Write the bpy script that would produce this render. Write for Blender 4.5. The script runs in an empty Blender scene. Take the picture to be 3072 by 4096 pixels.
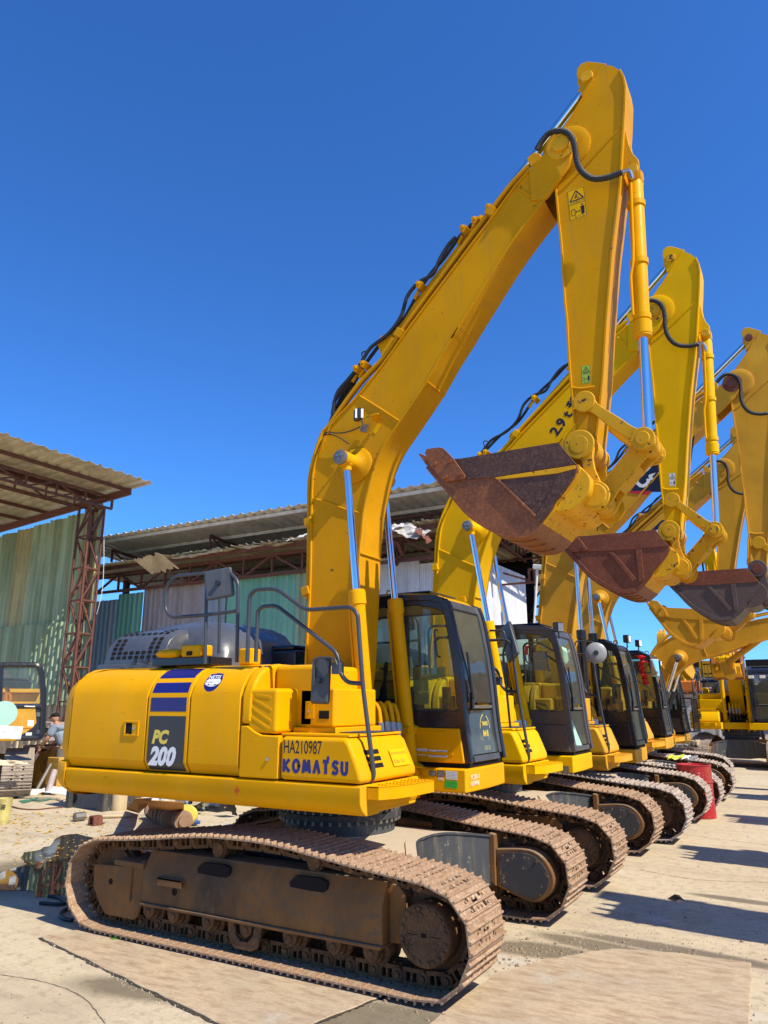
import bpy, bmesh, math, random
from mathutils import Vector, Matrix
R = math.radians
random.seed(7)
COL = bpy.context.scene.collection
# ------------------------------------------------------------------ camera model (photo is 3072 x 4096)
CP = Vector((4.135, -6.292, 1.955)); YAW = R(30.14); PIT = R(14.56); FPX = 2945.0
_f = Vector((-math.sin(YAW)*math.cos(PIT), math.cos(YAW)*math.cos(PIT), math.sin(PIT)))
_r = Vector((math.cos(YAW), math.sin(YAW), 0)); _u = _r.cross(_f)
def at(u, v, ax, val):
    """the point of the plane ax = val that the photo shows at pixel (u, v)"""
    d = _r*(u-1536) - _u*(v-2048) + _f*FPX
    i = 'xyz'.index(ax); t = (val-CP[i])/d[i]
    return CP + d*t
def C(ox, oy, s):
    return lambda a, b: (ox+s*a, oy+s*b)
A = C(200, 2200, .8439); C5 = C(1100, 1300, .4972); C6 = C(1800, 200, .5425); C7 = C(1600, 1400, .7233)
C4 = C(1400, 2300, .4822); D3 = C(2150, 1550, .3315); E3 = C(1650, 1750, .4822); Z1 = C(0, 1700, .3858)
def xz(cr, pts, y):
    return [(lambda p: (p.x, p.z))(at(*cr(a, b), 'y', y)) for a, b in pts]
def p3(cr, pts, y):
    return [at(*cr(a, b), 'y', y) for a, b in pts]

# ------------------------------------------------------------------ mesh builder
EACH = set("hub_bolt pivot_boss bucket_side wear_strip side_rib hinge_plate boom_fork pivot_pin cylinder_boss cylinder_lug linkage_pin cab_side_panel boom_bracket pipe_clamp_block cover_bolt cutter_bolt bolt slew_ring_bolt gland_bolt cap_bolt hood_catch box_slot front_louvre opening_shade frame_port data_mark wiper_arm pedal control_box roof_panel cylinder_pipe_clamp weld_bead boom_flange arm_flange".split())
class MB:
    def __init__(s): s.v = []; s.f = []
    def add(s, vs, fs):
        n = len(s.v); s.v += [Vector(p) for p in vs]; s.f += [tuple(i+n for i in f) for f in fs]; return s
    def box(s, x0, x1, y0, y1, z0, z1):
        vs = [(x, y, z) for x in (x0, x1) for y in (y0, y1) for z in (z0, z1)]
        return s.add(vs, [(0,1,3,2), (4,6,7,5), (0,4,5,1), (2,3,7,6), (0,2,6,4), (1,5,7,3)])
    def cbox(s, c, sz, M=None):
        m = MB(); m.box(-sz[0]/2, sz[0]/2, -sz[1]/2, sz[1]/2, -sz[2]/2, sz[2]/2)
        c = Vector(c)
        return s.add([c + ((M @ v) if M else v) for v in m.v], m.f)
    def prism(s, poly, y0, y1, ax='y'):
        """polygon in the plane across ax, extruded from y0 to y1"""
        def P(a, b, t): return {'y': (a, t, b), 'z': (a, b, t), 'x': (t, a, b)}[ax]
        n = len(poly)
        vs = [P(a, b, y0) for a, b in poly] + [P(a, b, y1) for a, b in poly]
        fs = [tuple(range(n-1, -1, -1)), tuple(range(n, 2*n))] + [(i, (i+1) % n, n+(i+1) % n, n+i) for i in range(n)]
        return s.add(vs, fs)
    def strip(s, line, th, y0, y1, closed=False):
        """a plate of thickness th following the line in the xz plane, from y0 to y1"""
        n = len(line); out = []
        for i in range(n):
            a = Vector(line[(i-1) % n if closed else max(i-1, 0)]); b = Vector(line[(i+1) % n if closed else min(i+1, n-1)])
            t = (b-a).normalized(); nn = Vector((-t.y, t.x)); p = Vector(line[i])
            out.append((p+nn*th/2, p-nn*th/2))
        vs = []
        for a, b in out: vs += [(a.x, y0, a.y), (a.x, y1, a.y), (b.x, y1, b.y), (b.x, y0, b.y)]
        fs = []
        m = n if closed else n-1
        for i in range(m):
            p, q = 4*i, 4*((i+1) % n)
            for k in range(4): fs.append((p+k, q+k, q+(k+1) % 4, p+(k+1) % 4))
        if not closed: fs += [(0, 1, 2, 3), (4*n-1, 4*n-2, 4*n-3, 4*n-4)]
        return s.add(vs, fs)
    def tube(s, pts, r, n=10, caps=True):
        pts = [Vector(p) for p in pts]; rings = []; up = None
        for i, p in enumerate(pts):
            t = (pts[min(i+1, len(pts)-1)] - pts[max(i-1, 0)])
            t = t.normalized() if t.length > 1e-9 else Vector((0, 0, 1))
            if up is None: up = Vector((0, 0, 1)) if abs(t.z) < .9 else Vector((1, 0, 0))
            a = t.cross(up); a = a.normalized() if a.length > 1e-6 else t.orthogonal().normalized()
            b = a.cross(t).normalized(); up = b
            rr = r[i] if isinstance(r, (list, tuple)) else r
            rings.append([p + a*math.cos(2*math.pi*k/n)*rr + b*math.sin(2*math.pi*k/n)*rr for k in range(n)])
        return s.loft(rings, caps)
    def loft(s, rings, caps=True, loop=False):
        n = len(rings[0]); vs = [p for q in rings for p in q]; fs = []
        m = len(rings)
        for i in range(m if loop else m-1):
            for k in range(n):
                a, b = i*n, ((i+1) % m)*n
                fs.append((a+k, a+(k+1) % n, b+(k+1) % n, b+k))
        if caps and not loop: fs += [tuple(range(n-1, -1, -1)), tuple(range((m-1)*n, m*n))]
        return s.add(vs, fs)
    def cyl(s, p0, p1, r0, r1=None, n=20):
        return s.tube([p0, p1], [r0, r0 if r1 is None else r1], n)
    def lathe(s, p0, d, prof, n=24):
        """profile of (distance along d, radius)"""
        p0 = Vector(p0); d = Vector(d).normalized()
        a = d.orthogonal().normalized(); b = d.cross(a)
        rings = [[p0+d*t + a*math.cos(2*math.pi*k/n)*r + b*math.sin(2*math.pi*k/n)*r for k in range(n)] for t, r in prof]
        return s.loft(rings)
    def quad(s, *p): return s.add(p, [tuple(range(len(p)))])
    def grid(s, fn, nu, nv):
        vs = [fn(i/nu, j/nv) for j in range(nv+1) for i in range(nu+1)]
        fs = [(j*(nu+1)+i, j*(nu+1)+i+1, (j+1)*(nu+1)+i+1, (j+1)*(nu+1)+i) for j in range(nv) for i in range(nu)]
        return s.add(vs, fs)
    def xf(s, fn): s.v = [Vector(fn(v)) for v in s.v]; return s
    def join(s, o): return s.add(o.v, o.f)
    def mesh(s, name, mat, smooth=38, T=None):
        me = bpy.data.meshes.new(name)
        vs = [T(v) for v in s.v] if T else s.v
        me.from_pydata([tuple(v) for v in vs], [], s.f)
        bm = bmesh.new(); bm.from_mesh(me)
        bmesh.ops.recalc_face_normals(bm, faces=bm.faces)
        if smooth:
            c = math.cos(R(smooth))
            for f in bm.faces: f.smooth = True
            for e in bm.edges:
                if len(e.link_faces) != 2 or e.link_faces[0].normal.dot(e.link_faces[1].normal) < c: e.smooth = False
        bm.to_mesh(me); bm.free()
        me.materials.append(mat)
        return me
    def parts(s):
        """the connected pieces, each a builder of its own"""
        p = list(range(len(s.v)))
        def find(a):
            while p[a] != a: p[a] = p[p[a]]; a = p[a]
            return a
        for f in s.f:
            for i in f[1:]: p[find(i)] = find(f[0])
        g = {}
        for f in s.f: g.setdefault(find(f[0]), []).append(f)
        out = []
        for fs in g.values():
            ids = sorted({i for f in fs for i in f}); k = {j: n for n, j in enumerate(ids)}
            q = MB(); q.v = [s.v[i] for i in ids]; q.f = [tuple(k[i] for i in f) for f in fs]; out.append(q)
        return out
    def build(s, name, mat, parent=None, T=None, bevel=0, smooth=38, seg=2):
        if name in EACH:
            ps = s.parts()
            if len(ps) > 1:
                for q in ps: o = q.build(name, mat, parent, T, bevel, smooth, seg)
                return o
        o = bpy.data.objects.new(name, s.mesh(name, mat, smooth, T)); COL.objects.link(o)
        if parent: o.parent = parent
        if bevel:
            m = o.modifiers.new('bevel', 'BEVEL'); m.width = bevel; m.segments = seg; m.limit_method = 'ANGLE'
            m.angle_limit = R(35); m.harden_normals = True
        return o
def inst(name, me, parent, M):
    o = bpy.data.objects.new(name, me); COL.objects.link(o); o.parent = parent; o.matrix_local = M; return o
def empty(name, loc=(0, 0, 0), rz=0):
    o = bpy.data.objects.new(name, None); COL.objects.link(o); o.location = loc; o.rotation_euler = (0, 0, rz); return o
def tag(o, label=None, cat=None, group=None, kind=None):
    if label: o['label'] = label
    if cat: o['category'] = cat
    if group: o['group'] = group
    if kind: o['kind'] = kind
    return o
def fillet(pts, r=.06, n=5):
    pts = [Vector(p) for p in pts]; out = [pts[0]]
    for i in range(1, len(pts)-1):
        a, b, c = pts[i-1], pts[i], pts[i+1]
        d1 = (a-b); d2 = (c-b); q = min(r, d1.length*.45, d2.length*.45)
        s, e = b+d1.normalized()*q, b+d2.normalized()*q
        for k in range(n+1):
            t = k/n; out.append(s*(1-t)**2 + b*2*t*(1-t) + e*t*t)
    out.append(pts[-1]); return out
def spline(pts, n=6):
    """Catmull-Rom through the points (2-D or 3-D)"""
    P = [Vector(p) for p in pts]; out = []
    for i in range(len(P)-1):
        p0 = P[max(i-1, 0)]; p1 = P[i]; p2 = P[i+1]; p3_ = P[min(i+2, len(P)-1)]
        for k in range(n):
            t = k/n
            out.append(.5*((2*p1)+(p2-p0)*t+(2*p0-5*p1+4*p2-p3_)*t*t+(-p0+3*p1-3*p2+p3_)*t**3))
    out.append(P[-1]); return out
class Sim:
    """similarity in the xz plane that carries pins a,b to pins c,d"""
    def __init__(s, a, b, c, d):
        s.a = complex(*a); s.c = complex(*c); s.k = (complex(*d)-s.c)/(complex(*b)-s.a)
    def __call__(s, v):
        w = (complex(v[0], v[2])-s.a)*s.k + s.c
        return Vector((w.real, v[1], w.imag))
    def p2(s, p): w = (complex(*p)-s.a)*s.k+s.c; return (w.real, w.imag)
IDT = lambda v: Vector(v)

# ------------------------------------------------------------------ materials
def new_mat(name):
    m = bpy.data.materials.new(name); m.use_nodes = True
    nt = m.node_tree; b = nt.nodes['Principled BSDF']; return m, nt, b
def N(nt, t, **kw):
    n = nt.nodes.new(t)
    for k, v in kw.items():
        if k in n.inputs: n.inputs[k].default_value = v
        else: setattr(n, k, v)
    return n
def L(nt, a, ao, b, bi): nt.links.new(a.outputs[ao], b.inputs[bi])
def noise(nt, scale, detail=4, rough=.55, stretch=None, src='Object'):
    tc = N(nt, 'ShaderNodeTexCoord'); mp = N(nt, 'ShaderNodeMapping')
    if stretch: mp.inputs['Scale'].default_value = stretch
    L(nt, tc, src, mp, 'Vector')
    n = N(nt, 'ShaderNodeTexNoise', Scale=scale, Detail=detail, Roughness=rough); L(nt, mp, 'Vector', n, 'Vector'); return n
def ramp(nt, src, out, lo, hi, c0=(0, 0, 0, 1), c1=(1, 1, 1, 1)):
    r = N(nt, 'ShaderNodeValToRGB'); e = r.color_ramp.elements
    e[0].position = lo; e[0].color = c0; e[1].position = hi; e[1].color = c1
    L(nt, src, out, r, 'Fac'); return r
def mix(nt, fac, c0, c1, typ='MIX'):
    m = N(nt, 'ShaderNodeMixRGB', blend_type=typ)
    for i, c in ((1, c0), (2, c1)):
        if isinstance(c, tuple): m.inputs[i].default_value = c if len(c) == 4 else (*c, 1)
        else: nt.links.new(c, m.inputs[i])
    if isinstance(fac, (int, float)): m.inputs[0].default_value = fac
    else: nt.links.new(fac, m.inputs[0])
    return m
def bump(nt, b, src, out, strength=.3, dist=.01):
    n = N(nt, 'ShaderNodeBump', Strength=strength, Distance=dist); L(nt, src, out, n, 'Height'); L(nt, n, 'Normal', b, 'Normal')
def paint(name, col, rough=.38, dirt=(.20, .13, .06), amt=.25, spec=.5, chips=0, chipcol=(.05, .035, .03), wob=.12):
    m, nt, b = new_mat(name)
    n1 = noise(nt, 1.7, 6); n2 = noise(nt, 14, 8, .7); n3 = noise(nt, 60, 3)
    st = noise(nt, 9, 6, .65, (1, 1, .12)); sc2 = noise(nt, 22, 6, .7, (.25, 1, 1.6))
    d = tuple(c*(1-wob*1.6) for c in col); l = tuple(min(1, c*(1+wob)) for c in col)
    base = mix(nt, ramp(nt, n1, 'Fac', .3, .7).outputs[0], d, l)
    f = ramp(nt, st, 'Fac', .52, .78)
    mul = N(nt, 'ShaderNodeMath', operation='MULTIPLY'); mul.inputs[1].default_value = amt; L(nt, f, 'Color', mul, 0)
    c = mix(nt, mul.outputs[0], base.outputs[0], dirt)
    if amt > .25:
        q = N(nt, 'ShaderNodeMath', operation='MULTIPLY'); q.inputs[1].default_value = .5; L(nt, ramp(nt, sc2, 'Fac', .64, .70), 'Color', q, 0); c = mix(nt, q.outputs[0], c.outputs[0], tuple(x*.45 for x in col))
    if chips:
        k = ramp(nt, n2, 'Fac', .66-chips*.2, .69-chips*.2)
        c = mix(nt, k.outputs[0], c.outputs[0], chipcol)
    nt.links.new(c.outputs[0], b.inputs['Base Color'])
    rr = ramp(nt, n2, 'Fac', .3, .75, (rough*.8,)*3+(1,), (min(1, rough*1.5),)*3+(1,)); L(nt, rr, 'Color', b, 'Roughness')
    b.inputs['Specular IOR Level'].default_value = spec
    bump(nt, b, n3, 'Fac', .06, .002)
    return m
def rusty(name, col, col2, rough=.75, hl=None, scale=5, bmp=.4, metal=0, streak=None):
    m, nt, b = new_mat(name)
    n1 = noise(nt, scale, 9, .65, streak); n2 = noise(nt, scale*7, 8, .7); n3 = noise(nt, 90, 3)
    c = mix(nt, ramp(nt, n1, 'Fac', .32, .68).outputs[0], col, col2)
    if hl: c = mix(nt, ramp(nt, n2, 'Fac', .5, .72).outputs[0], c.outputs[0], hl)
    nt.links.new(c.outputs[0], b.inputs['Base Color'])
    b.inputs['Roughness'].default_value = rough; b.inputs['Metallic'].default_value = metal
    b.inputs['Specular IOR Level'].default_value = .35
    bump(nt, b, n2, 'Fac', bmp, .006)
    return m
def plain(name, col, rough=.5, metal=0, spec=.5, emit=0, wob=.1, scale=6):
    m, nt, b = new_mat(name)
    n1 = noise(nt, scale, 6, .6)
    c = mix(nt, ramp(nt, n1, 'Fac', .3, .7).outputs[0], tuple(x*(1-wob) for x in col), tuple(min(1, x*(1+wob)) for x in col))
    nt.links.new(c.outputs[0], b.inputs['Base Color'])
    b.inputs['Roughness'].default_value = rough; b.inputs['Metallic'].default_value = metal; b.inputs['Specular IOR Level'].default_value = spec
    return m
def glass(name, tint=(.75, .85, .8), gloss=1.0, dirt=.06):
    m = bpy.data.materials.new(name); m.use_nodes = True; nt = m.node_tree; nt.nodes.clear()
    o = N(nt, 'ShaderNodeOutputMaterial'); t = N(nt, 'ShaderNodeBsdfTransparent'); t.inputs[0].default_value = (*tint, 1)
    g = N(nt, 'ShaderNodeBsdfGlossy'); g.inputs['Roughness'].default_value = .02
    d = N(nt, 'ShaderNodeBsdfDiffuse'); d.inputs[0].default_value = (.55, .5, .4, 1)
    fr = N(nt, 'ShaderNodeFresnel', IOR=1.5*gloss)
    mx = N(nt, 'ShaderNodeMixShader'); L(nt, fr, 0, mx, 0); L(nt, t, 0, mx, 1); L(nt, g, 0, mx, 2)
    n1 = noise(nt, 9, 6, .7); rr = ramp(nt, n1, 'Fac', .3, .85, (dirt*.8,)*3+(1,), (dirt*1.6,)*3+(1,))
    m2 = N(nt, 'ShaderNodeMixShader'); L(nt, rr, 'Color', m2, 0); L(nt, mx, 0, m2, 1); L(nt, d, 0, m2, 2); L(nt, m2, 0, o, 0)
    return m
YEL = (.74, .40, .018)
M = dict(
 yellow=paint('yellow_paint', (.74, .345, .001), .36, (.50,.30,.06), amt=.30, spec=.08, wob=.06),
 boomy=paint('boom_yellow_paint', (.62, .290, .003), .42, (.34,.19,.05), amt=.40, spec=.08, wob=.08, chips=.06, chipcol=(.12, .07, .03)),
 yellow_b=paint('bright_yellow_paint', (.78, .43, .002), .36, (.32,.18,.01), amt=.14, spec=.08, wob=.06),
 yellow_c=paint('ochre_yellow_paint', (.68, .34, .02), .42, (.26,.15,.04), amt=.25, spec=.2),
 yworn=paint('worn_yellow_paint', (.68, .35, .008), .5, (.30,.15,.02), amt=.4, spec=.2, chips=.32, wob=.12),
 ylit=paint('scuffed_yellow_paint', (.70, .39, .012), .42, amt=.35, chips=.12, wob=.1),
 grey=paint('dark_grey_paint', (.060, .065, .075), .38, (.2, .17, .13), .35),
 hood=paint('hood_grey_paint', (.075, .08, .09), .27, (.2, .18, .15), .2, .7),
 slate=paint('slate_cab_paint', (.075, .070, .072), .30, (.2, .17, .13), .2),
 frame_grey=paint('undercarriage_grey_paint', (.052, .056, .060), .5, (.20, .17, .11), .8, chips=.18, chipcol=(.24, .21, .15)),
 black=paint('black_paint', (.016, .017, .022), .22, (.1, .09, .07), .12, .6),
 rubber=plain('black_rubber', (.018, .018, .02), .55),
 dark=plain('dark_interior', (.018, .016, .015), .9, spec=.1),
 rail=paint('rail_grey_paint', (.045, .05, .06), .35, amt=.1),
 chrome=plain('polished_chrome', (.86, .82, .76), .10, 1, wob=.02),
 steel=plain('zinc_steel', (.45, .45, .46), .35, 1),
 shoe=rusty('worn_track_steel', (.24, .13, .065), (.38, .25, .15), .62, (.56, .46, .33), 6, .5),
 chain=rusty('rusty_chain_steel', (.055, .026, .011), (.15, .07, .024), .7, (.22, .12, .05), 8, .5),
 tframe=rusty('rusty_frame_steel', (.060, .036, .018), (.30, .125, .025), .75, (.11, .08, .045), 1.8, .22, streak=(1, 1, .40)),
 bucket=rusty('rusty_bucket_steel', (.15, .045, .014), (.27, .09, .026), .48, (.36, .15, .05), 4, .35),
 bucket_d=rusty('dark_bucket_steel', (.055, .026, .018), (.10, .045, .026), .5, (.19, .10, .06), 6, .5),
 bucket2=rusty('brown_bucket_steel', (.14, .040, .018), (.21, .062, .026), .5, (.28, .10, .045), 4, .3),
 bucket3=rusty('grey_brown_bucket_steel', (.09, .06, .05), (.11, .08, .07), .5, (.17, .12, .1), 5, .3),
 redbrown=rusty('red_oxide_steel', (.12, .035, .022), (.19, .06, .035), .7, (.24, .11, .07), 4, .2),
 blue=plain('blue_decal', (.012, .014, .16), .35, wob=.03), navy=plain('navy_decal', (.012, .016, .045), .35, wob=.03),
 char=plain('charcoal_decal', (.03, .033, .04), .35, wob=.05), white=plain('white_decal', (.78, .78, .76), .45, wob=.03),
 ytext=plain('yellow_decal', (.80, .60, .09), .45, wob=.03), red=plain('red_decal', (.55, .02, .03), .4, wob=.05),
 ink=plain('black_ink', (.012, .012, .014), .5, wob=.02), green=plain('green_label', (.03, .52, .05), .5, wob=.05),
 lime=plain('lime_label', (.36, .50, .04), .5, wob=.05), paper=plain('white_paper', (.72, .74, .70), .6, wob=.05),
 gpaper=plain('pale_green_paper', (.38, .62, .50), .6, wob=.05), card=plain('yellow_cardboard', (.62, .55, .18), .7),
 orange=plain('orange_ink', (.75, .16, .02), .5), lamp=plain('lamp_lens', (.80, .78, .70), .25),
 redcloth=plain('red_cloth', (.65, .012, .012), .8), mirror=plain('mirror_glass', (.85, .87, .9), .03, 1, wob=.01),
 plastic=plain('grey_plastic', (.40, .41, .41), .45), glass=glass('cab_glass', (.80, .88, .83), 1.0, .05),
 glass_d=glass('dusty_cab_glass', (.74, .82, .76), 1.0, .07), seat=plain('seat_fabric', (.05, .055, .06), .8),
 amber=plain('amber_lens', (.7, .15, .01), .3),
)
# ------------------------------------------------------------------ lettering
def basis(o, right, up, off=.003):
    o = Vector(o); r = Vector(right).normalized(); u = Vector(up); u = (u - r*u.dot(r)).normalized(); n = r.cross(u)
    return lambda v: o + r*v[0] + u*v[1] + n*(off*.2+v[2]*.3)
def text(name, s, size, mat, parent, o, right, up, bold=0, shear=0, xs=1, off=.003, T=None, align='LEFT', space=1.0):
    cu = bpy.data.curves.new('t', 'FONT'); cu.body = s; cu.size = size; cu.offset = bold; cu.shear = shear; cu.extrude = 0
    cu.align_x = align; cu.space_character = space; cu.space_line = .85; cu.resolution_u = 3
    ob = bpy.data.objects.new('t', cu); COL.objects.link(ob)
    dg = bpy.context.evaluated_depsgraph_get(); me = bpy.data.meshes.new_from_object(ob.evaluated_get(dg))
    bpy.data.objects.remove(ob)
    B = basis(o, right, up, off)
    for v in me.vertices:
        p = B((v.co.x*xs, v.co.y, v.co.z)); v.co = T(p) if T else p
    me.materials.clear(); me.materials.append(mat); me.name = name
    r = bpy.data.objects.new(name, me); COL.objects.link(r); r.parent = parent; return r
GL = {  # heavy letters as strokes in a unit box
 'K': [[(0,0),(0,1)], [(.08,.45),(.7,1)], [(.12,.5),(.75,0)]],
 'O': [[(.4+.4*math.cos(a*math.pi/8), .5+.5*math.sin(a*math.pi/8)) for a in range(17)]],
 'M': [[(0,0),(.15,1)], [(.15,1),(.45,.15)], [(.45,.15),(.75,1)], [(.75,1),(.9,0)]],
 'A': [[(0,0),(.35,1)], [(.35,1),(.7,0)]],
 'a': [[(0,0),(.35,1)], [(.35,1),(.7,0)], [(.15,.3),(.55,.3)]],
 'T': [[(0,1),(.6,1)], [(.3,1),(.3,0)], [(.52,1.3),(.66,1.3)]],
 't': [[(0,1),(.7,1)], [(.35,1),(.35,0)]],
 'S': [[(.6,.86),(.45,1),(.2,1),(.06,.85),(.08,.66),(.3,.52),(.5,.42),(.58,.26),(.48,.05),(.2,0),(0,.12)]],
 'U': [[(0,1),(0,.25),(.12,.04),(.32,0),(.52,.04),(.62,.25),(.62,1)]],
 'C': [[(.62,.8),(.5,.96),(.3,1),(.1,.9),(0,.7),(0,.3),(.1,.1),(.3,0),(.5,.04),(.62,.2)]],
}
def heavy(name, s, h, w, mat, parent, o, right, up, gap=.22, off=.003, T=None, wx=1):
    """words in thick strokes, every stroke a thin plate of its own depth"""
    mb = MB(); x = 0; k = 0; B = basis(o, right, up, off)
    for ch in s:
        mx = 0
        for st in GL[ch]:
            pts = [Vector((x+a*h*wx, w/2+b*(h-w))) for a, b in st]; mx = max(mx, max(p.x for p in pts)-x)
            L_, R_ = [], []
            for i, p in enumerate(pts):
                a = pts[max(i-1, 0)]; b = pts[min(i+1, len(pts)-1)]; t = (b-a).normalized()
                if st[0] == st[-1]: a = pts[i-1] if i else pts[-2]; b = pts[(i+1) % len(pts)] if i < len(pts)-1 else pts[1]; t = (b-a).normalized()
                q = p.copy()
                if i == 0 and st[0] != st[-1]: q = p - t*w*.25
                if i == len(pts)-1 and st[0] != st[-1]: q = p + t*w*.25
                nn = Vector((-t.y, t.x))*w/2; L_.append(q+nn); R_.append(q-nn)
            d = .0004*k; k = (k+1) % 7
            for i in range(len(pts)-1):
                mb.quad(*[B((q.x, q.y, d)) for q in (L_[i], R_[i], R_[i+1], L_[i+1])])
        x += mx + gap*h
    return mb.build(name, mat, parent, T, smooth=0)

# ------------------------------------------------------------------ crawler undercarriage (shared meshes)
PATH = [(-1.64,.045),(1.66,.045),(1.80,.115),(1.885,.215),(1.935,.34),(1.94,.45),(1.915,.55),(1.86,.635),(1.78,.70),(1.66,.745),(1.5,.765),(1.1,.80),(.68,.85),
        (.32,.893),(0,.903),(-.42,.893),(-.7,.865),(-1.05,.822),(-1.41,.785),(-1.70,.765),(-1.88,.715),(-2.01,.61),(-2.075,.46),(-2.06,.28),(-1.95,.14),(-1.82,.065)]
def walk(path, n):
    P = [Vector(p) for p in path]; P.append(P[0]); seg = [(P[i+1]-P[i]).length for i in range(len(P)-1)]; tot = sum(seg)
    def pt(s):
        s %= tot
        for i, q in enumerate(seg):
            if s <= q: return P[i].lerp(P[i+1], s/q)
            s -= q
        return P[-1]
    return [pt(tot*i/n) for i in range(n)], tot
def shoe_mesh():
    m = MB(); w = .30; xs = [-.093, -.058, -.018, .018, .058, .093]; ys = [-w, -.125, -.085, -.045, .045, .085, .125, w]
    holes = {(1, 1), (1, 3-0), (3, 1), (3, 5), (1, 5)}
    holes = {(1, 1), (3, 1), (1, 5), (3, 5), (2, 3)}
    for i in range(5):
        for j in range(7):
            if (i, j) in holes: continue
            m.box(xs[i], xs[i+1], ys[j], ys[j+1], -.006, .006)
    # shared internal faces are hidden inside; grousers and the bent lips stand on the plate
    for x, h, t in ((-.078, .027, .011), (-.012, .024, .011), (.052, .024, .011)):
        m.prism([(x-t, .0061), (x+t, .0061), (x+t*.72, h*.8), (x+t*.4, h), (x-t*.4, h), (x-t*.72, h*.8)], -w+.002, w-.002)
    m.prism([(.090, .006), (.106, -.012), (.112, -.006), (.094, .012)], -w+.004, w-.004)
    for x in (-.045, .02):
        for y in (-.145, .145, -.03, .03): m.cyl((x, y, .0061), (x, y, .018), .011, n=6)
    return m
def link_mesh():
    m = MB()
    for y in (-.072, .072):
        a, b = y-.016, y+.016
        m.box(-.095, .095, a, b, -.03, -.0065); m.box(-.085, .085, a, b, -.115, -.088)
        for x0, x1 in ((-.088, -.062), (-.026, -.010), (.026, .052)): m.box(x0, x1, a+.001, b-.001, -.088, -.03)
        m.cyl((.070, a-.006, -.062), (.070, b+.006, -.062), .045, n=14)
    m.cyl((.070, -.11, -.062), (.070, .11, -.062), .022, n=12)
    return m
SHOE = shoe_mesh(); SHOE_ME = {}
def shoe_me(mat):
    if mat.name not in SHOE_ME: SHOE_ME[mat.name] = SHOE.mesh('track_shoe', mat, 30)
    return SHOE_ME[mat.name]
def roller_mb(r=.088, hw=.12):
    m = MB(); m.lathe((0, -hw, 0), (0, 1, 0), [(0, .035), (0, r*.8), (.03, r*.8), (.032, r*1.22), (.062, r*1.22), (.066, r), (2*hw-.066, r), (2*hw-.062, r*1.22), (2*hw-.032, r*1.22), (2*hw-.03, r*.8), (2*hw, r*.8), (2*hw, .035)], 22); return m
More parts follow.
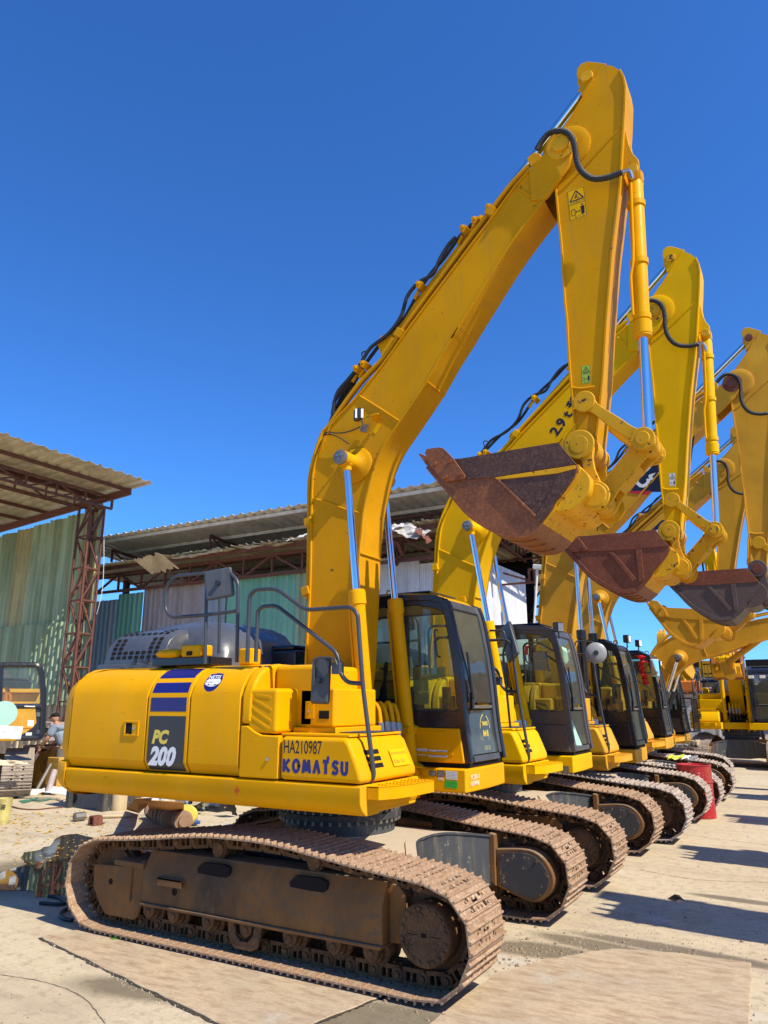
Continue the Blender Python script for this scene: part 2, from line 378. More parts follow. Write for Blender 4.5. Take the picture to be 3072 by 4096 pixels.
def make_tracks(root, yc, mirror, shoe, frame, hub=True):
    """one crawler: belt, frame, wheels; yc = centre, mirror = +1 when the outside faces -y"""
    o = -mirror          # direction from the centre to the outer side
    tr = empty('crawler_track'); tr.parent = root
    pts, tot = walk(PATH, 45); n = 45; cm = MB(); lk = link_mesh()
    for i in range(n):
        a, b = pts[i], pts[(i+1) % n]; c = (a+b)/2; t = (b-a).normalized(); out = Vector((t.y, -t.x))
        X = Vector((t.x, 0, t.y)); Z = Vector((out.x, 0, out.y)); Y = Z.cross(X)
        Mx = Matrix(((X.x, Y.x, Z.x, c.x), (X.y, Y.y, Z.y, yc), (X.z, Y.z, Z.z, c.y), (0, 0, 0, 1)))
        inst('track_shoe', shoe, tr, Mx)
        cm.add([Mx @ v for v in lk.v], lk.f)
    cm.build('track_chain', M['chain'], tr, smooth=40)
    Y = lambda d: yc + o*d
    f = MB()
    sec = [(.20,.30),(.20,.54),(.11,.70),(-.12,.70),(-.20,.54),(-.20,.30)]
    f.prism([(Y(a), b) for a, b in sec], -1.19, 1.22, 'x')
    f.box(-1.19, 1.22, *sorted((Y(.22), Y(-.22))), .275, .299)
    f.prism([(-1.84,.53),(-1.34,.56),(-1.20,.62),(-1.20,.28),(-1.24,.17),(-1.28,.14),(-1.64,.14),(-1.73,.22),(-1.82,.34)], *sorted((Y(.185), Y(.155))))
    f.prism([(-1.84,.53),(-1.34,.56),(-1.20,.62),(-1.20,.28),(-1.24,.17),(-1.28,.14),(-1.64,.14),(-1.73,.22),(-1.82,.34)], *sorted((Y(-.185), Y(-.155))))
    f.box(-1.56, -1.19, *sorted((Y(.2), Y(-.2))), .555, .60)
    f.box(-1.345, -1.325, *sorted((Y(.205), Y(-.2))), .28, .57)
    f.prism([(1.22,.30),(1.22,.69),(1.30,.68),(1.36,.62),(1.36,.34),(1.30,.30)], *sorted((Y(.10), Y(-.16))))
    f.build('track_frame', frame, root, bevel=.008)
    b = MB(); b.box(-.97, -.69, *sorted((Y(.20), Y(.245))), .505, .525); b.box(-.97, -.69, *sorted((Y(.245), Y(.235))), .46, .525)
    b.build('step_bracket', frame, root, bevel=.004)
    h = MB()
    for x in (-.40, .56): h.prism([(x-.17, .585), (x+.13, .575), (x+.17, .60), (x+.17, .655), (x+.10, .675), (x-.12, .67), (x-.18, .62)], *sorted((Y(.178), Y(.150))))
    h.build('opening_shade', M['dark'], root)  # raised dark plates carry the shade of cutouts that are not cut
    h = MB(); h.cyl((-1.60, Y(.15), .41), (-1.60, Y(.187), .41), .026, n=14); h.cyl((-.80, Y(.15), .42), (-.80, Y(.203), .42), .03, n=14); h.build('frame_port', M['dark'], root)
    rb = roller_mb().mesh('roller', M['chain'])
    for x in (-1.12, -.83, -.44, -.04, .39, .79, 1.11):
        inst('bottom_roller', rb, root, Matrix.Translation((x, yc, .225)))
        k = MB(); k.prism([(x-.07, .275), (x+.07, .275), (x+.055, .20), (x, .165), (x-.055, .20)], *sorted((Y(.135), Y(.175))))
        k.cyl((x, Y(.17), .222), (x, Y(.185), .222), .03, n=12)
        k.build('roller_bracket', M['chain'], root, bevel=.006)
    g = MB(); g.prism([(-.21,.275),(-.14,.275),(-.13,.20),(-.08,.15),(0,.15),(.05,.20),(.06,.275),(.13,.275),(.13,.25),(.10,.12),(.04,.09),(-.12,.09),(-.18,.13),(-.21,.25)], *sorted((Y(.165), Y(.195))))
    g.build('track_guide', M['chain'], root, bevel=.006)
    cr = MB(); cr.lathe((0, -.10, 0), (0, 1, 0), [(0, .01), (0, .055), (.01, .062), (.02, .062), (.021, .075), (.05, .075), (.055, .06), (.14, .06), (.145, .075), (.17, .075), (.18, .06), (.18, .02)], 22)
    cm_ = cr.mesh('carrier', M['chain'])
    for x in (-.42, .56):
        inst('carrier_roller', cm_, root, Matrix.Translation((x, Y(.02), .765)) @ Matrix.Rotation(0 if mirror > 0 else math.pi, 4, 'Z'))
        k = MB(); k.box(x-.06, x+.06, *sorted((Y(-.1), Y(-.16))), .66, .83); k.build('roller_bracket', M['chain'], root, bevel=.01)
    w = MB(); w.lathe((-1.70, yc-.10, .415), (0, 1, 0), [(0, .05), (0, .22), (.02, .265), (.06, .265), (.075, .285), (.125, .285), (.14, .265), (.18, .265), (.20, .22), (.20, .05)], 40)
    w.build('idler_wheel', M['chain'], root)
    # sprocket and final drive
    s = MB(); pr = []
    for i in range(21*4):
        a = 2*math.pi*i/(21*4); r = .315 if i % 4 in (0, 1) else .268
        pr.append((1.55+r*math.cos(a), .41+r*math.sin(a)))
    s.prism(pr, yc-.022, yc+.022)
    s.build('drive_sprocket', M['chain'], root, smooth=20)
    d = MB(); d.lathe((1.55, Y(-.05), .41), (0, o, 0), [(0, .235), (.06, .235), (.065, .205), (.235, .205), (.245, .198), (.25, .192), (.25, .01)], 48)
    fd = d.build('final_drive', M['chain'], root)
    bt = MB()
    for i in range(20):
        a = 2*math.pi*(i+.3)/20 + (.12 if i % 5 == 0 else 0); bt.cyl((1.55+.170*math.cos(a), Y(.195), .41+.170*math.sin(a)), (1.55+.170*math.cos(a), Y(.212), .41+.170*math.sin(a)), .016, n=6)
    bt.cyl((1.55+.13*math.cos(1.7), Y(.195), .41+.13*math.sin(1.7)), (1.55+.13*math.cos(1.7), Y(.21), .41+.13*math.sin(1.7)), .014, n=6)
    bt.build('hub_bolt', M['chain'], fd)
    pl = MB(); pl.box(1.53, 1.57, *sorted((Y(.199), Y(.204))), .40, .425); pl.box(1.42, 1.50, *sorted((Y(.199), Y(.203))), .409, .413); pl.box(1.60, 1.68, *sorted((Y(.199), Y(.203))), .409, .413)
    pl.build('data_plate', M['dark'], fd)
    # inner travel motor cover
    c = MB(); q = spline([(1.26,.62),(1.58,.64),(1.74,.56),(1.81,.41),(1.75,.27),(1.62,.205),(1.45,.235),(1.26,.30)], 4)
    c.prism([tuple(p) for p in q], *sorted((Y(-.16), Y(-.335))))
    c.prism([(1.2,.34),(1.2,.76),(1.26,.75),(1.26,.30)], *sorted((Y(-.12), Y(-.36))))
    c.build('motor_guard', M['tframe'], root, bevel=.01)
    c = MB(); q2 = [(1.50+(p[0]-1.50)*.86, .42+(p[1]-.42)*.86) for p in q]
    c.prism(q2, *sorted((Y(-.335), Y(-.345))))
    cv = c.build('motor_cover', M['frame_dark'], root, bevel=.003)
    c = MB()
    for a, b in ((1.33,.57),(1.66,.55),(1.33,.34),(1.68,.27)): c.cyl((a, Y(-.345), b), (a, Y(-.357), b), .012, n=6)
    c.build('cover_bolt', M['chain'], cv)
M['frame_dark'] = paint('dark_guard_paint', (.040, .040, .042), .6, (.25, .2, .14), .6, chips=.2, chipcol=(.28, .2, .12))
def carbody(root, mat):
    arc = [(1.24,.80),(1.06,.50),(.93,.25),(.89,0),(.93,-.25),(1.06,-.50),(1.24,-.80)]
    back = [(-a, -b) for a, b in arc]
    pl = arc + back
    def zt(y): return .80 - max(0, abs(y)-.35)*.17
    m = MB(); n = len(pl)
    vs = [(a, b, zt(b)) for a, b in pl] + [(a, b, .30 if abs(b) > .3 else .26) for a, b in pl]
    cx = [(0, b, zt(b)+.02) for b in (.8, .5, .25, 0, -.25, -.5, -.8)]
    fs = [(i, (i+1) % n, n+(i+1) % n, n+i) for i in range(n)]
    m.add(vs + cx, fs)
    for i in range(6):
        m.f.append((i, i+1, 2*n+i+1, 2*n+i)); m.f.append((n-1-i, n-2-i, 2*n+i+1, 2*n+i))
    m.f.append(tuple(n+i for i in range(n)))
    c = m.build('carbody', mat, root, smooth=25)
    m = MB()
    for s in (1, -1):
        m = MB(); ln = spline([(s*(a+.02), b, zt(b)+.012) for a, b in arc], 4)
        for i in range(len(ln)-1):
            a, b = ln[i], ln[i+1]; m.add([a, b, b-Vector((s*.10, 0, 0)), a-Vector((s*.10, 0, 0)), a-Vector((0, 0, .02)), b-Vector((0, 0, .02)), b-Vector((s*.10, 0, .02)), a-Vector((s*.10, 0, .02))], [(0,1,2,3), (4,5,6,7), (0,1,5,4), (2,3,7,6), (1,2,6,5), (3,0,4,7)])
        m.build('carbody_edge', mat, c, smooth=0)
    m = MB(); m.lathe((0, 0, .78), (0, 0, 1), [(0, .56), (.03, .52), (.16, .52), (.16, .1)], 48); m.build('turntable_base', mat, root)
    m = MB(); m.lathe((0, 0, .94), (0, 0, 1), [(0, .3), (0, .58), (.05, .58), (.055, .55), (.11, .55), (.115, .59), (.19, .59), (.19, .3)], 60)
    sr = m.build('slew_ring', M['frame_dark'], root)
    m = MB()
    for i in range(44):
        a = 2*math.pi*i/44
        for z0, z1 in ((.905, .94), (.995, 1.03)): m.cyl((.56*math.cos(a), .56*math.sin(a), z0), (.56*math.cos(a), .56*math.sin(a), z1), .015, n=6)
    m.build('slew_ring_bolt', M['steel2'], sr)
M['steel2'] = plain('dull_bolt_steel', (.22, .20, .17), .5, .6)
SEC = [(-1.33,1.372),(-1.386,1.46),(-1.388,2.025),(-1.350,2.115),(-1.290,2.195),(-1.215,2.245),(-1.12,2.275),(-1.0,2.292)]
def side_y(z):
    for (y0, z0), (y1, z1) in zip(SEC, SEC[1:]):
        if z0 <= z <= z1: return y0+(y1-y0)*(z-z0)/(z1-z0)
    return SEC[-1][0] if z > 2 else SEC[0][0]
def arcz(z):      # arc length along the door section
    s = 0
    for (y0, z0), (y1, z1) in zip(SEC, SEC[1:]):
        l = math.hypot(y1-y0, z1-z0)
        if z <= z1: return s + l*(z-z0)/(z1-z0)
        s += l
    return s
def on_side(x, s, off=.004):
    """the point of the door skin at x and arc length s, lifted by off"""
    for (y0, z0), (y1, z1) in zip(SEC, SEC[1:]):
        l = math.hypot(y1-y0, z1-z0)
        if s <= l or (y1, z1) == SEC[-1]:
            t = s/l; n = Vector((0, -(z1-z0), (y1-y0))).normalized()
            if n.y > 0: n = -n
            return Vector((x, y0+(y1-y0)*t, z0+(z1-z0)*t)) + n*(.0012+(off-.004)*.35)
        s -= l
def side_patch(name, x0, x1, z0, z1, mat, parent, off=.004, shape=None):
    ks = [arcz(z) for y, z in SEC if z0 < z < z1]; s0, s1 = arcz(z0), arcz(z1); S_ = sorted([s0, s1]+ks+[q+e for q in ks for e in (-.007, .007) if s0 < q+e < s1]); m = MB()
    m.loft([[on_side(x0, q, off), on_side(x1, q, off), on_side(x1, q, off-.0001), on_side(x0, q, off-.0001)] for q in S_])
    return m.build(name, mat, parent)
def side_disc(name, x, z, r, mat, parent, off=.004, squash=1, part=None):
    s = arcz(z); m = MB(); n = 28
    P = lambda a, q: on_side(x+r*q*math.cos(a), s+r*q*squash*math.sin(a), off)
    for i in range(n):
        a, b = 2*math.pi*i/n, 2*math.pi*(i+1)/n
        for q0, q1 in ((0, .5), (.5, 1)): m.quad(P(a, q0), P(a, q1), P(b, q1), P(b, q0))
    return m.build(name, mat, parent)
def side_text(name, s, size, mat, parent, x, z, off=.006, bold=0, xs=1):
    cu = bpy.data.curves.new('t', 'FONT'); cu.body = s; cu.size = size; cu.offset = bold; cu.align_x = 'CENTER'; cu.resolution_u = 2; cu.extrude = 0
    ob = bpy.data.objects.new('t', cu); COL.objects.link(ob); dg = bpy.context.evaluated_depsgraph_get(); me = bpy.data.meshes.new_from_object(ob.evaluated_get(dg)); bpy.data.objects.remove(ob)
    s0 = arcz(z)
    for v in me.vertices: v.co = on_side(x+v.co.x*xs, s0+v.co.y, off+v.co.z)
    me.materials.clear(); me.materials.append(mat); me.name = name
    r = bpy.data.objects.new(name, me); COL.objects.link(r); r.parent = parent; return r
def rail(name, pts, r, mat, parent, fr=.07):
    m = MB(); m.tube(fillet(pts, fr), r, 12); return m.build(name, mat, parent)
def pin_mb(m, x, z, y0, y1, r, head=.0):
    m.cyl((x, y0, z), (x, y1, z), r, n=24)
    return m

# ------------------------------------------------------------------ upper structure
def upper(root, st):
    Y = st['body']; brand = st.get('brand')
    m = MB()                                       # lower skirt along the right side and round the front corner
    sk = [(-1.30,1.14),(-1.36,1.185),(-1.385,1.235),(-1.385,1.350),(-1.37,1.362),(-1.1,1.362),(-1.1,1.14)]
    m.prism(sk, -2.24, 1.085, 'x')
    fr = m.build('side_skirt', Y, root, bevel=.012)
    m = MB(); m.prism([(-2.2,-1.10),(1.06,-1.10),(1.06,-.46),(.80,-.40),(.58,.352),(1.155,.352),(1.17,.9),(1.14,1.38),(-2.2,1.38)], 1.145, 1.355, 'z')
    m.build('deck_frame', Y, root, bevel=.015)
    # skirt front plate with rounded lower edge
    m = MB(); m.prism([(1.03,1.145),(1.075,1.19),(1.09,1.25),(1.09,1.36),(.95,1.36),(.95,1.145)], -1.30, -.46)
    m.build('front_skirt', Y, root, bevel=.012)
    m = MB(); m.prism([(1.09,-1.30),(1.19,-1.30),(1.26,-1.17),(1.30,-.95),(1.31,-.62),(1.09,-.62)], 1.345, 1.352, 'z')
    pts = [(1.092,-1.30),(1.19,-1.30),(1.26,-1.17),(1.30,-.95),(1.31,-.62),(1.092,-.62)]
    for a, b in zip(pts, pts[1:]): m.add([(a[0],a[1],1.262),(b[0],b[1],1.262),(b[0],b[1],1.353),(a[0],a[1],1.353),(a[0]-.008,a[1]+.008,1.262),(b[0]-.008,b[1]+.008,1.262),(b[0]-.008,b[1]+.008,1.353),(a[0]-.008,a[1]+.008,1.353)], [(0,1,2,3),(4,5,6,7),(0,1,5,4),(3,2,6,7)])
    for k in range(5):
        y0 = -1.18+k*.12
        for x in [1.11+.03*j for j in range(7)]:
            if x < 1.27 and (y0 > -1.1 or x < 1.2): m.prism([(x, 1.353), (x+.012, 1.366), (x+.024, 1.353)], y0, y0+.01)
    m.build('front_step', Y, root, smooth=30)
    # doors
    def door(x0, x1, name='side_door', bev=.014):
        m = MB(); n = len(SEC)
        inner = [(-.95, 2.26), (-.95, 1.372)]
        m.prism(SEC+inner, x0, x1, 'x'); return m.build(name, Y, root, bevel=.008, seg=2, smooth=24)
    d1 = door(-2.235, -1.205)
    if st.get('decal'):
        p = door(-1.190, -.682, 'decal_door')
        side_patch('blue_stripe', -1.155, -.715, 2.175, 2.262, M['blue'], p)
        side_patch('blue_stripe', -1.155, -.715, 2.045, 2.135, M['blue'], p)
        side_patch('blue_stripe', -1.155, -.715, 1.885, 2.005, M['blue'], p)
        side_patch('charcoal_panel', -1.160, -.712, 1.385, 1.845, M['char'], p, .005)
        text('model_lettering', 'PC', .150, M['ytext'], p, (-1.108, -1.388, 1.615), (1,0,0), (0,0,1), .0085, .25, 1.0, .008)
        text('model_lettering', '200', .205, M['white'], p, (-1.128, -1.388, 1.435), (1,0,0), (0,0,1), .011, .25, .98, .008)
        d3 = door(-.668, -.105)
        q = side_disc('round_sticker', -.47, 2.14, .095, M['blue'], d3, .004, 1.05)
        side_disc('round_sticker_band', -.47, 2.135, .086, M['white'], d3, .0052, .55)
        side_patch('round_sticker_stripe', -.545, -.395, 2.16, 2.205, M['blue'], d3, .0062)
        side_text('sticker_lettering', 'NETIS', .052, M['white'], d3, -.475, 2.163, .0075, .0012)
        side_text('sticker_lettering', '世界低減型エンジン・', .0165, M['ink'], d3, -.472, 2.128, .0070)
        side_text('sticker_lettering', 'ポンプマッチング制御搭載', .0150, M['ink'], d3, -.472, 2.103, .0070)
        side_text('sticker_lettering', '油圧ショベル', .0165, M['ink'], d3, -.472, 2.078, .0070)
        # latch in the first door
        h = MB(); x0, x1, z0, z1, y = -1.475, -1.285, 1.665, 1.80, -1.388
        for a, b, c, d in ((x0,x1,z0,z0+.018),(x0,x1,z1-.018,z1),(x0,x0+.018,z0+.018,z1-.018),(x1-.018,x1,z0+.018,z1-.018)): h.box(a, b, y-.008, y+.002, c, d)
        hl = h.build('door_latch', Y, d1, bevel=.004)
        h = MB(); h.box(x0+.018, x1-.085, y-.0025, y+.001, z0+.018, z1-.018); h.build('latch_recess', M['dark'], hl)
        h = MB(); h.box(x1-.085, x1-.018, y-.005, y+.001, z0+.018, z1-.018); h.build('latch_plate', Y, hl)
        h = MB(); h.cyl((x1-.055, y-.014, 1.735), (x1-.055, y, 1.735), .014, n=16); h.build('lock', M['steel'], hl)
        # red target mark on the skirt
        k = MB(); X, Z, yy = -.098, 1.265, -1.3885
        k.box(X-.030, X+.030, yy, yy+.001, Z-.0018, Z+.0018); k.box(X-.0018, X+.0018, yy-.0006, yy+.0006, Z-.04, Z+.04)
        for i in range(20):
            a, b = 2*math.pi*i/20, 2*math.pi*(i+1)/20
            k.quad(*[(X+r*math.cos(t), yy-.001, Z+r*math.sin(t)) for r, t in ((.014,a),(.018,a),(.018,b),(.014,b))])
        k.build('target_mark', M['red'], fr, smooth=0)
    else:
        door(-1.190, -.105)
    # front lower door and upper rounded edge piece
    m = MB(); m.prism([(-.090,1.372),(-.090,1.775),(-.02,1.775),(.06,1.73),(.13,1.705),(.313,1.700),(.313,1.372)], -1.386, -1.0); m.build('fuel_side_door', Y, root, bevel=.012, seg=3)
    m = MB(); m.cyl((.21, -1.396, 1.52), (.21, -1.38, 1.52), .014, n=14); m.build('door_lock', M['steel'], root)
    m = MB(); sec = [(y, z) for y, z in SEC if z > 1.79]; sec = [(-1.388, 1.79)]+sec[0:]+[(-.95,2.29),(-.95,1.79)]
    m.prism(sec, -.092, .018, 'x'); m.build('corner_panel', Y, root, bevel=.03, seg=4)
    m = MB(); m.box(.018, .46, -1.10, -.40, 1.74, 2.275); m.build('fuel_tank', Y, root, bevel=.045, seg=3)
    # slotted tool box
    m = MB(); m.box(-.03, .275, -1.375, -1.06, 1.715, 2.075); tb = m.build('slotted_box', Y, root, bevel=.035, seg=3)
    m = MB()
    for (a, b), (c, d) in (((.05,2.02),(.21,2.00)), ((.03,1.985),(.22,1.90)), ((.01,1.92),(.22,1.81)), ((-.005,1.85),(.20,1.755))):
        t = Vector((c-a, d-b)).normalized(); nn = Vector((-t.y, t.x))*.011
        m.prism([(a+nn.x, b+nn.y), (a-nn.x, b-nn.y), (c-nn.x, d-nn.y), (c+nn.x, d+nn.y)], -1.3785, -1.374)
    m.build('box_slot', M['yellow_shadowless'], tb, bevel=.003)
    m = MB(); m.box(.30, .645, -1.10, -.42, 1.765, 2.075); b2 = m.build('step_box', Y, root, bevel=.018)
    m = MB(); m.box(.36, .45, -1.106, -1.10, 1.83, 1.97); m.build('box_latch', Y, b2, bevel=.004)
    m = MB(); m.cyl((.405, -1.116, 1.89), (.405, -1.10, 1.89), .012, n=14); m.build('lock', M['steel'], b2)
    m = MB(); m.box(.50, .60, -1.1045, -1.10, 1.83, 1.895); m.build('box_recess', M['dark'], b2, bevel=.002)
    m = MB(); m.box(.28, .70, -1.16, -.42, 1.715, 1.763); m.build('box_plinth', Y, root, bevel=.008)
    # front box
    m = MB(); m.prism([(.330,1.372),(.330,1.698),(.945,1.70),(.985,1.66),(1.045,1.53),(1.085,1.44),(1.092,1.372)], -1.386, -.50)
    fb = m.build('front_box', Y, root, bevel=.035, seg=4)
    m = MB(); m.box(.30, .955, -1.34, -.52, 1.702, 1.722); m.build('tread_plate', Y, root, bevel=.006)
    m = MB(); m.box(.62, .95, -1.10, -.62, 1.7235, 1.727); gt = m.build('grip_tape', M['dark'], root)
    m = MB()
    for i in range(9):
        for j in range(12): m.cyl((.64+i*.036, -1.08+j*.04, 1.727), (.64+i*.036, -1.08+j*.04, 1.731), .006, n=6)
    m.build('grip_stud', M['steel'], gt)
    # louvres in the sloping front of the box
    def frontp(z): return 1.085-(z-1.44)*.44
    m = MB(); lz = MB()
    for i in range(3):
        z = 1.605-i*.05
        for (yy0, yy1) in ((-1.235, -1.02),):
            x = frontp(z); x2 = frontp(z-.032)
            m.add([(x+.004, yy0, z), (x+.004, yy1, z), (x2+.004, yy1, z-.032), (x2+.004, yy0, z-.032)], [(0,1,2,3)])
    m.build('front_louvre', M['dark'], fb)
    if st.get('decal'):
        o = Vector((1.0855+.001, -.90, 1.452)); up = Vector((-.40, 0, .91))
        m = MB(); B = basis(o, (0,1,0), up, .02)
        m.add([B(p) for p in ((.03,.15,0),(.30,.15,0),(.30,.013,0),(.03,.013,0))], [(0,1,2,3)])
        pl = m.build('capacity_sticker', M['yellow_b'], fb)
        text('sticker_lettering', '8.56m 1.8t', .050, M['brownink'], pl, B((.045,.035,0)), (0,1,0), up, 0, 0, .80, .003)
        text('sticker_lettering', '最大作業半径時の定格荷重', .0215, M['brownink'], pl, B((.04,.108,0)), (0,1,0), up, 0, 0, .95, .003)
        for (x, z, s, sz, xs) in ((.362, 1.575, 'HA210987', .140, .60),):
            text('serial_lettering', s, sz, M['ink'], fb, (x, -1.386, z), (1,0,0), (0,0,1), .001, 0, xs, .004)
        heavy('maker_lettering', 'KOMATSU', .112, .028, M['blue'], fb, (.372, -1.386, 1.425), (1,0,0), (0,0,1), .36, .004, None, .62)
    # counterweight
    def plan(inset):
        pts = []
        for i in range(25):
            a = -math.asin(1.22/2.75)+2*math.asin(1.22/2.75)*i/24; pts.append((-2.75*math.cos(a), 2.75*math.sin(a)))
        pts = [(-2.25,-1.388),(-2.36,-1.378),(-2.425,-1.33)] + pts + [(-2.425,1.33),(-2.36,1.378),(-2.25,1.388)]
        return [(a+inset if a < -2.3 else a, b*(1-inset/1.39)) for a, b in pts]
    m = MB(); rings = []
    for z, i in ((1.10,.20),(1.12,.10),(1.18,.035),(1.25,0),(1.40,0),(1.415,.012),(1.42,.035),(1.45,.03),(1.55,.01),(2.0,.01),(2.10,.035),(2.18,.08),(2.24,.15),(2.28,.24),(2.295,.36)):
        q = plan(i); rings.append([(a, b, z) for a, b in q] )
    m.loft(rings); m.build('counterweight', Y, root, smooth=50)
    m = MB(); m.tube([(-2.42, -.75, 2.28), (-2.42, -.75, 2.36), (-2.42, -.72, 2.385), (-2.42, -.69, 2.36), (-2.42, -.69, 2.28)], .012, 8); m.build('lifting_eye', Y, root)
    m = MB(); m.box(-2.24, .02, -.99, 1.38, 2.20, 2.288); m.build('engine_deck', Y, root, bevel=.01)
    m = MB(); m.box(-2.2, -.15, .42, 1.385, 1.36, 2.20); m.build('left_side_door', Y, root, bevel=.03)
    m = MB(); m.box(-2.15, -.1, -1.0, .40, 1.36, 2.2); m.build('engine_bay', M['dark'], root)
    # engine covers
    H = M['hood'] if st.get('decal') else M['slate']
    m = MB(); rings = []
    for x, s in ((-2.36,.86),(-2.33,.93),(-2.26,1),(-1.60,1),(-1.53,.98),(-1.49,.9)):
        rings.append([(x, y*1, 2.30+(z-2.30)*s) for y, z in ((-.95,2.30),(-.955,2.38),(-.93,2.52),(-.89,2.60),(-.82,2.655),(-.70,2.70),(-.2,2.73),(-.2,2.30))])
    m.loft(rings); lb = m.build('louvred_hood', H, root, bevel=.01)
    m = MB(); m.box(-2.40, -1.46, -1.0, -.2, 2.29, 2.345); m.build('hood_base', H, root, bevel=.01)
    m = MB()
    def pt(x, s):   # over the near face and the sloping top
        P = [(-.9575,2.38),(-.934,2.52),(-.893,2.602),(-.823,2.659),(-.70,2.704),(-.30,2.729)]; d = s
        for (y0,z0),(y1,z1) in zip(P, P[1:]):
            l = math.hypot(y1-y0, z1-z0)
            if d <= l or (y1, z1) == P[-1]: t = d/l; return (x, y0+(y1-y0)*t, z0+(z1-z0)*t+.003)
            d -= l
    def hole(i, s, k=0): m.add([pt(x+k, q) for x, q in ((-2.27+i*.088, s), (-2.212+i*.088, s), (-2.212+i*.088, s+.032), (-2.27+i*.088, s+.032))], [(0,1,2,3)])
    for r in range(5):
        for i in range(8):
            if r < 2 or i < 2 or i > 5: hole(i, .01+r*.048, r*.006)
    for r in range(5):
        for i in range(8):
            if r < 1 or i < 2 or i > 5: hole(i, .30+r*.07, .03)
    m.build('hood_louvre', M['dark'], lb)
    m = MB(); m.cyl((-1.75, -.962, 2.335), (-1.75, -.945, 2.335), .02, n=10)
    m.box(-1.86, -1.83, -1.015, -.99, 2.33, 2.39); m.box(-1.68, -1.65, -1.015, -.99, 2.33, 2.39); m.build('hood_catch', M['black'], lb)
    m = MB(); rings = []
    for x, h, w in ((-2.38,.30,.55),(-2.30,.42,.62),(-2.15,.50,.66),(-1.55,.53,.68),(-1.30,.50,.68),(-1.10,.42,.66),(-.98,.30,.62),(-.93,.12,.60)):
        rings.append([(x, -.05-w*1.05, 2.29), (x, -.05-w, 2.29+h*.45), (x, -.05-w*.86, 2.29+h*.75), (x, -.05-w*.6, 2.29+h*.95), (x, -.05-w*.2, 2.29+h), (x, -.05+w*.8, 2.29+h*.97), (x, -.05+w*1.1, 2.29+h*.6), (x, -.05+w*1.2, 2.29)])
    m.loft(rings); m.build('engine_hood', H, root, smooth=60)
    m = MB(); m.lathe((-2.05, .35, 2.7), (0, 0, 1), [(0, .07), (.16, .07), (.19, .05), (.19, .01)], 16); m.build('exhaust_stack', M['redbrown'], root)
    m = MB(); m.box(-1.50, -.62, .05, 1.15, 2.29, 2.50); m.box(-1.45, -.68, .08, 1.1, 2.50, 2.56); m.build('valve_cover', M['black'], root, bevel=.04, seg=3)
    m = MB(); m.box(-1.45, -.72, -1.14, -.82, 2.30, 2.375); m.build('lamp_bracket', M['black'], root, bevel=.008)
    m = MB(); m.lathe((-1.43, -1.10, 2.415), (1, .0, .0), [(0, .01), (.02, .03), (.10, .05), (.22, .055), (.30, .045), (.33, .01)], 16); m.xf(lambda v: (v[0], -1.10+(v[1]+1.10)*1.3, 2.415+(v[2]-2.415)*.9)); m.build('lamp_cap', Y, root)
    m = MB(); m.box(-1.05, -.80, -1.17, -1.0, 2.375, 2.485); cb = m.build('camera_box', Y, root, bevel=.02, seg=3)
    m = MB(); m.box(-.97, -.90, -1.178, -1.17, 2.385, 2.425); m.build('camera_lens', M['dark'], cb, bevel=.003)
    m = MB(); m.box(-.45, -.30, -1.05, -.9, 2.29, 2.44); m.build('filler_neck', Y, root, bevel=.02)
    # handrails
    RM = M['rail']
    if st.get('rails', True):
        ry = -1.19
        P = lambda l, y=ry: p3(A, l, y)
        ox = st.get('rail_shift', Vector((0, 0, 0)))
        rail('handrail', P([(885,532),(893,150),(845,98),(590,125),(548,180),(546,285),(575,320),(740,308),(893,288)]), .017, RM, root, .06)
        rail('handrail', P([(735,540),(740,235),(745,120)]), .017, RM, root)
        rail('handrail', p3(A, [(800,490),(805,215)], -.95), .015, RM, root)
        rail('handrail', P([(935,530),(946,215),(975,188),(1072,182),(1212,285),(1425,270),(1458,300),(1482,640),(1536,1070),(1515,1108),(1478,1112)], -1.22), .018, RM, root, .08)
        rail('handrail', P([(975,530),(985,290),(1005,270),(1072,262),(1364,490),(1378,590),(1410,628),(1480,634)], -1.20), .018, RM, root, .07)
        rail('mirror_arm', P([(1250,625),(1250,530),(1268,511),(1330,510),(1352,520),(1360,545)], -1.24), .010, RM, root, .03)
        a = A(1368, 562); c = at(*a, 'y', -1.2); m = MB(); m.box(c.x-.045, c.x+.035, -1.24, -1.17, c.z-.045, c.z+.045); m.build('rail_clamp', M['grey'], root, bevel=.006)
        def mirror(ctr, w, h, rx, ry_, rz, name='side_mirror', body=M['grey']):
            q = Matrix.Rotation(rz, 3, 'Z') @ Matrix.Rotation(ry_, 3, 'Y')
            m = MB(); m.cbox(ctr, (w, .05, h), q); o = m.build(name, body, root, bevel=.03, seg=3)
            m = MB(); m.cbox(Vector(ctr)+q @ Vector((0, .027, 0)), (w*.86, .004, h*.88), q); m.build('mirror_glass', M['mirror'], o)
            m = MB(); m.cyl(Vector(ctr)+q @ Vector((0, -.025, 0)), Vector(ctr)+q @ Vector((0, -.07, 0)), .022, n=12); m.build('mirror_knob', M['black'], o)
        c1 = at(*A(803,160), 'y', -1.22); mirror((c1.x, -1.22, c1.z), .27, .28, 0, -.16, R(22))
        c2 = at(*A(1281,620), 'y', -1.20); mirror((c2.x, -1.19, c2.z), .17, .37, 0, .03, R(8))

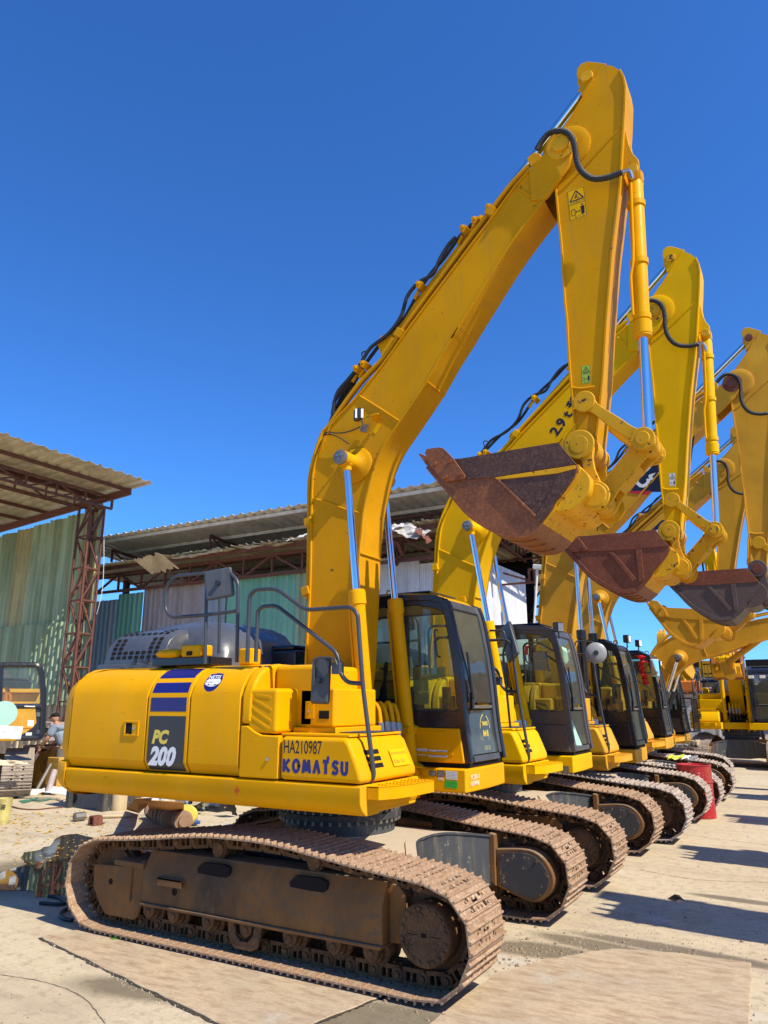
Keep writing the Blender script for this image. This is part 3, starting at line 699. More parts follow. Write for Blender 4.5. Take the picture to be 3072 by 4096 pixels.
def cab(root, st):
    """operator's cab; the side that shows is y = .40"""
    Y = st['body']; side = st.get('cab', Y); frm = st.get('cabframe', M['black']); ff = st.get('cabfront', M['grey'])
    FR = [(.93,2.975),(.975,2.85),(1.025,2.60),(1.075,2.25),(1.115,1.75),(1.165,1.40)]
    FRs = [tuple(p) for p in spline(FR, 4)]
    OUT = [(-.62,1.40),(-.62,2.92),(-.52,3.04),(.38,3.075),(.80,3.045),(.93,2.975)]
    root_ = empty('operator_cab'); root_.parent = root
    y0, y1 = .465, 1.38; root_.location = (-.035, 0, 0)
    m = MB(); m.prism([(-.60,3.0),(-.52,3.045),(.38,3.080),(.80,3.05),(.92,2.985),(.88,2.95),(-.6,2.95)], y0+.012, y1-.012)
    m.build('cab_roof', st.get('roof', Y), root_, bevel=.025, seg=3)
    m = MB(); m.box(-.2, .75, .55, 1.2, 3.075, 3.095); m.build('roof_panel', M['black'], root_, bevel=.01)
    for x, y in ((.32,.46),(.78,1.3),(-.5,.46)):
        m = MB(); m.tube([(x-.04, y, 3.06), (x-.03, y, 3.11), (x+.03, y, 3.11), (x+.04, y, 3.06)], .010, 8); m.build('lifting_eye', st.get('roof', Y), root_)
    # pillars and beams of both sides
    for ya, yb in ((y0, y0+.06), (y1-.06, y1)):
        m = MB(); m.strip(FRs, .085, ya, yb); m.strip([(.93,2.965),(.80,3.005),(.38,3.03),(-.55,3.0)], .07, ya-.0015, yb+.0015)
        m.box(-.62, -.53, ya+.001, yb-.001, 1.40, 3.0)
        m.box(-.62, 1.10, ya+.0005, yb-.0005, 1.72, 1.885)
        m.box(-.04 if ya > .8 else -.25, .07 if ya > .8 else -.17, ya+.002, yb-.002, 1.88, 3.0)
        m.prism([(-.6,2.80),(-.6,3.0),(.88,3.0),(.92,2.93),(.94,2.84),(.80,2.90),(.6,2.935),(-.3,2.93)], ya+.01, yb-.01)
        m.build('cab_pillar', frm, root_, bevel=.012)
    m = MB(); m.prism([(-.615,1.40),(-.615,1.80),(.50,1.80),(.66,1.722),(1.09,1.72),(1.135,1.40)], y0-.014, y0+.02)
    m.prism([(-.615,1.40),(-.615,1.9),(1.07,1.9),(1.135,1.40)], y1-.02, y1+.01); sp = m.build('cab_side_panel', side, root_, bevel=.012)
    m = MB(); m.box(.20, .95, y0-.019, y0-.014, 1.66, 1.69); m.box(.1, 1.02, y0-.019, y0-.014, 1.47, 1.50); m.build('pressed_bead', side, sp, bevel=.002)
    m = MB(); m.box(-.62, 1.16, y0+.02, y1-.02, 1.36, 1.41); m.build('cab_floor', M['dark'], root_)
    m = MB(); m.box(-.62, -.55, y0+.06, y1-.06, 1.40, 2.15); m.box(-.62, -.55, y0+.06, y1-.06, 2.88, 3.0); m.build('cab_rear_wall', M['dark'], root_)
    # front frame
    def fy(a, b, z0, z1, th, mat, name):
        pts = [p for p in FRs if z0-.02 <= p[1] <= z1+.02]; m = MB(); m.strip(pts, th, a, b); return m.build(name, mat, root_, bevel=.006)
    m = MB()
    pf = [p for p in FRs if 1.40 <= p[1] <= 2.98]
    m.strip(pf, .05, y0+.06, y0+.13); m.strip(pf, .05, y1-.13, y1-.06)
    m.strip([p for p in FRs if p[1] <= 1.475], .049, y0+.13, y1-.13); m.strip([p for p in FRs if p[1] >= 2.87], .049, y0+.13, y1-.13)
    m.build('windscreen_frame', ff, root_, bevel=.008)
    m = MB(); m.box(1.083, 1.115, y0+.13, y1-.13, 1.905, 1.935); m.build('windscreen_bar', M['steel2'], root_, bevel=.004)
    g = M['glass_d']
    def pane(name, z0, z1, a, b):
        pts = [p for p in [tuple(q) for q in spline(FR, 14)] if z0 <= p[1] <= z1]; m = MB(); m.strip(pts, .005, a, b); return m.build(name, g, root_)
    pane('upper_windscreen', 1.925, 2.90, y0+.125, y1-.125); lw = pane('lower_windscreen', 1.46, 1.915, y0+.125, y1-.125)
    m = MB(); m.prism([(-.53,1.88),(-.53,2.93),(.6,2.93),(.9,2.86),(.99,2.5),(1.03,2.25),(1.075,1.88)], y0+.028, y0+.033); m.build('side_window', M['glass'], root_)
    m = MB(); m.prism([(-.53,1.88),(-.53,2.93),(.6,2.93),(.9,2.86),(.99,2.5),(1.03,2.25),(1.075,1.88)], y1-.033, y1-.028); m.build('side_window', M['glass'], root_)
    # inside
    s = MB(); s.box(-.35, .12, .62, 1.14, 1.75, 1.90); s.prism([(-.38,1.85),(-.50,2.60),(-.40,2.64),(-.22,1.88)], .64, 1.12); s.prism([(-.50,2.62),(-.52,2.82),(-.44,2.84),(-.41,2.64)], .76, 1.0)
    s.build('operator_seat', M['seat'], root_, bevel=.04, seg=3)
    s = MB()
    for y in (.52, 1.22):
        s.box(-.3, .28, y-.09, y+.09, 1.41, 2.0); s.lathe((.2, y, 2.0), (.12, 0, 1), [(0,.05),(.04,.035),(.08,.04),(.12,.028),(.18,.015),(.26,.018),(.30,.028),(.36,.022),(.38,.005)], 12)
    s.build('control_console', M['dark'], root_, bevel=.01)
    s = MB(); s.box(.93, .99, .56, .60, 1.90, 2.03); s.tube([(.7,.78,1.42),(.62,.78,1.9)], .012, 8); s.tube([(.7,1.0,1.42),(.62,1.0,1.9)], .012, 8); s.build('monitor', M['dark'], root_, bevel=.01)
    for wy, p in (((.62), [(.78,2.93),(.99,2.55),(1.05,2.30),(1.10,2.02)]),):
        q = MB(); q.tube([(a+.05, wy+i*.01, b) for i, (a, b) in enumerate(p)], .008, 6); q.tube([(1.13, .60, 2.45), (1.155, .66, 1.99)], .012, 6); q.box(1.13, 1.16, .63, .68, 1.90, 2.06); q.build('wiper', M['black'], root_)
    m = MB(); m.tube(fillet([(.90,.395,2.66),(.90,.33,2.66),(.93,.33,2.40),(.93,.395,2.40)], .03), .009, 8); m.build('grab_handle', M['black'], root_)
    return root_, lw
M['yellow_shadowless'] = M['yellow']

M['shoe_b'] = rusty('greyer_track_steel', (.30, .22, .16), (.44, .36, .29), .62, (.60, .56, .50), 6, .5); M['brownink'] = plain('brown_ink', (.20, .11, .02), .5); M['mgrey'] = plain('mirror_shell_grey', (.10, .11, .125), .35)
M['orange_card'] = plain('orange_card', (.42, .25, .03), .7); M['card_b'] = plain('ochre_card', (.30, .19, .02), .6); M['gpaper_d'] = plain('grey_green_board', (.17, .19, .14), .6); M['ink2'] = plain('plate_black', (.03, .03, .03), .4)

M['shoe_p'] = rusty('pale_track_steel', (.22, .17, .12), (.38, .31, .23), .65, (.5, .44, .36), 6, .5)
M['creampaper'] = plain('cream_paper', (.66, .56, .36), .7); M['orange2'] = plain('orange_paint', (.75, .20, .02), .4); M['wtank'] = paint('white_tank_paint', (.66, .67, .68), .4, amt=.4, wob=.06); M['bluegrey'] = plain('blue_grey_sheet', (.20, .24, .30), .5); M['darkbrown'] = plain('dark_brown_steel', (.05, .028, .02), .7)
M['wood'] = plain('pale_wood', (.50, .38, .22), .6); M['blue2'] = plain('blue_plastic', (.03, .11, .36), .4); M['drum'] = paint('beige_plastic', (.55, .43, .24), .5, amt=.4); M['orange_rust'] = rusty('orange_rust_sheet', (.42, .18, .04), (.55, .26, .06), .7, (.35, .12, .03), 3, .2)
M['rollerrust'] = rusty('brown_roller_steel', (.20, .12, .08), (.30, .19, .12), .7, (.4, .27, .18), 8, .3); M['litter1'] = plain('grey_plastic_film', (.25, .27, .28), .4); M['litter2'] = plain('blue_white_film', (.25, .38, .5), .4)
M['bucket_y'] = paint('dirty_bucket_paint', (.50, .44, .14), .5, amt=.6, chips=.3, chipcol=(.6, .58, .5)); M['old_yellow'] = paint('old_ochre_paint', (.52, .31, .06), .55, amt=.5, chips=.3, chipcol=(.2, .1, .04)); M['cardboard'] = plain('brown_cardboard', (.42, .28, .15), .8)
M['greenhose'] = plain('green_hose', (.05, .18, .12), .5); M['reddrum'] = paint('red_drum_paint', (.42, .02, .02), .4, amt=.5, chips=.2, chipcol=(.5, .35, .3)); M['lime2'] = plain('yellow_green_cloth', (.55, .60, .03), .7)
M['skin'] = plain('skin', (.42, .22, .13), .6, wob=.04); M['shirt'] = plain('grey_blue_cloth', (.20, .25, .30), .9, wob=.2); M['trousers'] = plain('grey_brown_cloth', (.16, .14, .11), .9, wob=.2)

def dusty(m_, col=(.50, .42, .30)):
    """settled dust on the faces that look up"""
    nt = m_.node_tree; b = nt.nodes['Principled BSDF']; src = b.inputs['Base Color'].links[0].from_socket
    g = N(nt, 'ShaderNodeNewGeometry'); sp = N(nt, 'ShaderNodeSeparateXYZ'); L(nt, g, 'True Normal', sp, 0); n = noise(nt, 5, 6, .6)
    a = N(nt, 'ShaderNodeMath', operation='MULTIPLY_ADD'); L(nt, n, 'Fac', a, 0); a.inputs[1].default_value = .5; L(nt, sp, 'Z', a, 2)
    k = mix(nt, ramp(nt, a, 'Value', .88, 1.0).outputs[0], src, col); nt.links.new(k.outputs[0], b.inputs['Base Color']); return m_
dusty(M['frame_grey']); dusty(M['tframe'], (.22, .15, .09))
# ------------------------------------------------------------------ boom, arm, bucket (drawn once in the nearest machine's plane, then carried by pins)
P_FOOT = (-.05, 1.72); P_EYE = (.26, 4.33); P_PIV = (2.60, 7.20); P_TOP = (2.87, 7.97); P_CYL = (3.21, 6.74)
P_LEV = (2.64, 4.51); P_LNK = (3.10, 4.08); P_BKT = (2.58, 4.11); P_BLK = (2.68, 3.64)
def dog(p, q, r1, r2, w, n=10):
    p = Vector(p); q = Vector(q); d = (q-p); a = math.atan2(d.y, d.x); out = []
    for c, r, s in ((p, r1, a+math.pi/2), (q, r2, a-math.pi/2)):
        for k in range(n+1):
            t = s + math.pi*k/n; out.append((c.x+r*math.cos(t), c.y+r*math.sin(t)))
    # waist
    h = len(out)//2; u = d.normalized(); nn = Vector((-u.y, u.x))
    ws = [tuple(p + u*(r1*1.3) - nn*w), tuple(q - u*(r2*1.3) - nn*w)]; wt = [tuple(q - u*(r2*1.3) + nn*w), tuple(p + u*(r1*1.3) + nn*w)]
    return out[:h] + ws + out[h:] + wt
def warn_label(name, parent, T, o, right, up, w, h, col, lines=True):
    B = basis(o, right, up, .004); f = lambda pts, d=0: [B((a*w, b*h, d)) for a, b in pts]
    m = MB(); m.quad(*f(((0,0),(1,0),(1,1),(0,1)))); lb = m.build(name, col, parent, T, smooth=0)
    m = MB()
    def ln(a, b, t=.012, d=.0015):
        a = Vector(a); b = Vector(b); k = Vector(((b-a).x*w, (b-a).y*h)).normalized(); nn = Vector((-k.y*t/w*w, k.x*t/h*w))
        m.quad(*f((a+nn, a-nn, b-nn, b+nn), d))
    for a, b in (((.03,.03),(.97,.03)),((.97,.03),(.97,.97)),((.97,.97),(.03,.97)),((.03,.97),(.03,.03)),((.03,.5),(.97,.5))): ln(a, b)
    for a, b in (((.12,.62),(.9,.62)),((.9,.62),(.5,.92)),((.5,.92),(.12,.62))): ln(a, b, .035, .0021)
    for a, b in (((.15,.15),(.35,.15)),((.35,.15),(.35,.34)),((.35,.34),(.15,.34)),((.15,.34),(.15,.15)),((.41,.24),(.62,.24)),((.40,.24),(.46,.27)),((.40,.24),(.46,.21)),((.63,.24),(.57,.27)),((.63,.24),(.57,.21))): ln(a, b, .018, .0027)
    m.quad(*f(((.70,.12),(.88,.12),(.90,.38),(.68,.38)), .0021)); m.quad(*f(((.745,.40),(.835,.40),(.835,.45),(.745,.45)), .0021))
    for a, b in (((.45,.68),(.52,.84)),((.55,.68),(.50,.82)),((.36,.68),(.47,.74)),((.56,.70),(.66,.66))): ln(a, b, .02, .0031)
    m.build('label_pictogram', M['ink'], lb, T, smooth=0)
    text('label_lettering', 'はね飛ばされ', .095*h, M['ink'], lb, B((.12*w, .525*h, 0)), right, up, 0, 0, .75, .002, T)
    text('label_lettering', '近づくな', .085*h, M['ink'], lb, B((.3*w, .05*h, 0)), right, up, 0, 0, .8, .002, T)
    return lb
def boom(root, st, T):
    Y = st.get('boomc', st['body']); y = .20
    top = [(.02,1.56),(-.12,1.62),(-.20,1.75),(-.27,2.0),(-.31,2.34)] + xz(C5, [(275,2212),(285,1800),(290,1500),(302,1200),(340,1050),(390,930),(450,800),(560,680),(680,550),(800,400),(950,200),(1090,0)], -y) + xz(C6, [(180,1400),(350,1180),(480,1000),(590,875)], -y)
    bot = xz(C6, [(690,1105),(540,1300),(400,1500),(200,1820),(0,2145)], -y) + xz(C5, [(1490,0),(1350,220),(1220,450),(1000,780),(880,960),(800,1140),(750,1320),(710,1500),(690,1700),(676,1850)], -y) + [(.27,2.5),(.23,2.1),(.15,1.75),(.09,1.6)]
    m = MB(); m.prism(top+bot, -y+.015, y-.015); bm = m.build('boom', Y, root, T, smooth=30)
    m = MB(); tp = [tuple(p) for p in spline(top, 2)]; bt = [tuple(p) for p in spline(bot, 2)]
    m.strip(tp, .022, -y-.004, y+.004); m.strip(bt, .024, -y-.006, y+.006)
    m.build('boom_flange', Y, bm, T, bevel=.004)
    # welds
    m = MB()
    def bead(cr, pts, yy, r=.011): m.tube([Vector((a, yy, b)) for a, b in xz(cr, pts, -y)], r, 6)
    bead(C5, [(670,562),(835,665),(1000,772)], -y+.013); bead(C5, [(300,1392),(420,1425),(560,1480),(700,1515)], -y+.013)
    bead(C6, [(485,1010),(670,1112)], -y+.013); bead(C5, [(1215,455),(1215.5,456)], -y)
    a = xz(C5, [(1222,455)], -y)[0]; m.tube([(a[0]+.006, -y, a[1]-.006), (a[0]+.006, y, a[1]-.006)], .010, 6)
    a = xz(C5, [(682,1838)], -y)[0]; m.tube([(a[0]+.014, -y, a[1]), (a[0]+.014, y, a[1])], .009, 6)
    m.build('weld_bead', Y, bm, T)
    # fork ears at the tip
    ear = xz(C6, [(585,880),(700,765),(760,700),(800,665),(840,650),(885,665),(906,700),(900,750),(880,850),(720,1080),(690,1105),(600,1110)], -y)
    m = MB(); m.prism(ear, -y-.012, -y+.035); m.prism(ear, y-.035, y+.012); e = m.build('boom_fork', st.get('worn_tip', Y), bm, T, bevel=.008)
    m = MB()
    for s in (-1, 1): m.lathe((P_PIV[0], s*(y+.01), P_PIV[1]), (0, s, 0), [(0,.15),(.012,.15),(.014,.085),(.045,.085),(.05,.07)], 28)
    m.build('pivot_pin', st.get('pinmat', Y), bm, T)
    # boom cylinder boss
    m = MB()
    for s in (-1, 1): m.lathe((P_EYE[0], s*(y-.02), P_EYE[1]), (0, s, 0), [(0,.19),(.022,.19),(.03,.18),(.035,.155),(.06,.115),(.09,.088),(.12,.08)], 36)
    m.build('cylinder_boss', Y, bm, T)
    # pipes and hoses on the back
    m = MB()
    def run(cr_pts, yy, r, mat_name, off=(0, 0)):
        q = MB(); pts = [Vector((p.x+off[0], yy, p.z+off[1])) for p in cr_pts]; q.tube(spline(pts, 4), r, 8); return q.build(mat_name, Y if 'pipe' in mat_name else M['rubber'], bm, T)
    pr = [at(*C5(*p), 'y', -y) for p in [(252,2212),(262,1640),(265,1255),(310,1035),(372,860),(415,810),(560,600),(700,420),(860,255),(960,110),(1075,-60)]] + [at(*C6(*p), 'y', -y) for p in [(170,1330),(300,1160),(440,980),(570,840)]]
    run(pr, -.17, .023, 'boom_pipe'); run(pr, -.10, .023, 'boom_pipe', (-.03, .02)); run(pr, .02, .026, 'boom_pipe', (-.05, .03)); run(pr, .13, .023, 'boom_pipe', (-.04, .02))
    def hose(cr, pts, yy, r=.022):
        q = MB(); q.tube(spline([at(*cr(*p), 'y', yy) for p in pts], 5), r, 8); return q.build('boom_hose', M['rubber'], bm, T)
    hose(C5, [(440,800),(475,700),(478,620),(520,545),(600,440),(655,372)], -.12); hose(C5, [(500,720),(530,620),(600,530),(650,440),(690,380)], -.02)
    hose(C5, [(720,285),(700,245),(700,225),(720,213),(742,220),(738,240)], -.08, .008)
    hose(C(0, 0, 1.8517), [(718,895),(728,850),(752,820),(775,792),(800,752),(838,722),(866,684),(880,640),(905,610),(935,592),(950,560),(968,530),(985,512)], -.14, .020); hose(C(0, 0, 1.8517), [(722,898),(738,856),(765,820),(790,785),(826,738),(872,690),(915,612),(960,556),(990,515),(1020,484)], -.06, .020)
    for px, r in (((1005,500),.0),((1030,482),.0),((790,790),.0),((1060,455),0),((775,800),0),((910,620),0)):
        m = MB(); c = at(px[0]*1.8517, px[1]*1.8517, 'y', -.1); m.cbox((c.x+.01, -.09, c.z-.01), (.075, .17, .055), Matrix.Rotation(R(-52), 3, 'Y'))
        m.cyl((c.x, -.20, c.z), (c.x, -.15, c.z), .022, n=10); m.cyl((c.x-.03, -.1, c.z-.04), (c.x-.08, -.1, c.z-.12), .022, n=8)
        m.build('hose_valve', Y, bm, T, bevel=.006)
    for cr, px in ((C5,(262,1585)),(C5,(240,2140)),(C6,(290,1190)),(C5,(990,65))):
        m = MB(); c = at(*cr(*px), 'y', -y); m.cbox((c.x+.01, -.15, c.z), (.09, .14, .09), Matrix.Rotation(R(-15 if cr is C5 and px[1] > 1000 else -55), 3, 'Y'))
        m.build('pipe_clamp', Y, bm, T, bevel=.006)
    m = MB(); c = at(*C6(640, 800), 'y', -.15); q = xz(C6, [(560,790),(610,745),(650,750),(680,790),(700,830),(680,870),(660,870),(650,835),(620,830),(590,850)], -.2)
    m.prism(q, -.18, -.10); m.build('hose_bracket', st.get('worn_tip', Y), bm, T, bevel=.008)
    # corrugated hose from boom to arm
    pts = spline([at(*C6(*p), 'y', -.27) for p in [(640,735),(680,670),(730,615),(800,595),(865,610),(905,665),(922,730),(930,800),(960,880),(1020,935),(1090,950),(1180,935),(1270,900)]], 12)
    q = MB(); q.tube(pts, [.026+.004*(i % 2) for i in range(len(pts))], 10); hs = q.build('corrugated_hose', M['rubber'], bm, T, smooth=20)
    q = MB(); q.tube(spline([at(*C6(*p), 'y', -.26) for p in [(1265,902),(1300,890),(1325,895),(1340,925),(1345,950)]], 4), .017, 8); q.build('hose_fitting', M['steel'], hs, T)
    if st.get('worklight', True):
        D0 = C(1200, 1550, .3014); c = at(*D0(772, 362), 'y', -.36)
        m = MB(); m.cbox(c, (.105, .06, .125), Matrix.Rotation(R(-25), 3, 'Z')); wl = m.build('work_lamp', M['black'], bm, T, bevel=.015)
        m = MB(); n = Matrix.Rotation(R(35), 3, 'Z'); m.cbox(c+Vector((.03,-.028,0)), (.006, .085, .10), Matrix.Rotation(R(-62), 3, 'Z')); m.build('lamp_lens', M['lamp'], wl, T, bevel=.004)
        d = at(*D0(855, 540), 'y', -.22); m = MB(); m.tube([c+Vector((0,.02,-.06)), (c+d)/2+Vector((0,0,.02)), d], .012, 8); m.cbox(d, (.07, .03, .08), Matrix.Rotation(R(20), 3, 'Y')); m.build('lamp_bracket', M['steel2'], wl, T)
        for pp in ([(800,520),(700,565),(600,595),(480,605),(380,590),(330,620)], [(650,750),(560,690),(470,640),(380,622),(330,635)]):
            q = MB(); q.tube(spline([at(*D0(*p), 'y', -.225) for p in pp], 5), .0065, 6); q.build('lamp_cable', M['rubber'], bm, T)
        t = [at(*D0(*p), 'y', yy) for p, yy in (((935,372),-.33),((1035,348),-.33),((1032,462),-.21),((1000,440),-.21))]
        m = MB(); m.add([t[0], t[1], t[2], t[3], t[0]+Vector((.0,.012,-.012)), t[1]+Vector((.012,.012,0)), t[2]+Vector((.012,0,0)), t[3]+Vector((0,0,-.012))], [(0,1,2,3),(4,5,6,7),(0,1,5,4),(1,2,6,5),(2,3,7,6),(3,0,4,7)])
        m.tube([t[0], t[1]], .009, 6); m.tube([t[1], t[2]], .009, 6); m.tube([t[2], t[3]], .009, 6); m.tube([t[3], t[0]], .009, 6); m.build('hose_guard', Y, bm, T)
        o = at(*D0(1000, 612), 'y', -.20); B = basis(o, at(*D0(1060,510),'y',-.2)-o, (-.8,0,.6), -.0); m = MB(); m.quad(*[Vector(B(p))+Vector((0,-.019 if False else 0,0)) for p in ((0,0,-.017+.02),(.11,0,.003),(.11,.05,.003),(0,.05,.003))])
        lb = m.build('caution_label', M['yellow_b'], bm, lambda v: T(Vector((v[0], -.2+.015-.004, v[2]))), smooth=0)
    return bm
def arm_group(root, st, T):
    Y = st.get('boomc', st['body']); Yw = st.get('worn_tip', M['yworn']); y = .155
    right = xz(C6, [(1120,100),(1200,112),(1250,145),(1278,200),(1290,270),(1285,450),(1268,700),(1250,1000),(1190,1500),(1150,2000)], -y) + xz(C7, [(1120,150),(1098,370),(1085,480),(1075,560)], -y)
    left = xz(C7, [(1035,610),(985,590),(975,520),(966,400),(945,200),(930,0)], -y) + xz(C6, [(862,2000),(845,1850),(820,1430),(800,1250),(772,950),(758,800),(760,710),(830,590),(920,450),(1000,320),(1060,210)], -y)
    m = MB(); m.prism(right+left, -y+.012, y-.012); ar = m.build('arm', Y, root, T, smooth=30)
    m = MB(); m.strip(right[2:], .022, -y-.006, y+.006); m.strip(left[3:], .020, -y-.004, y+.004); m.build('arm_flange', Y, ar, T, bevel=.004)
    m = MB()
    for cr, pts in ((C6, [(800,1040),(900,950),(1030,810),(1150,680),(1250,572)]), (C7, [(945,205),(1000,212),(1078,200)])):
        m.tube([Vector((a, -y+.012, b)) for a, b in xz(cr, pts, -y)], .012, 6)
    m.build('weld_bead', Y, ar, T)
    m = MB(); ear = xz(C6, [(1150,98),(1040,86),(1010,84),(965,100),(935,140),(932,190),(960,235),(966,330),(985,345)], -.10)
    for s in (-1, 1): m.prism(ear, *sorted((s*.10, s*.065)))
    m.build('cylinder_lug', Y, ar, T, bevel=.006)
    m = MB(); lug = xz(C6, [(1286,450),(1300,600),(1320,700),(1350,770),(1390,812),(1397,855),(1378,892),(1340,902),(1290,890),(1240,1100),(1250,800)], -.10)
    for s in (-1, 1): m.prism(lug, *sorted((s*.115, s*.08)))
    m.build('cylinder_lug', Y, ar, T, bevel=.006)
    m = MB()
    for s in (-1, 1): m.lathe((P_PIV[0]+.03, s*(y-.02), P_PIV[1]), (0, s, 0), [(0,.235),(.024,.235),(.03,.22),(.032,.15)], 40)
    m.build('pivot_boss', Y, ar, T)
    m = MB()
    for (x, z), r, w in ((P_TOP,.062,.125),(P_CYL,.052,.14),(P_LEV,.068,.235),(P_LNK,.06,.262),(P_BKT,.085,.285),(P_BLK,.072,.285)):
        m.lathe((x, -w, z), (0, 1, 0), [(0,r*.5),(.0,r*.9),(.01,r),(2*w-.01,r),(2*w,r*.9),(2*w,.01)], 26)
    m.build('linkage_pin', st.get('pinmat', Yw), ar, T)
    m = MB(); m.lathe((P_BKT[0], -.175, P_BKT[1]), (0, 1, 0), [(0,.11),(.0,.135),(.35,.135),(.35,.11)], 30); m.build('arm_end_boss', Yw, ar, T)
    # side levers and the H link
    lv = xz(D3, [(560,82),(625,82),(680,122),(725,192),(800,250),(1000,372),(1130,462),(1240,515),(1330,535),(1395,580),(1405,660),(1360,720),(1280,735),(1200,700),(1150,655),(1080,610),(850,462),(722,352),(650,300),(560,272),(490,232),(470,172),(510,112)], -.21)
    for s in (-1, 1):
        m = MB(); m.prism(lv, *sorted((s*.225, s*.185)))
        m.lathe((P_LEV[0], s*.225, P_LEV[1]), (0, s, 0), [(0,.10),(.018,.095),(.018,.02)], 26); m.lathe((P_LNK[0], s*.225, P_LNK[1]), (0, s, 0), [(0,.10),(.025,.098),(.025,.02)], 26)
        m.build('idler_lever', Yw, ar, T, bevel=.007)
    m = MB(); hd = dog(P_LNK, P_BLK, .10, .105, .082)
    m.prism(hd, -.125, -.085); m.prism(hd, .085, .125)
    a, b = Vector(P_LNK), Vector(P_BLK); u = (b-a).normalized(); nn = Vector((-u.y, u.x)); c0 = a.lerp(b, .3); c1 = a.lerp(b, .72)
    m.prism([tuple(c0+nn*.085), tuple(c1+nn*.085), tuple(c1+nn*.04), tuple(c0+nn*.04)], -.085, .085)
    m.cyl((P_LNK[0], -.175, P_LNK[1]), (P_LNK[0], .175, P_LNK[1]), .088, n=24); m.cyl((P_BLK[0], -.18, P_BLK[1]), (P_BLK[0], .18, P_BLK[1]), .095, n=24)
    m.build('bucket_link', Yw, ar, T, bevel=.006)
    if st.get('label1'):
        D1 = C(2250, 300, .2712); q = [at(*D1(*p), 'y', -y+.012) for p in [(110,2165),(365,2078),(70,1715)]]
        warn_label('warning_label', ar, T, q[0], q[1]-q[0], q[2]-q[0], (q[1]-q[0]).length, (q[2]-q[0]).length, M['yellow_b'])
    if st.get('label2'):
        q = [at(*C7(*p), 'y', -y+.012) for p in [(1006,188),(1054,180),(1003,90)]]
        warn_label('warning_label', ar, T, q[0], q[1]-q[0], q[2]-q[0], (q[1]-q[0]).length, (q[2]-q[0]).length, st['label2'])
    return ar
def bucket(root, st, T):
    B1, B2, BY = st.get('bucket', M['bucket']), st.get('bucket_d', M['bucket_d']), st.get('bucket_back', M['yworn'])
    hw = .43; y = -hw
    low = xz(E3, [(118,245),(235,385),(330,492),(420,602),(520,690),(650,768),(760,812),(860,826),(975,800),(1075,710)], y)
    back = xz(E3, [(1075,710),(1160,600),(1192,530),(1270,440),(1340,340),(1372,265),(1362,225)], y)
    topl = xz(E3, [(1212,42),(1000,76),(700,126),(440,170),(350,180),(180,200)], y)
    bk = empty('bucket'); bk.parent = root; m = MB(); m.prism(low+back[1:]+topl, y, y+.022); m.prism(low+back[1:]+topl, hw-.022, hw); m.build('bucket_side', B1, bk, T, bevel=.004)
    m = MB(); m.strip([tuple(p) for p in spline(low, 4)], .022, y-.004, hw+.004); m.build('bucket_shell', B1, bk, T)
    m = MB(); m.strip([tuple(p) for p in spline(back, 4)], .024, y+.012, hw-.012); m.build('bucket_back', BY, bk, T)
    m = MB(); q = [tuple(p) for p in spline(low[3:8], 4)]
    m.strip(q, .016, y-.012, y+.0); m.strip(q, .016, hw, hw+.012)
    w = [(a+.006, b-.016) for a, b in [tuple(p) for p in spline(low[5:9], 4)]]
    for yy in (-.28, -.05, .2): m.strip(w, .012, yy, yy+.05)
    m.build('wear_strip', B1, bk, T)
    # side reinforcements
    for s in (-1, 1):
        ya, yb = (y-.010, y) if s < 0 else (hw, hw+.010)
        m = MB(); m.prism(xz(E3, [(350,180),(440,170),(700,126),(1000,76),(1212,42),(1362,225),(1000,280),(690,330),(455,352)], y), ya, yb); m.build('side_plate', B2 if s < 0 else B1, bk, T, bevel=.003)
        if st.get('bucket_style', 0) == 0:
            m = MB(); m.prism(xz(E3, [(735,352),(1215,303),(1020,648)], y), *((y-.006, y) if s < 0 else (hw, hw+.006))); m.build('side_recess', B2, bk, T)
            m = MB(); m.prism(xz(E3, [(685,335),(1352,232),(1352,262),(1210,300),(740,350),(715,358)], y), *((y-.014, y) if s < 0 else (hw, hw+.014))); m.build('side_rib', BY, bk, T, bevel=.003)
            m = MB(); m.prism(xz(E3, [(700,352),(722,350),(1030,648),(1018,664)], y), *((y-.022, y) if s < 0 else (hw, hw+.022))); m.build('side_rib', B1, bk, T, bevel=.003)
            m = MB(); m.prism(xz(E3, [(1215,303),(1360,262),(1335,345),(1190,535),(1155,600),(1060,720),(1020,660)], y), *((y-.012, y) if s < 0 else (hw, hw+.012))); m.build('side_plate', B2, bk, T, bevel=.003)
        else:
            m = MB()
            for j, a in enumerate(([(690,350),(735,345),(990,640),(950,680)], [(985,288),(1050,280),(1075,640),(1020,690)])):
                m.prism(xz(E3, a, y), *((y-.02-.003*j, y-.001*j) if s < 0 else (hw+.001*j, hw+.02+.003*j)))
            m.strip([(q[0], q[1]+.03) for q in low[1:9]], .055, *((y-.017, y-.002) if s < 0 else (hw+.002, hw+.017)))
            m.build('side_rib', B1, bk, T, bevel=.003)
        ct = xz(E3, [(115,132),(130,102),(230,88),(268,97),(302,132),(352,184),(450,325),(440,350),(275,375),(150,230)], y)
        m = MB(); m.prism(ct, *((y-.032, y-.010) if s < 0 else (hw+.010, hw+.032))); cc = m.build('side_cutter', B1, bk, T, bevel=.004)
        m = MB()
        for px in ((203,224),(325,205),(290,338),(406,313)):
            a, b = xz(E3, [px], y)[0]; m.cyl((a, s*(hw+.03), b), (a, s*(hw+.058), b), .022, n=6)
        m.build('cutter_bolt', B1, cc, T)
    a = Vector(xz(E3, [(150,215)], y)[0]); b = Vector(xz(E3, [(45,128)], y)[0]); u = (b-a).normalized(); nn = Vector((-u.y, u.x)); Lh = (b-a).length
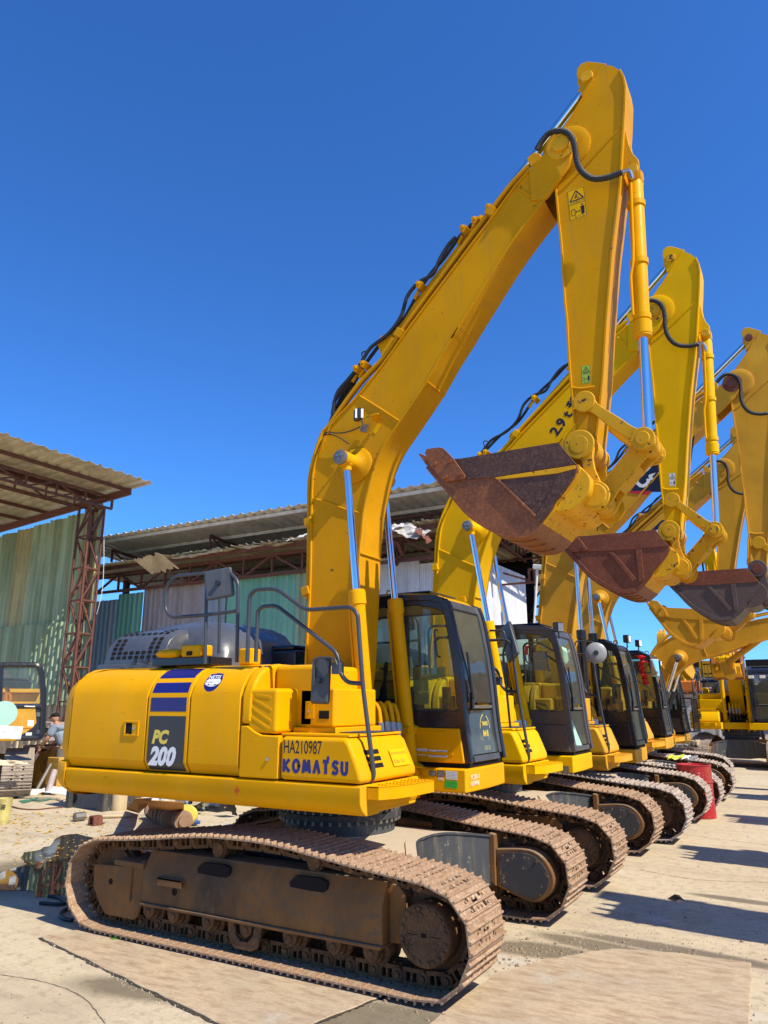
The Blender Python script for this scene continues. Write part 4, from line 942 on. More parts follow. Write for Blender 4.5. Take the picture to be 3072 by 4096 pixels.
    lipm = MB(); l0 = a-u*.10; lipm.prism([tuple(l0+nn*.02), tuple(a+nn*.02+u*.02), tuple(a-nn*.02+u*.02), tuple(l0-nn*.02)], y, hw); lipm.build('lip_plate', B1, bk, T, bevel=.003)
    for i in range(5):
        yc = y+.045+i*(2*hw-.09)/4; m = MB()
        for t0, t1, h0, h1, w0, w1 in ((-.09,.05,.042,.036,.04,.036),(.05,Lh*1.0,.036,.006,.036,.026)):
            ring = lambda t, h, w: [Vector((p.x, yc+q, p.y)) for p, q in ((a+u*t+nn*h, -w), (a+u*t+nn*h, w), (a+u*t-nn*h, w), (a+u*t-nn*h, -w))]
            m.loft([ring(t0, h0, w0), ring(t1, h1, w1)])
        m.cyl((a.x+u.x*.05, yc-.042, a.y+u.y*.05), (a.x+u.x*.05, yc+.042, a.y+u.y*.05), .02, n=12)
        m.build('bucket_tooth', B1, bk, T, bevel=.004)
    hp = xz(D3, [(400,605),(425,622),(540,600),(600,606),(650,640),(682,720),(668,850),(692,980),(745,1100),(812,1240),(832,1330),(805,1400),(745,1442),(620,1442),(480,1422),(380,1442),(320,1500),(200,1440),(215,1380),(380,1240),(500,1130),(560,1000),(540,890),(470,850),(400,790),(385,700),(350,760)], -.24)
    for s in (-1, 1):
        m = MB(); m.prism(hp, *sorted((s*.262, s*.205)))
        m.lathe((P_BKT[0], s*.262, P_BKT[1]), (0, s, 0), [(0,.135),(.02,.13),(.02,.02)], 28); m.lathe((P_BLK[0], s*.262, P_BLK[1]), (0, s, 0), [(0,.13),(.02,.125),(.02,.10),(.03,.098),(.03,.02)], 28)
        m.build('hinge_plate', BY, bk, T, bevel=.008)
    # torque plate behind the hinge
    q = xz(E3, [(1362,225),(1440,290),(1465,360),(1440,470),(1330,570),(1250,600),(1170,600)], y)
    m = MB(); m.prism([tuple(p) for p in spline(q, 4)], y+.03, hw-.03); m.build('torque_plate', BY, bk, T, bevel=.006)
    return bk
def cylinder(root, name, a, b, y, split, rb, rr, Y, collar=True, sleeve=.05, rodm=None, eyeb=True):
    """hydraulic cylinder in the plane y: barrel end a, rod end b; split = share of barrel"""
    a = Vector((a[0], y, a[1])); b = Vector((b[0], y, b[1])); d = b-a; Lg = d.length; u = d/Lg
    cy = empty(name); cy.parent = root
    m = MB(); n = 28
    m.lathe(a+u*.04, u, [(0, rb*.7), (.05, rb), (Lg*split-.22, rb), (Lg*split-.19, rb*1.05), (Lg*split-.18, rb*1.2), (Lg*split-.06, rb*1.2), (Lg*split-.055, rb*1.12), (Lg*split-.04, rb*1.12), (Lg*split-.04, rr*1.1)], n)
    m.cyl(a-Vector((0, .07, 0)), a+Vector((0, .07, 0)), rb*.95, n=22); m.build('barrel', Y, cy)
    m = MB()
    for k in range(12):
        w = u.orthogonal().normalized(); w = Matrix.Rotation(2*math.pi*k/12, 3, u) @ w; m.cyl(a+u*(Lg*split-.045)+w*rb*1.0, a+u*(Lg*split-.018)+w*rb*1.0, .011, n=6)
    m.build('gland_bolt', Y, cy)
    m = MB(); m.cyl(a+u*(Lg*split-.06), b-u*.09, rr, n=28); m.build('rod', rodm or M['chrome'], cy)
    m = MB(); m.lathe(b-u*.12, u, [(0, rr), (.005, rr*1.25), (.04, rr*1.25), (.06, rr*1.7), (.12, rr*1.7)], 18); m.cyl(b-Vector((0, sleeve+.03, 0)), b+Vector((0, sleeve+.03, 0)), rr*2.2, n=26)
    m.build('rod_eye', st_eye[0] or Y, cy)
    return cy
st_eye = [None]
def excavator(name, label, group, loc, rz, st):
    root = empty(name, loc, rz); tag(root, label, 'excavator', group)
    tb = st.get('boom_map', IDT); ta = st.get('arm_map', IDT); Y = st['body']
    if st.get('tracks', True):
        sm = shoe_me(st.get('shoe', M['shoe']))
        make_tracks(root, -1.1, 1, sm, M['tframe']); make_tracks(root, 1.1, -1, sm, M['tframe'])
        carbody(root, M['frame_grey'])
    upper(root, st); cb, lw = cab(root, st) if st.get('has_cab', True) else (None, None)
    if not st.get('front', True): return root, cb, lw, None, None, None
    bm = boom(root, st, tb); ar = arm_group(root, st, ta); bk = bucket(root, st, st.get('bucket_map', ta))
    g = lambda T, p: (lambda v: (v.x, v.z))(T(Vector((p[0], 0, p[1]))))
    cm = st.get('cylmat', Y)
    eye = g(tb, P_EYE); foot = (.575, 1.27)
    for s in (-1, 1):
        cylinder(root, 'boom_cylinder', foot, eye, s*.375, .565, .070, .037, cm, sleeve=.07)
        m = MB(); e = Vector((eye[0], s*.475, eye[1])); m.lathe(e, (0, s, 0), [(0, .078), (.022, .078), (.028, .07), (.028, .01)], 28); ec = m.build('eye_cap', M['steel2'], root)
        m = MB()
        for k in range(3): m.cyl((eye[0]+.03*math.cos(k*2.1+.5), s*.503, eye[1]+.03*math.sin(k*2.1+.5)), (eye[0]+.03*math.cos(k*2.1+.5), s*.520, eye[1]+.03*math.sin(k*2.1+.5)), .014, n=6)
        m.build('cap_bolt', M['steel'], ec)
        m = MB()
        for q in (-.09, .07): m.prism(dog((.54,1.20),(.575,1.27),.13,.13,.12), s*.375+q-.018, s*.375+q+.018)
        m.build('cylinder_bracket', Y, root, bevel=.006)
        a = Vector((foot[0], s*.375, foot[1])); b = Vector((eye[0], s*.375, eye[1])); u = (b-a).normalized()
        m = MB(); o = Vector((-.085, -.02, 0)); m.tube([a+u*.25+o, a+u*1.62+o, a+u*1.70+o*.6], .014, 8)
        m.cbox(a+u*.42+Vector((-.04,0,0)), (.20, .19, .07), Matrix.Rotation(math.atan2(u.x, u.z), 3, 'Y')); m.build('cylinder_pipe', Y, root, bevel=.004)
    piv = g(ta, P_TOP); q1 = g(tb, tuple(at(*C6(945,330), 'y', 0).xz)); q2 = g(tb, tuple(at(*C6(450,1010), 'y', 0).xz))
    d = (Vector(q2)-Vector(piv)).normalized(); base = Vector(piv)+d*3.25
    cylinder(root, 'arm_cylinder', tuple(base), piv, 0, .50, .072, .045, Y)
    m = MB(); f = MB(); bb = Vector(base); pr_ = dog((bb.x, bb.y), (bb.x+.12, bb.y-.22), .09, .12, .11)
    for s in (-1, 1): m.prism(pr_, *sorted((s*.06, s*.10)))
    m.build('cylinder_lug', Y, root, bevel=.006)
    c0, c1 = g(ta, P_CYL), g(ta, P_LNK)
    cylinder(root, 'bucket_cylinder', c0, c1, 0, .615, .068, .040, cm, sleeve=.03)
    a = Vector((c0[0], 0, c0[1])); b = Vector((c1[0], 0, c1[1])); u = (b-a).normalized()
    m = MB(); o = Vector((-.03, -.085, 0)); m.tube(fillet([a+u*.10+o*.9, a+u*.75+o, a+u*.95+o+Vector((-.01,0,0)), a+u*1.05+o+Vector((-.035,0,0)), a+u*1.45+o+Vector((-.03,0,0))], .05), .013, 8)
    for t in (.30, .90, 1.45): m.lathe(a+u*(t-.025), u, [(0,.070),(0,.080),(.05,.080),(.05,.070)], 24)
    m.build('cylinder_pipe', Y, root)
    # swing centre and hydraulic lines at the boom foot
    m = MB()
    for s in (-1, 1): m.prism([(-.45,1.35),(-.32,1.62),(-.16,1.86),(.04,1.88),(.12,1.72),(.10,1.6),(.60,1.42),(.80,1.36)], *sorted((s*.24, s*.30)))
    m.build('boom_bracket', Y, root, bevel=.01)
    m = MB(); m.box(-.6, .55, -.24, .34, 1.352, 1.50); m.box(-.9, -.35, -.42, .36, 1.36, 2.1); m.build('swing_motor_housing', M['dark'], root, bevel=.02)
    hp4 = ([(190,1090),(215,1072),(240,1115),(248,1180),(252,1235)], [(225,1120),(250,1066),(280,1110),(298,1170),(305,1225)], [(290,1120),(300,1072),(322,1066),(338,1120),(348,1180),(354,1228)], [(345,1110),(362,1086),(385,1130),(396,1190),(402,1235)])
    for i, pts in enumerate(hp4):
        yy = -.22+.10*i; P = [at(*C4(*p), 'y', yy) for p in pts]
        m = MB(); m.tube(spline([P[0]+Vector((-.05, .02, -.25))]+P, 5), .024, 10); hp = m.build('hydraulic_pipe', Y, root)
        e = P[-1]; m = MB(); m.cyl(e+Vector((0,0,.01)), e+Vector((.006,0,-.07)), .034, n=8); m.cyl(e+Vector((.006,0,-.07)), e+Vector((.02,0,-.15)), .022, n=10); m.build('pipe_fitting', M['steel'], hp)
        m = MB(); m.tube(spline([e+Vector((.02,0,-.14)), e+Vector((.01,0,-.30)), e+Vector((-.1,0,-.45))], 4), .024, 8); m.build('hydraulic_hose', M['rubber'], root)
    return root, cb, lw, bm, ar, bk
# ------------------------------------------------------------------ camera, light, sky
sc = bpy.context.scene
cam = bpy.data.cameras.new('camera'); co = bpy.data.objects.new('camera', cam); COL.objects.link(co); sc.camera = co
cam.sensor_fit = 'VERTICAL'; cam.sensor_height = 32; cam.lens = 32*FPX/4096; cam.clip_start = .1; cam.clip_end = 3000
co.matrix_world = Matrix.Translation(CP) @ Matrix(((_r.x, _u.x, -_f.x, 0), (_r.y, _u.y, -_f.y, 0), (_r.z, _u.z, -_f.z, 0), (0, 0, 0, 1)))
SUN = Vector((.87, -.145, 1.0)).normalized()
sl = bpy.data.lights.new('sun', 'SUN'); sl.energy = 5.0; sl.angle = R(.5); sl.color = (1, .92, .78)
so = bpy.data.objects.new('sun', sl); COL.objects.link(so); so.rotation_euler = SUN.to_track_quat('Z', 'Y').to_euler(); so.location = (20, -10, 30)
w = bpy.data.worlds.new('World'); sc.world = w; w.use_nodes = True; nt = w.node_tree
sky = nt.nodes.new('ShaderNodeTexSky'); sky.sky_type = 'NISHITA'; sky.sun_disc = False
sky.sun_elevation = math.asin(SUN.z); sky.sun_rotation = math.atan2(SUN.x, SUN.y); sky.altitude = 0; sky.air_density = 1.0; sky.dust_density = 0; sky.ozone_density = 4
hs = nt.nodes.new('ShaderNodeMixRGB'); hs.blend_type = 'MULTIPLY'; hs.inputs[0].default_value = 1; hs.inputs[2].default_value = (.43, .95, 1.62, 1)
nt.links.new(sky.outputs[0], hs.inputs[1]); nt.links.new(hs.outputs[0], nt.nodes['Background'].inputs[0]); nt.nodes['Background'].inputs[1].default_value = .094
sc.view_settings.view_transform = 'Standard'; sc.view_settings.look = 'None'; sc.view_settings.exposure = .45; sc.view_settings.gamma = 1
sc.cycles.max_bounces = 7; sc.cycles.transparent_max_bounces = 16

# ------------------------------------------------------------------ ground
def BL(u, v, rx, ry, deg):
    p = at(u, v, 'z', 0); return (p.x, p.y, rx, ry, R(deg))
def ground_mat():
    m, nt, b = new_mat('dusty_concrete')
    a = noise(nt, .35, 8, .62); c = noise(nt, 1.6, 8, .65, (.4, 1.4, 1)); d = noise(nt, 9, 10, .76); e = noise(nt, 110, 4, .7); g = noise(nt, .9, 5, .6, (1, 1, 1))
    base = mix(nt, ramp(nt, a, 'Fac', .35, .65).outputs[0], (.50, .395, .225), (.61, .51, .325))
    k = mix(nt, ramp(nt, c, 'Fac', .48, .68).outputs[0], base.outputs[0], (.36, .27, .165))
    k = mix(nt, ramp(nt, g, 'Fac', .60, .72).outputs[0], k.outputs[0], (.55, .52, .45))
    k = mix(nt, ramp(nt, d, 'Fac', .50, .66).outputs[0], k.outputs[0], (.27, .195, .11))
    g3 = noise(nt, 34, 8, .75); k = mix(nt, ramp(nt, g3, 'Fac', .50, .76).outputs[0], k.outputs[0], (.31, .235, .14))
    k2 = mix(nt, .3, k.outputs[0], ramp(nt, e, 'Fac', .2, .8, (.35, .28, .2, 1), (.68, .6, .48, 1)).outputs[0], 'MIX')
    # sparse dark chips and pale grit
    vo = N(nt, 'ShaderNodeTexVoronoi', Scale=26.0); tc = N(nt, 'ShaderNodeTexCoord'); L(nt, tc, 'Object', vo, 'Vector')
    sp = ramp(nt, vo, 'Distance', .05, .10, (1, 1, 1, 1), (0, 0, 0, 1)); spm = N(nt, 'ShaderNodeMath', operation='MULTIPLY'); L(nt, sp, 'Color', spm, 0); rr = ramp(nt, d, 'Fac', .5, .6); L(nt, rr, 'Color', spm, 1)
    k3 = mix(nt, spm.outputs[0], k2.outputs[0], (.16, .12, .08))
    # patches where the slab is damp (oil and water soaked in)
    wet = None
    sx = N(nt, 'ShaderNodeSeparateXYZ'); L(nt, tc, 'Object', sx, 0)
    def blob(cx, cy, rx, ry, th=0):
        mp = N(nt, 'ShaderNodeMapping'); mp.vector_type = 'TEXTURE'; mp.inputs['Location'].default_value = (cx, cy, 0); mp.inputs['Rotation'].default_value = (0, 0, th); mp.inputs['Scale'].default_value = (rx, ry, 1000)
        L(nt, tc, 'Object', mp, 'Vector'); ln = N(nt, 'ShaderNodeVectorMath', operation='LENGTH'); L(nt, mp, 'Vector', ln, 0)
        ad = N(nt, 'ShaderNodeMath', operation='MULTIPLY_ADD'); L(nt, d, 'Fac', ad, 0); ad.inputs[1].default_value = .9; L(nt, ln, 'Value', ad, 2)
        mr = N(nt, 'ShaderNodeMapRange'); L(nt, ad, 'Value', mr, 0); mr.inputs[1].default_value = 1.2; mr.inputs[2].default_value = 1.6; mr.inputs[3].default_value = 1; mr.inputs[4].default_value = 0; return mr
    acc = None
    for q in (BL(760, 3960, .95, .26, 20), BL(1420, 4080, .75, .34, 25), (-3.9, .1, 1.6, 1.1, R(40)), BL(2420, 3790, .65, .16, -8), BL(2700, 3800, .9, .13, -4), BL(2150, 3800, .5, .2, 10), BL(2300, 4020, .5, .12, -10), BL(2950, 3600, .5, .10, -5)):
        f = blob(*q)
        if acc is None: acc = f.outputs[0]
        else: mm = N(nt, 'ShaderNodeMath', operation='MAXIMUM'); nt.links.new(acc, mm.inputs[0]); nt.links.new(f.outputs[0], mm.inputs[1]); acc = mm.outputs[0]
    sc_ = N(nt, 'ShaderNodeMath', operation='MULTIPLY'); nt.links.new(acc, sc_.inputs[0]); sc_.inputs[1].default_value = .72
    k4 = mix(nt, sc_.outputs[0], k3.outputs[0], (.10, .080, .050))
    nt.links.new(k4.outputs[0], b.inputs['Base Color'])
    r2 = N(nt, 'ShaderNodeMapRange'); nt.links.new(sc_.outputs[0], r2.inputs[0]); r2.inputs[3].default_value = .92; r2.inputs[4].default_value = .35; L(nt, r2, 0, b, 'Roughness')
    b.inputs['Specular IOR Level'].default_value = .3
    hm = mix(nt, .45, d.outputs['Fac'], e.outputs['Fac']); bump(nt, b, hm, 'Color', .7, .016)
    return m
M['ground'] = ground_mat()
m = MB(); m.grid(lambda u, v: (-400+800*u, -300+900*v, 0), 4, 4); tag(m.build('ground', M['ground'], smooth=0), kind='structure')
def plate_mat():
    m, nt, b = new_mat('dusty_steel_plate')
    a = noise(nt, 1.3, 8, .6); d = noise(nt, 9, 9, .7, (.5, 1.6, 1)); e = noise(nt, 120, 3)
    k = mix(nt, ramp(nt, a, 'Fac', .35, .65).outputs[0], (.50, .38, .23), (.42, .33, .22)); k = mix(nt, ramp(nt, d, 'Fac', .46, .70).outputs[0], k.outputs[0], (.27, .17, .09))
    k = mix(nt, ramp(nt, a, 'Fac', .62, .75).outputs[0], k.outputs[0], (.48, .44, .37))
    g2 = noise(nt, 38, 8, .75); k = mix(nt, ramp(nt, g2, 'Fac', .48, .75).outputs[0], k.outputs[0], (.30, .23, .14))
    nt.links.new(k.outputs[0], b.inputs['Base Color']); b.inputs['Roughness'].default_value = .8; bump(nt, b, g2, 'Fac', .35, .006); return m
M['plate'] = plate_mat()
def edge_plate(name, pts, z0, z1, label, n=10, seed=1):
    rnd = random.Random(seed); out = []
    for i, a in enumerate(pts):
        b = pts[(i+1) % len(pts)]
        for k in range(n):
            t = k/n; out.append((a[0]+(b[0]-a[0])*t+rnd.uniform(-.008, .008), a[1]+(b[1]-a[1])*t+rnd.uniform(-.008, .008)))
    m = MB(); m.prism(out, z0, z1, 'z'); o = m.build(name, M['plate'], smooth=20, bevel=.004); tag(o, label, 'steel plate', 'steel plates lying on the yard'); return o
A_, N_ = at(160, 3752, 'z', 0), at(870, 4096, 'z', 0); D_, E_ = at(1498, 4000, 'z', 0), at(1305, 4076, 'z', 0)
def meet(a, b, c, d):
    r = b-a; q = d-c; t = ((c-a).x*q.y-(c-a).y*q.x)/(r.x*q.y-r.y*q.x); return a+r*t
I_ = meet(A_, N_, D_, E_); D2 = D_+(D_-E_).normalized()*.25
edge_plate('steel_plate', [(A_.x,A_.y),(I_.x,I_.y),(D2.x,D2.y),(-1.0,-.95),(-1.8,-1.15)], -.02, .010, 'dusty steel plate lying flat under the outer edge of the nearest crawler track', n=26, seed=2)
m = MB(); rnd = random.Random(21); k = 60
for (P0, P1) in ((A_, I_), (I_, D2)):
    d = (P1-P0).normalized(); nn = Vector((d.y, -d.x, 0)); L_ = [P0.lerp(P1, i/k) for i in range(k+1)]; W_ = [.012+.022*rnd.random() for _ in L_]
    for i in range(k): m.quad(L_[i]-nn*.01+Vector((0,0,.004)), L_[i]+nn*W_[i]+Vector((0,0,.004)), L_[i+1]+nn*W_[i+1]+Vector((0,0,.004)), L_[i+1]-nn*.01+Vector((0,0,.004)))
tag(m.build('gap_strip', plain('gap_shade', (.045, .035, .022), .8), smooth=0), 'dark strip for the shaded gap along the edge of the steel plate', 'dirt', kind='stuff')  # shade of the gap at the plate edge, put in as a dark strip
q_ = [at(3004, 3857, 'z', 0), at(2700, 3815, 'z', 0), at(2440, 3800, 'z', 0), at(2200, 3840, 'z', 0), at(1990, 3900, 'z', 0), at(1800, 4030, 'z', 0), at(1500, 4300, 'z', 0), at(2300, 4700, 'z', 0), at(2990, 4300, 'z', 0)]
edge_plate('steel_plate', [(p.x, p.y) for p in q_], -.02, .012, 'large dusty steel plate on the open ground at the right, its corner in shadow', seed=5)
# puddle
def water_mat():
    m, nt, b = new_mat('puddle_water'); b.inputs['Base Color'].default_value = (.035, .028, .015, 1); b.inputs['Roughness'].default_value = .03; b.inputs['IOR'].default_value = 1.6
    b.inputs['Specular IOR Level'].default_value = 1.0
    n = noise(nt, 3, 3); bump(nt, b, n, 'Fac', .05, .01); return m
M['water'] = water_mat()
rnd = random.Random(3); pd = []
for i in range(60):
    a = 2*math.pi*i/60; r = 1+.18*math.sin(3*a+1)+.12*math.sin(7*a)+rnd.uniform(-.05, .05)
    x, y = 1.75*r*math.cos(a), .85*r*math.sin(a); pd.append((-4.35+x*math.cos(R(140))-y*math.sin(R(140)), .60+x*math.sin(R(140))+y*math.cos(R(140))))
m = MB(); m.prism(pd, -.01, .005, 'z'); tag(m.build('puddle', M['water'], smooth=0), kind='structure')
# leaves and grit
def scatter(name, label, cat, kind_pts, mat, shape): pass
rnd = random.Random(11)
def leafy(area, n, s0, s1, mat, name, z=.006):
    m = MB()
    for i in range(n):
        x, y = area(rnd); s = rnd.uniform(s0, s1); a = rnd.uniform(0, 6.28); c, d = math.cos(a)*s, math.sin(a)*s; h = rnd.uniform(.2, .5)
        m.add([(x-c, y-d, z), (x+d*h, y-c*h, z+s*.25), (x+c, y+d, z+.002), (x-d*h, y+c*h, z+s*.2)], [(0,1,2,3)])
    return m.build(name, mat, smooth=0)
M['leaf'] = plain('yellow_leaf', (.62, .40, .05), .7, wob=.3); M['gravel'] = plain('pale_grit', (.36, .30, .22), .9, wob=.35, scale=30)
o = leafy(lambda r: (-4.6+r.gauss(0, 1.3), 1.3+r.gauss(0, .9)), 520, .012, .04, M['leaf'], 'fallen_leaves', .0095); tag(o, 'small yellow fallen leaves floating on and around the puddle', 'leaves', kind='stuff')
o = leafy(lambda r: (-8.2+r.gauss(0, 1.2), 1.9+r.gauss(0, 1.1)), 420, .02, .06, M['leaf'], 'fallen_leaves'); tag(o, 'yellow leaves scattered on the pale ground left of the tail', 'leaves', kind='stuff')
m = MB()
for i in range(1500):
    x, y = rnd.uniform(-3, 4.2), rnd.uniform(-3.2, 9)
    if rnd.random() < .5: x, y = rnd.gauss(2.2, .8), rnd.gauss(.9, .8)
    if rnd.random() < .08: t = rnd.random(); x, y = -1.99+2.57*t+rnd.gauss(0,.03), -1.68-.57*t+rnd.gauss(0,.03)-.02
    s = rnd.uniform(.003, .009)*(1.8 if rnd.random() < .05 else 1)
    a = rnd.uniform(0, 3); c, d = math.cos(a)*s, math.sin(a)*s
    m.add([(x-c, y-d, 0), (x+d, y-c, 0), (x+c, y+d, 0), (x-d, y+c, 0), (x, y, s*1.3)], [(0,1,4),(1,2,4),(2,3,4),(3,0,4)])
tag(m.build('grit', M['gravel'], smooth=0), 'small stones and grit scattered over the dusty ground', 'grit', kind='stuff')
M['gleaf'] = plain('green_leaf', (.12, .42, .03), .5)
p = at(454, 3755, 'z', .01); m = MB()
m.add([(p.x-.05,p.y,.006),(p.x-.02,p.y+.03,.02),(p.x,p.y+.012,.012),(p.x+.02,p.y+.04,.03),(p.x+.05,p.y,.008),(p.x+.015,p.y-.02,.016),(p.x-.015,p.y-.022,.015)], [(0,1,2,6),(2,3,4,5),(2,5,6)]); m.tube([(p.x+.05,p.y,.008),(p.x+.10,p.y-.012,.006)], .0022, 5)
tag(m.build('green_leaf', M['gleaf'], smooth=0), 'bright green leaf lying on the steel plate beside the crawler track', 'leaf')

# crumbs of dirt dropped from the tracks, packed dirt beside the shoes
m = MB(); rnd = random.Random(17)
def clod(x, y, s):
    n = 6; a0 = rnd.uniform(0, 6); ring = [(x+s*rnd.uniform(.7, 1.2)*math.cos(a0+k*6.283/n), y+s*rnd.uniform(.7, 1.2)*math.sin(a0+k*6.283/n), -.001) for k in range(n)]; top = [(x+(p[0]-x)*.6, y+(p[1]-y)*.6, s*rnd.uniform(.5, .9)) for p in ring]
    m.add(ring+top, [(k, (k+1) % n, n+(k+1) % n, n+k) for k in range(n)]+[tuple(range(n, 2*n))])
for i in range(900):
    q = rnd.random()
    if q < .35: p = at(rnd.gauss(2050, 170), rnd.gauss(3800, 45), 'z', 0)
    elif q < .6: p = at(rnd.gauss(2500, 260), rnd.gauss(3830, 30), 'z', 0)
    elif q < .8: t = rnd.random(); p = Vector((-1.7+3.6*t, -1.45+rnd.gauss(0, .05), 0))
    else: p = at(rnd.uniform(0, 3072), rnd.uniform(3450, 4096), 'z', 0)
    clod(p.x, p.y, abs(rnd.gauss(0, .006))+.003)
tag(m.build('dirt_crumbs', plain('brown_dirt', (.26, .19, .115), .95, wob=.3, scale=30), smooth=0), 'brown crumbs of dirt dropped on the ground around the crawler tracks', 'dirt', kind='stuff')
m = MB()
def crack(pts, w):
    P = spline([at(u, v, 'z', 0) for u, v in pts], 10)
    for i in range(len(P)-1):
        d = (P[i+1]-P[i]).normalized(); nn = Vector((-d.y, d.x, 0)); a, b = w*rnd.uniform(.4, 1.2), w*rnd.uniform(.4, 1.2); j = nn*rnd.uniform(-w, w); P[i+1] = P[i+1]+j
        m.quad(P[i]+nn*a+Vector((0,0,.003)), P[i]-nn*a+Vector((0,0,.003)), P[i+1]-nn*b+Vector((0,0,.003)), P[i+1]+nn*b+Vector((0,0,.003)))
crack([(2240,3900),(2290,3950),(2350,3975),(2420,3990),(2500,4040)], .004); crack([(2000,3990),(2100,4030),(2240,4096)], .003); crack([(2300,3240),(2700,3330),(3072,3380)], .006); crack([(2560,3480),(2800,3520),(3072,3530)], .005); crack([(0,3900),(180,3930),(330,3990),(420,4096)], .004)
tag(m.build('ground_crack', plain('crack_dark', (.13, .10, .07), .9), smooth=0), 'thin dark cracks running through the pale ground', 'cracks', kind='stuff')
M['mgrey2'] = plain('round_mirror_shell', (.30, .31, .32), .4)
ROW = 'excavators parked side by side in the yard'
S_ = C(0, 0, 1)
def loc2(px, y, loc): p = at(*px, 'y', y); return (p.x-loc[0], p.z-loc[2])
R2 = C(2200, 900, .678); K2 = C(1950, 2400, .3165); K3 = C(2350, 2400, .3165); Q2 = C(1700, 1950, .4822); R1 = C(1900, 2400, .7064)
st1 = dict(boomc=M['boomy'], body=M['yellow'], decal=True, label1=True, label2=M['lime'], roof=M['yellow'], pinmat=M['yworn'])
m1 = excavator('excavator', 'nearest excavator of the row, yellow with blue stripes and white lettering on its side door', ROW, (0, 0, 0), 0, st1)

# second machine
L2 = (-.06, 3.66, 0)
st2 = dict(body=M['yellow_b'], label2=M['paper'], cab=M['slate'], cabframe=M['slate'], cabfront=M['plastic_d'] if 'plastic_d' in M else M['slate'], roof=M['slate'], worklight=False, bucket=M['bucket2'], bucket_d=M['bucket2'], bucket_style=1, shoe=M['shoe'], pinmat=M['yworn'],
  boom_map=Sim(P_EYE, P_PIV, loc2(C7(378,975), 3.66-.45, L2), loc2(R2(618,512), 3.46, L2)), arm_map=Sim(P_TOP, P_BKT, loc2(R2(703,175), 3.46, L2), loc2(R2(707,1810), 3.46, L2)))
m2 = excavator('excavator', 'second excavator of the row, with slate grey cab and 2.9t lettering on its boom', ROW, L2, 0, st2)
L3 = (.06, 6.96, 0)
st3 = dict(body=M['yellow_c'], cab=M['black'], cabframe=M['black'], cabfront=M['black'], roof=M['black'], worklight=False, bucket=M['bucket3'], bucket_d=M['bucket2'], bucket_back=M['bucket3'], bucket_style=2, cylmat=M['black'], shoe=M['shoe_b'], pinmat=M['redbrown'],
  boom_map=Sim(P_EYE, P_PIV, loc2(Q2(1235,490), 6.96-.42, L3), loc2(R2(1075,935), 6.76, L3)), arm_map=Sim(P_TOP, P_BKT, loc2(R2(1170,650), 6.76, L3), loc2(R2(1225,2030), 6.76, L3)))
m3 = excavator('excavator', 'third excavator of the row, black cab and big white letters on its boom', ROW, L3, 0, st3)
L4 = (-.02, 10.3, 0)
st4 = dict(body=M['yellow_c'], cab=M['black'], cabframe=M['black'], cabfront=M['grey'], roof=M['black'], worklight=False, bucket=M['yellow_c'], bucket_d=M['yellow_c'], bucket_back=M['yellow_c'], worn_tip=M['yellow_c'], bucket_style=2, shoe=M['shoe_b'],
  boom_map=Sim(P_EYE, P_PIV, loc2(Q2(1430,912), 10.3-.42, L4), loc2(R2(1010,1435), 10.1, L4)), arm_map=Sim(P_PIV, P_BLK, loc2(R2(1010,1435), 10.1, L4), loc2(C(2400,2300,.405)(1245,580), 10.1, L4)))
m4 = excavator('excavator', 'fourth excavator of the row, with all yellow bucket and red cloth at its cab', ROW, L4, 0, st4)
L5 = (-.15, 13.6, -.06)
b5 = Sim(P_EYE, P_PIV, (1.30, 3.10), (4.85, 4.05)); a5 = Sim(P_PIV, P_BLK, (4.85, 4.05), (5.6, 1.0))
st5 = dict(body=M['yellow_c'], cab=M['slate'], cabframe=M['black'], cabfront=M['black'], roof=M['slate'], worklight=False, shoe=M['shoe_b'], boom_map=b5, arm_map=a5, cylmat=M['grey'])
m5 = excavator('excavator', 'fifth excavator of the row, boom lowered forward, wire guard on its cab', ROW, L5, 0, st5)

# writing and extras on the second machine
def on_plane(cr, pts, y): return [at(*cr(*p), 'y', y) for p in pts]
def rel(p, loc): return Vector(p)-Vector(loc)
yb = 3.66-.20+.013
q = on_plane(C7, [(868,478),(905,425),(845,455)], yb); q = [rel(p, L2) for p in q]
text('boom_lettering', '2.9 t 移', .205, M['ink'], m2[3], q[0], q[1]-q[0], q[2]-q[0], .008, 0, 1.0, .004)
def round_mirror(parent, ctr, r, n, loc, mat=M['mgrey2']):
    c = rel(ctr, loc); m = MB(); m.lathe(c, n, [(0, .01), (0, r*.5), (.02, r*.9), (.035, r), (.045, r*.98), (.046, .01)], 36); o = m.build('round_mirror', mat, parent)
    m = MB(); m.cyl(c-Vector(n)*.04, c+Vector(n)*.0, .04, n=16); m.build('mirror_knob', M['black'], o); return o
c = at(*K3(108, 668), 'y', 6.96-1.35); n = (c-CP).normalized(); round_mirror(m3[0], c, .165, (n.x, n.y, n.z*.2), L3)
def tubes(name, parent, loc, cr, pts, y, r, mat, fr=.05):
    m = MB(); m.tube(fillet([rel(at(*cr(*p), 'y', y), loc) for p in pts], fr), r, 10); return m.build(name, mat, parent)
tubes('mirror_arm', m3[0], L3, K3, [(-160,590),(-150,520),(-60,520),(80,530),(95,640)], 6.96-1.30, .011, M['grey'])
c = rel(at(*C(1400,2300,.4822)(1322, 555), 'y', 3.66-1.15), L2)
m = MB(); m.cbox(c, (.27, .05, .46), Matrix.Rotation(R(-38), 3, 'Z') @ Matrix.Rotation(R(-24), 3, 'Y')); o = m.build('side_mirror', M['mgrey'], m2[0], bevel=.05, seg=3)
tubes('mirror_arm', m2[0], L2, C4, [(1160,460),(1250,462),(1275,470),(1300,560),(1268,640),(1340,1340),(1350,1420),(1310,1435)], 3.66-1.20, .014, M['rail'])
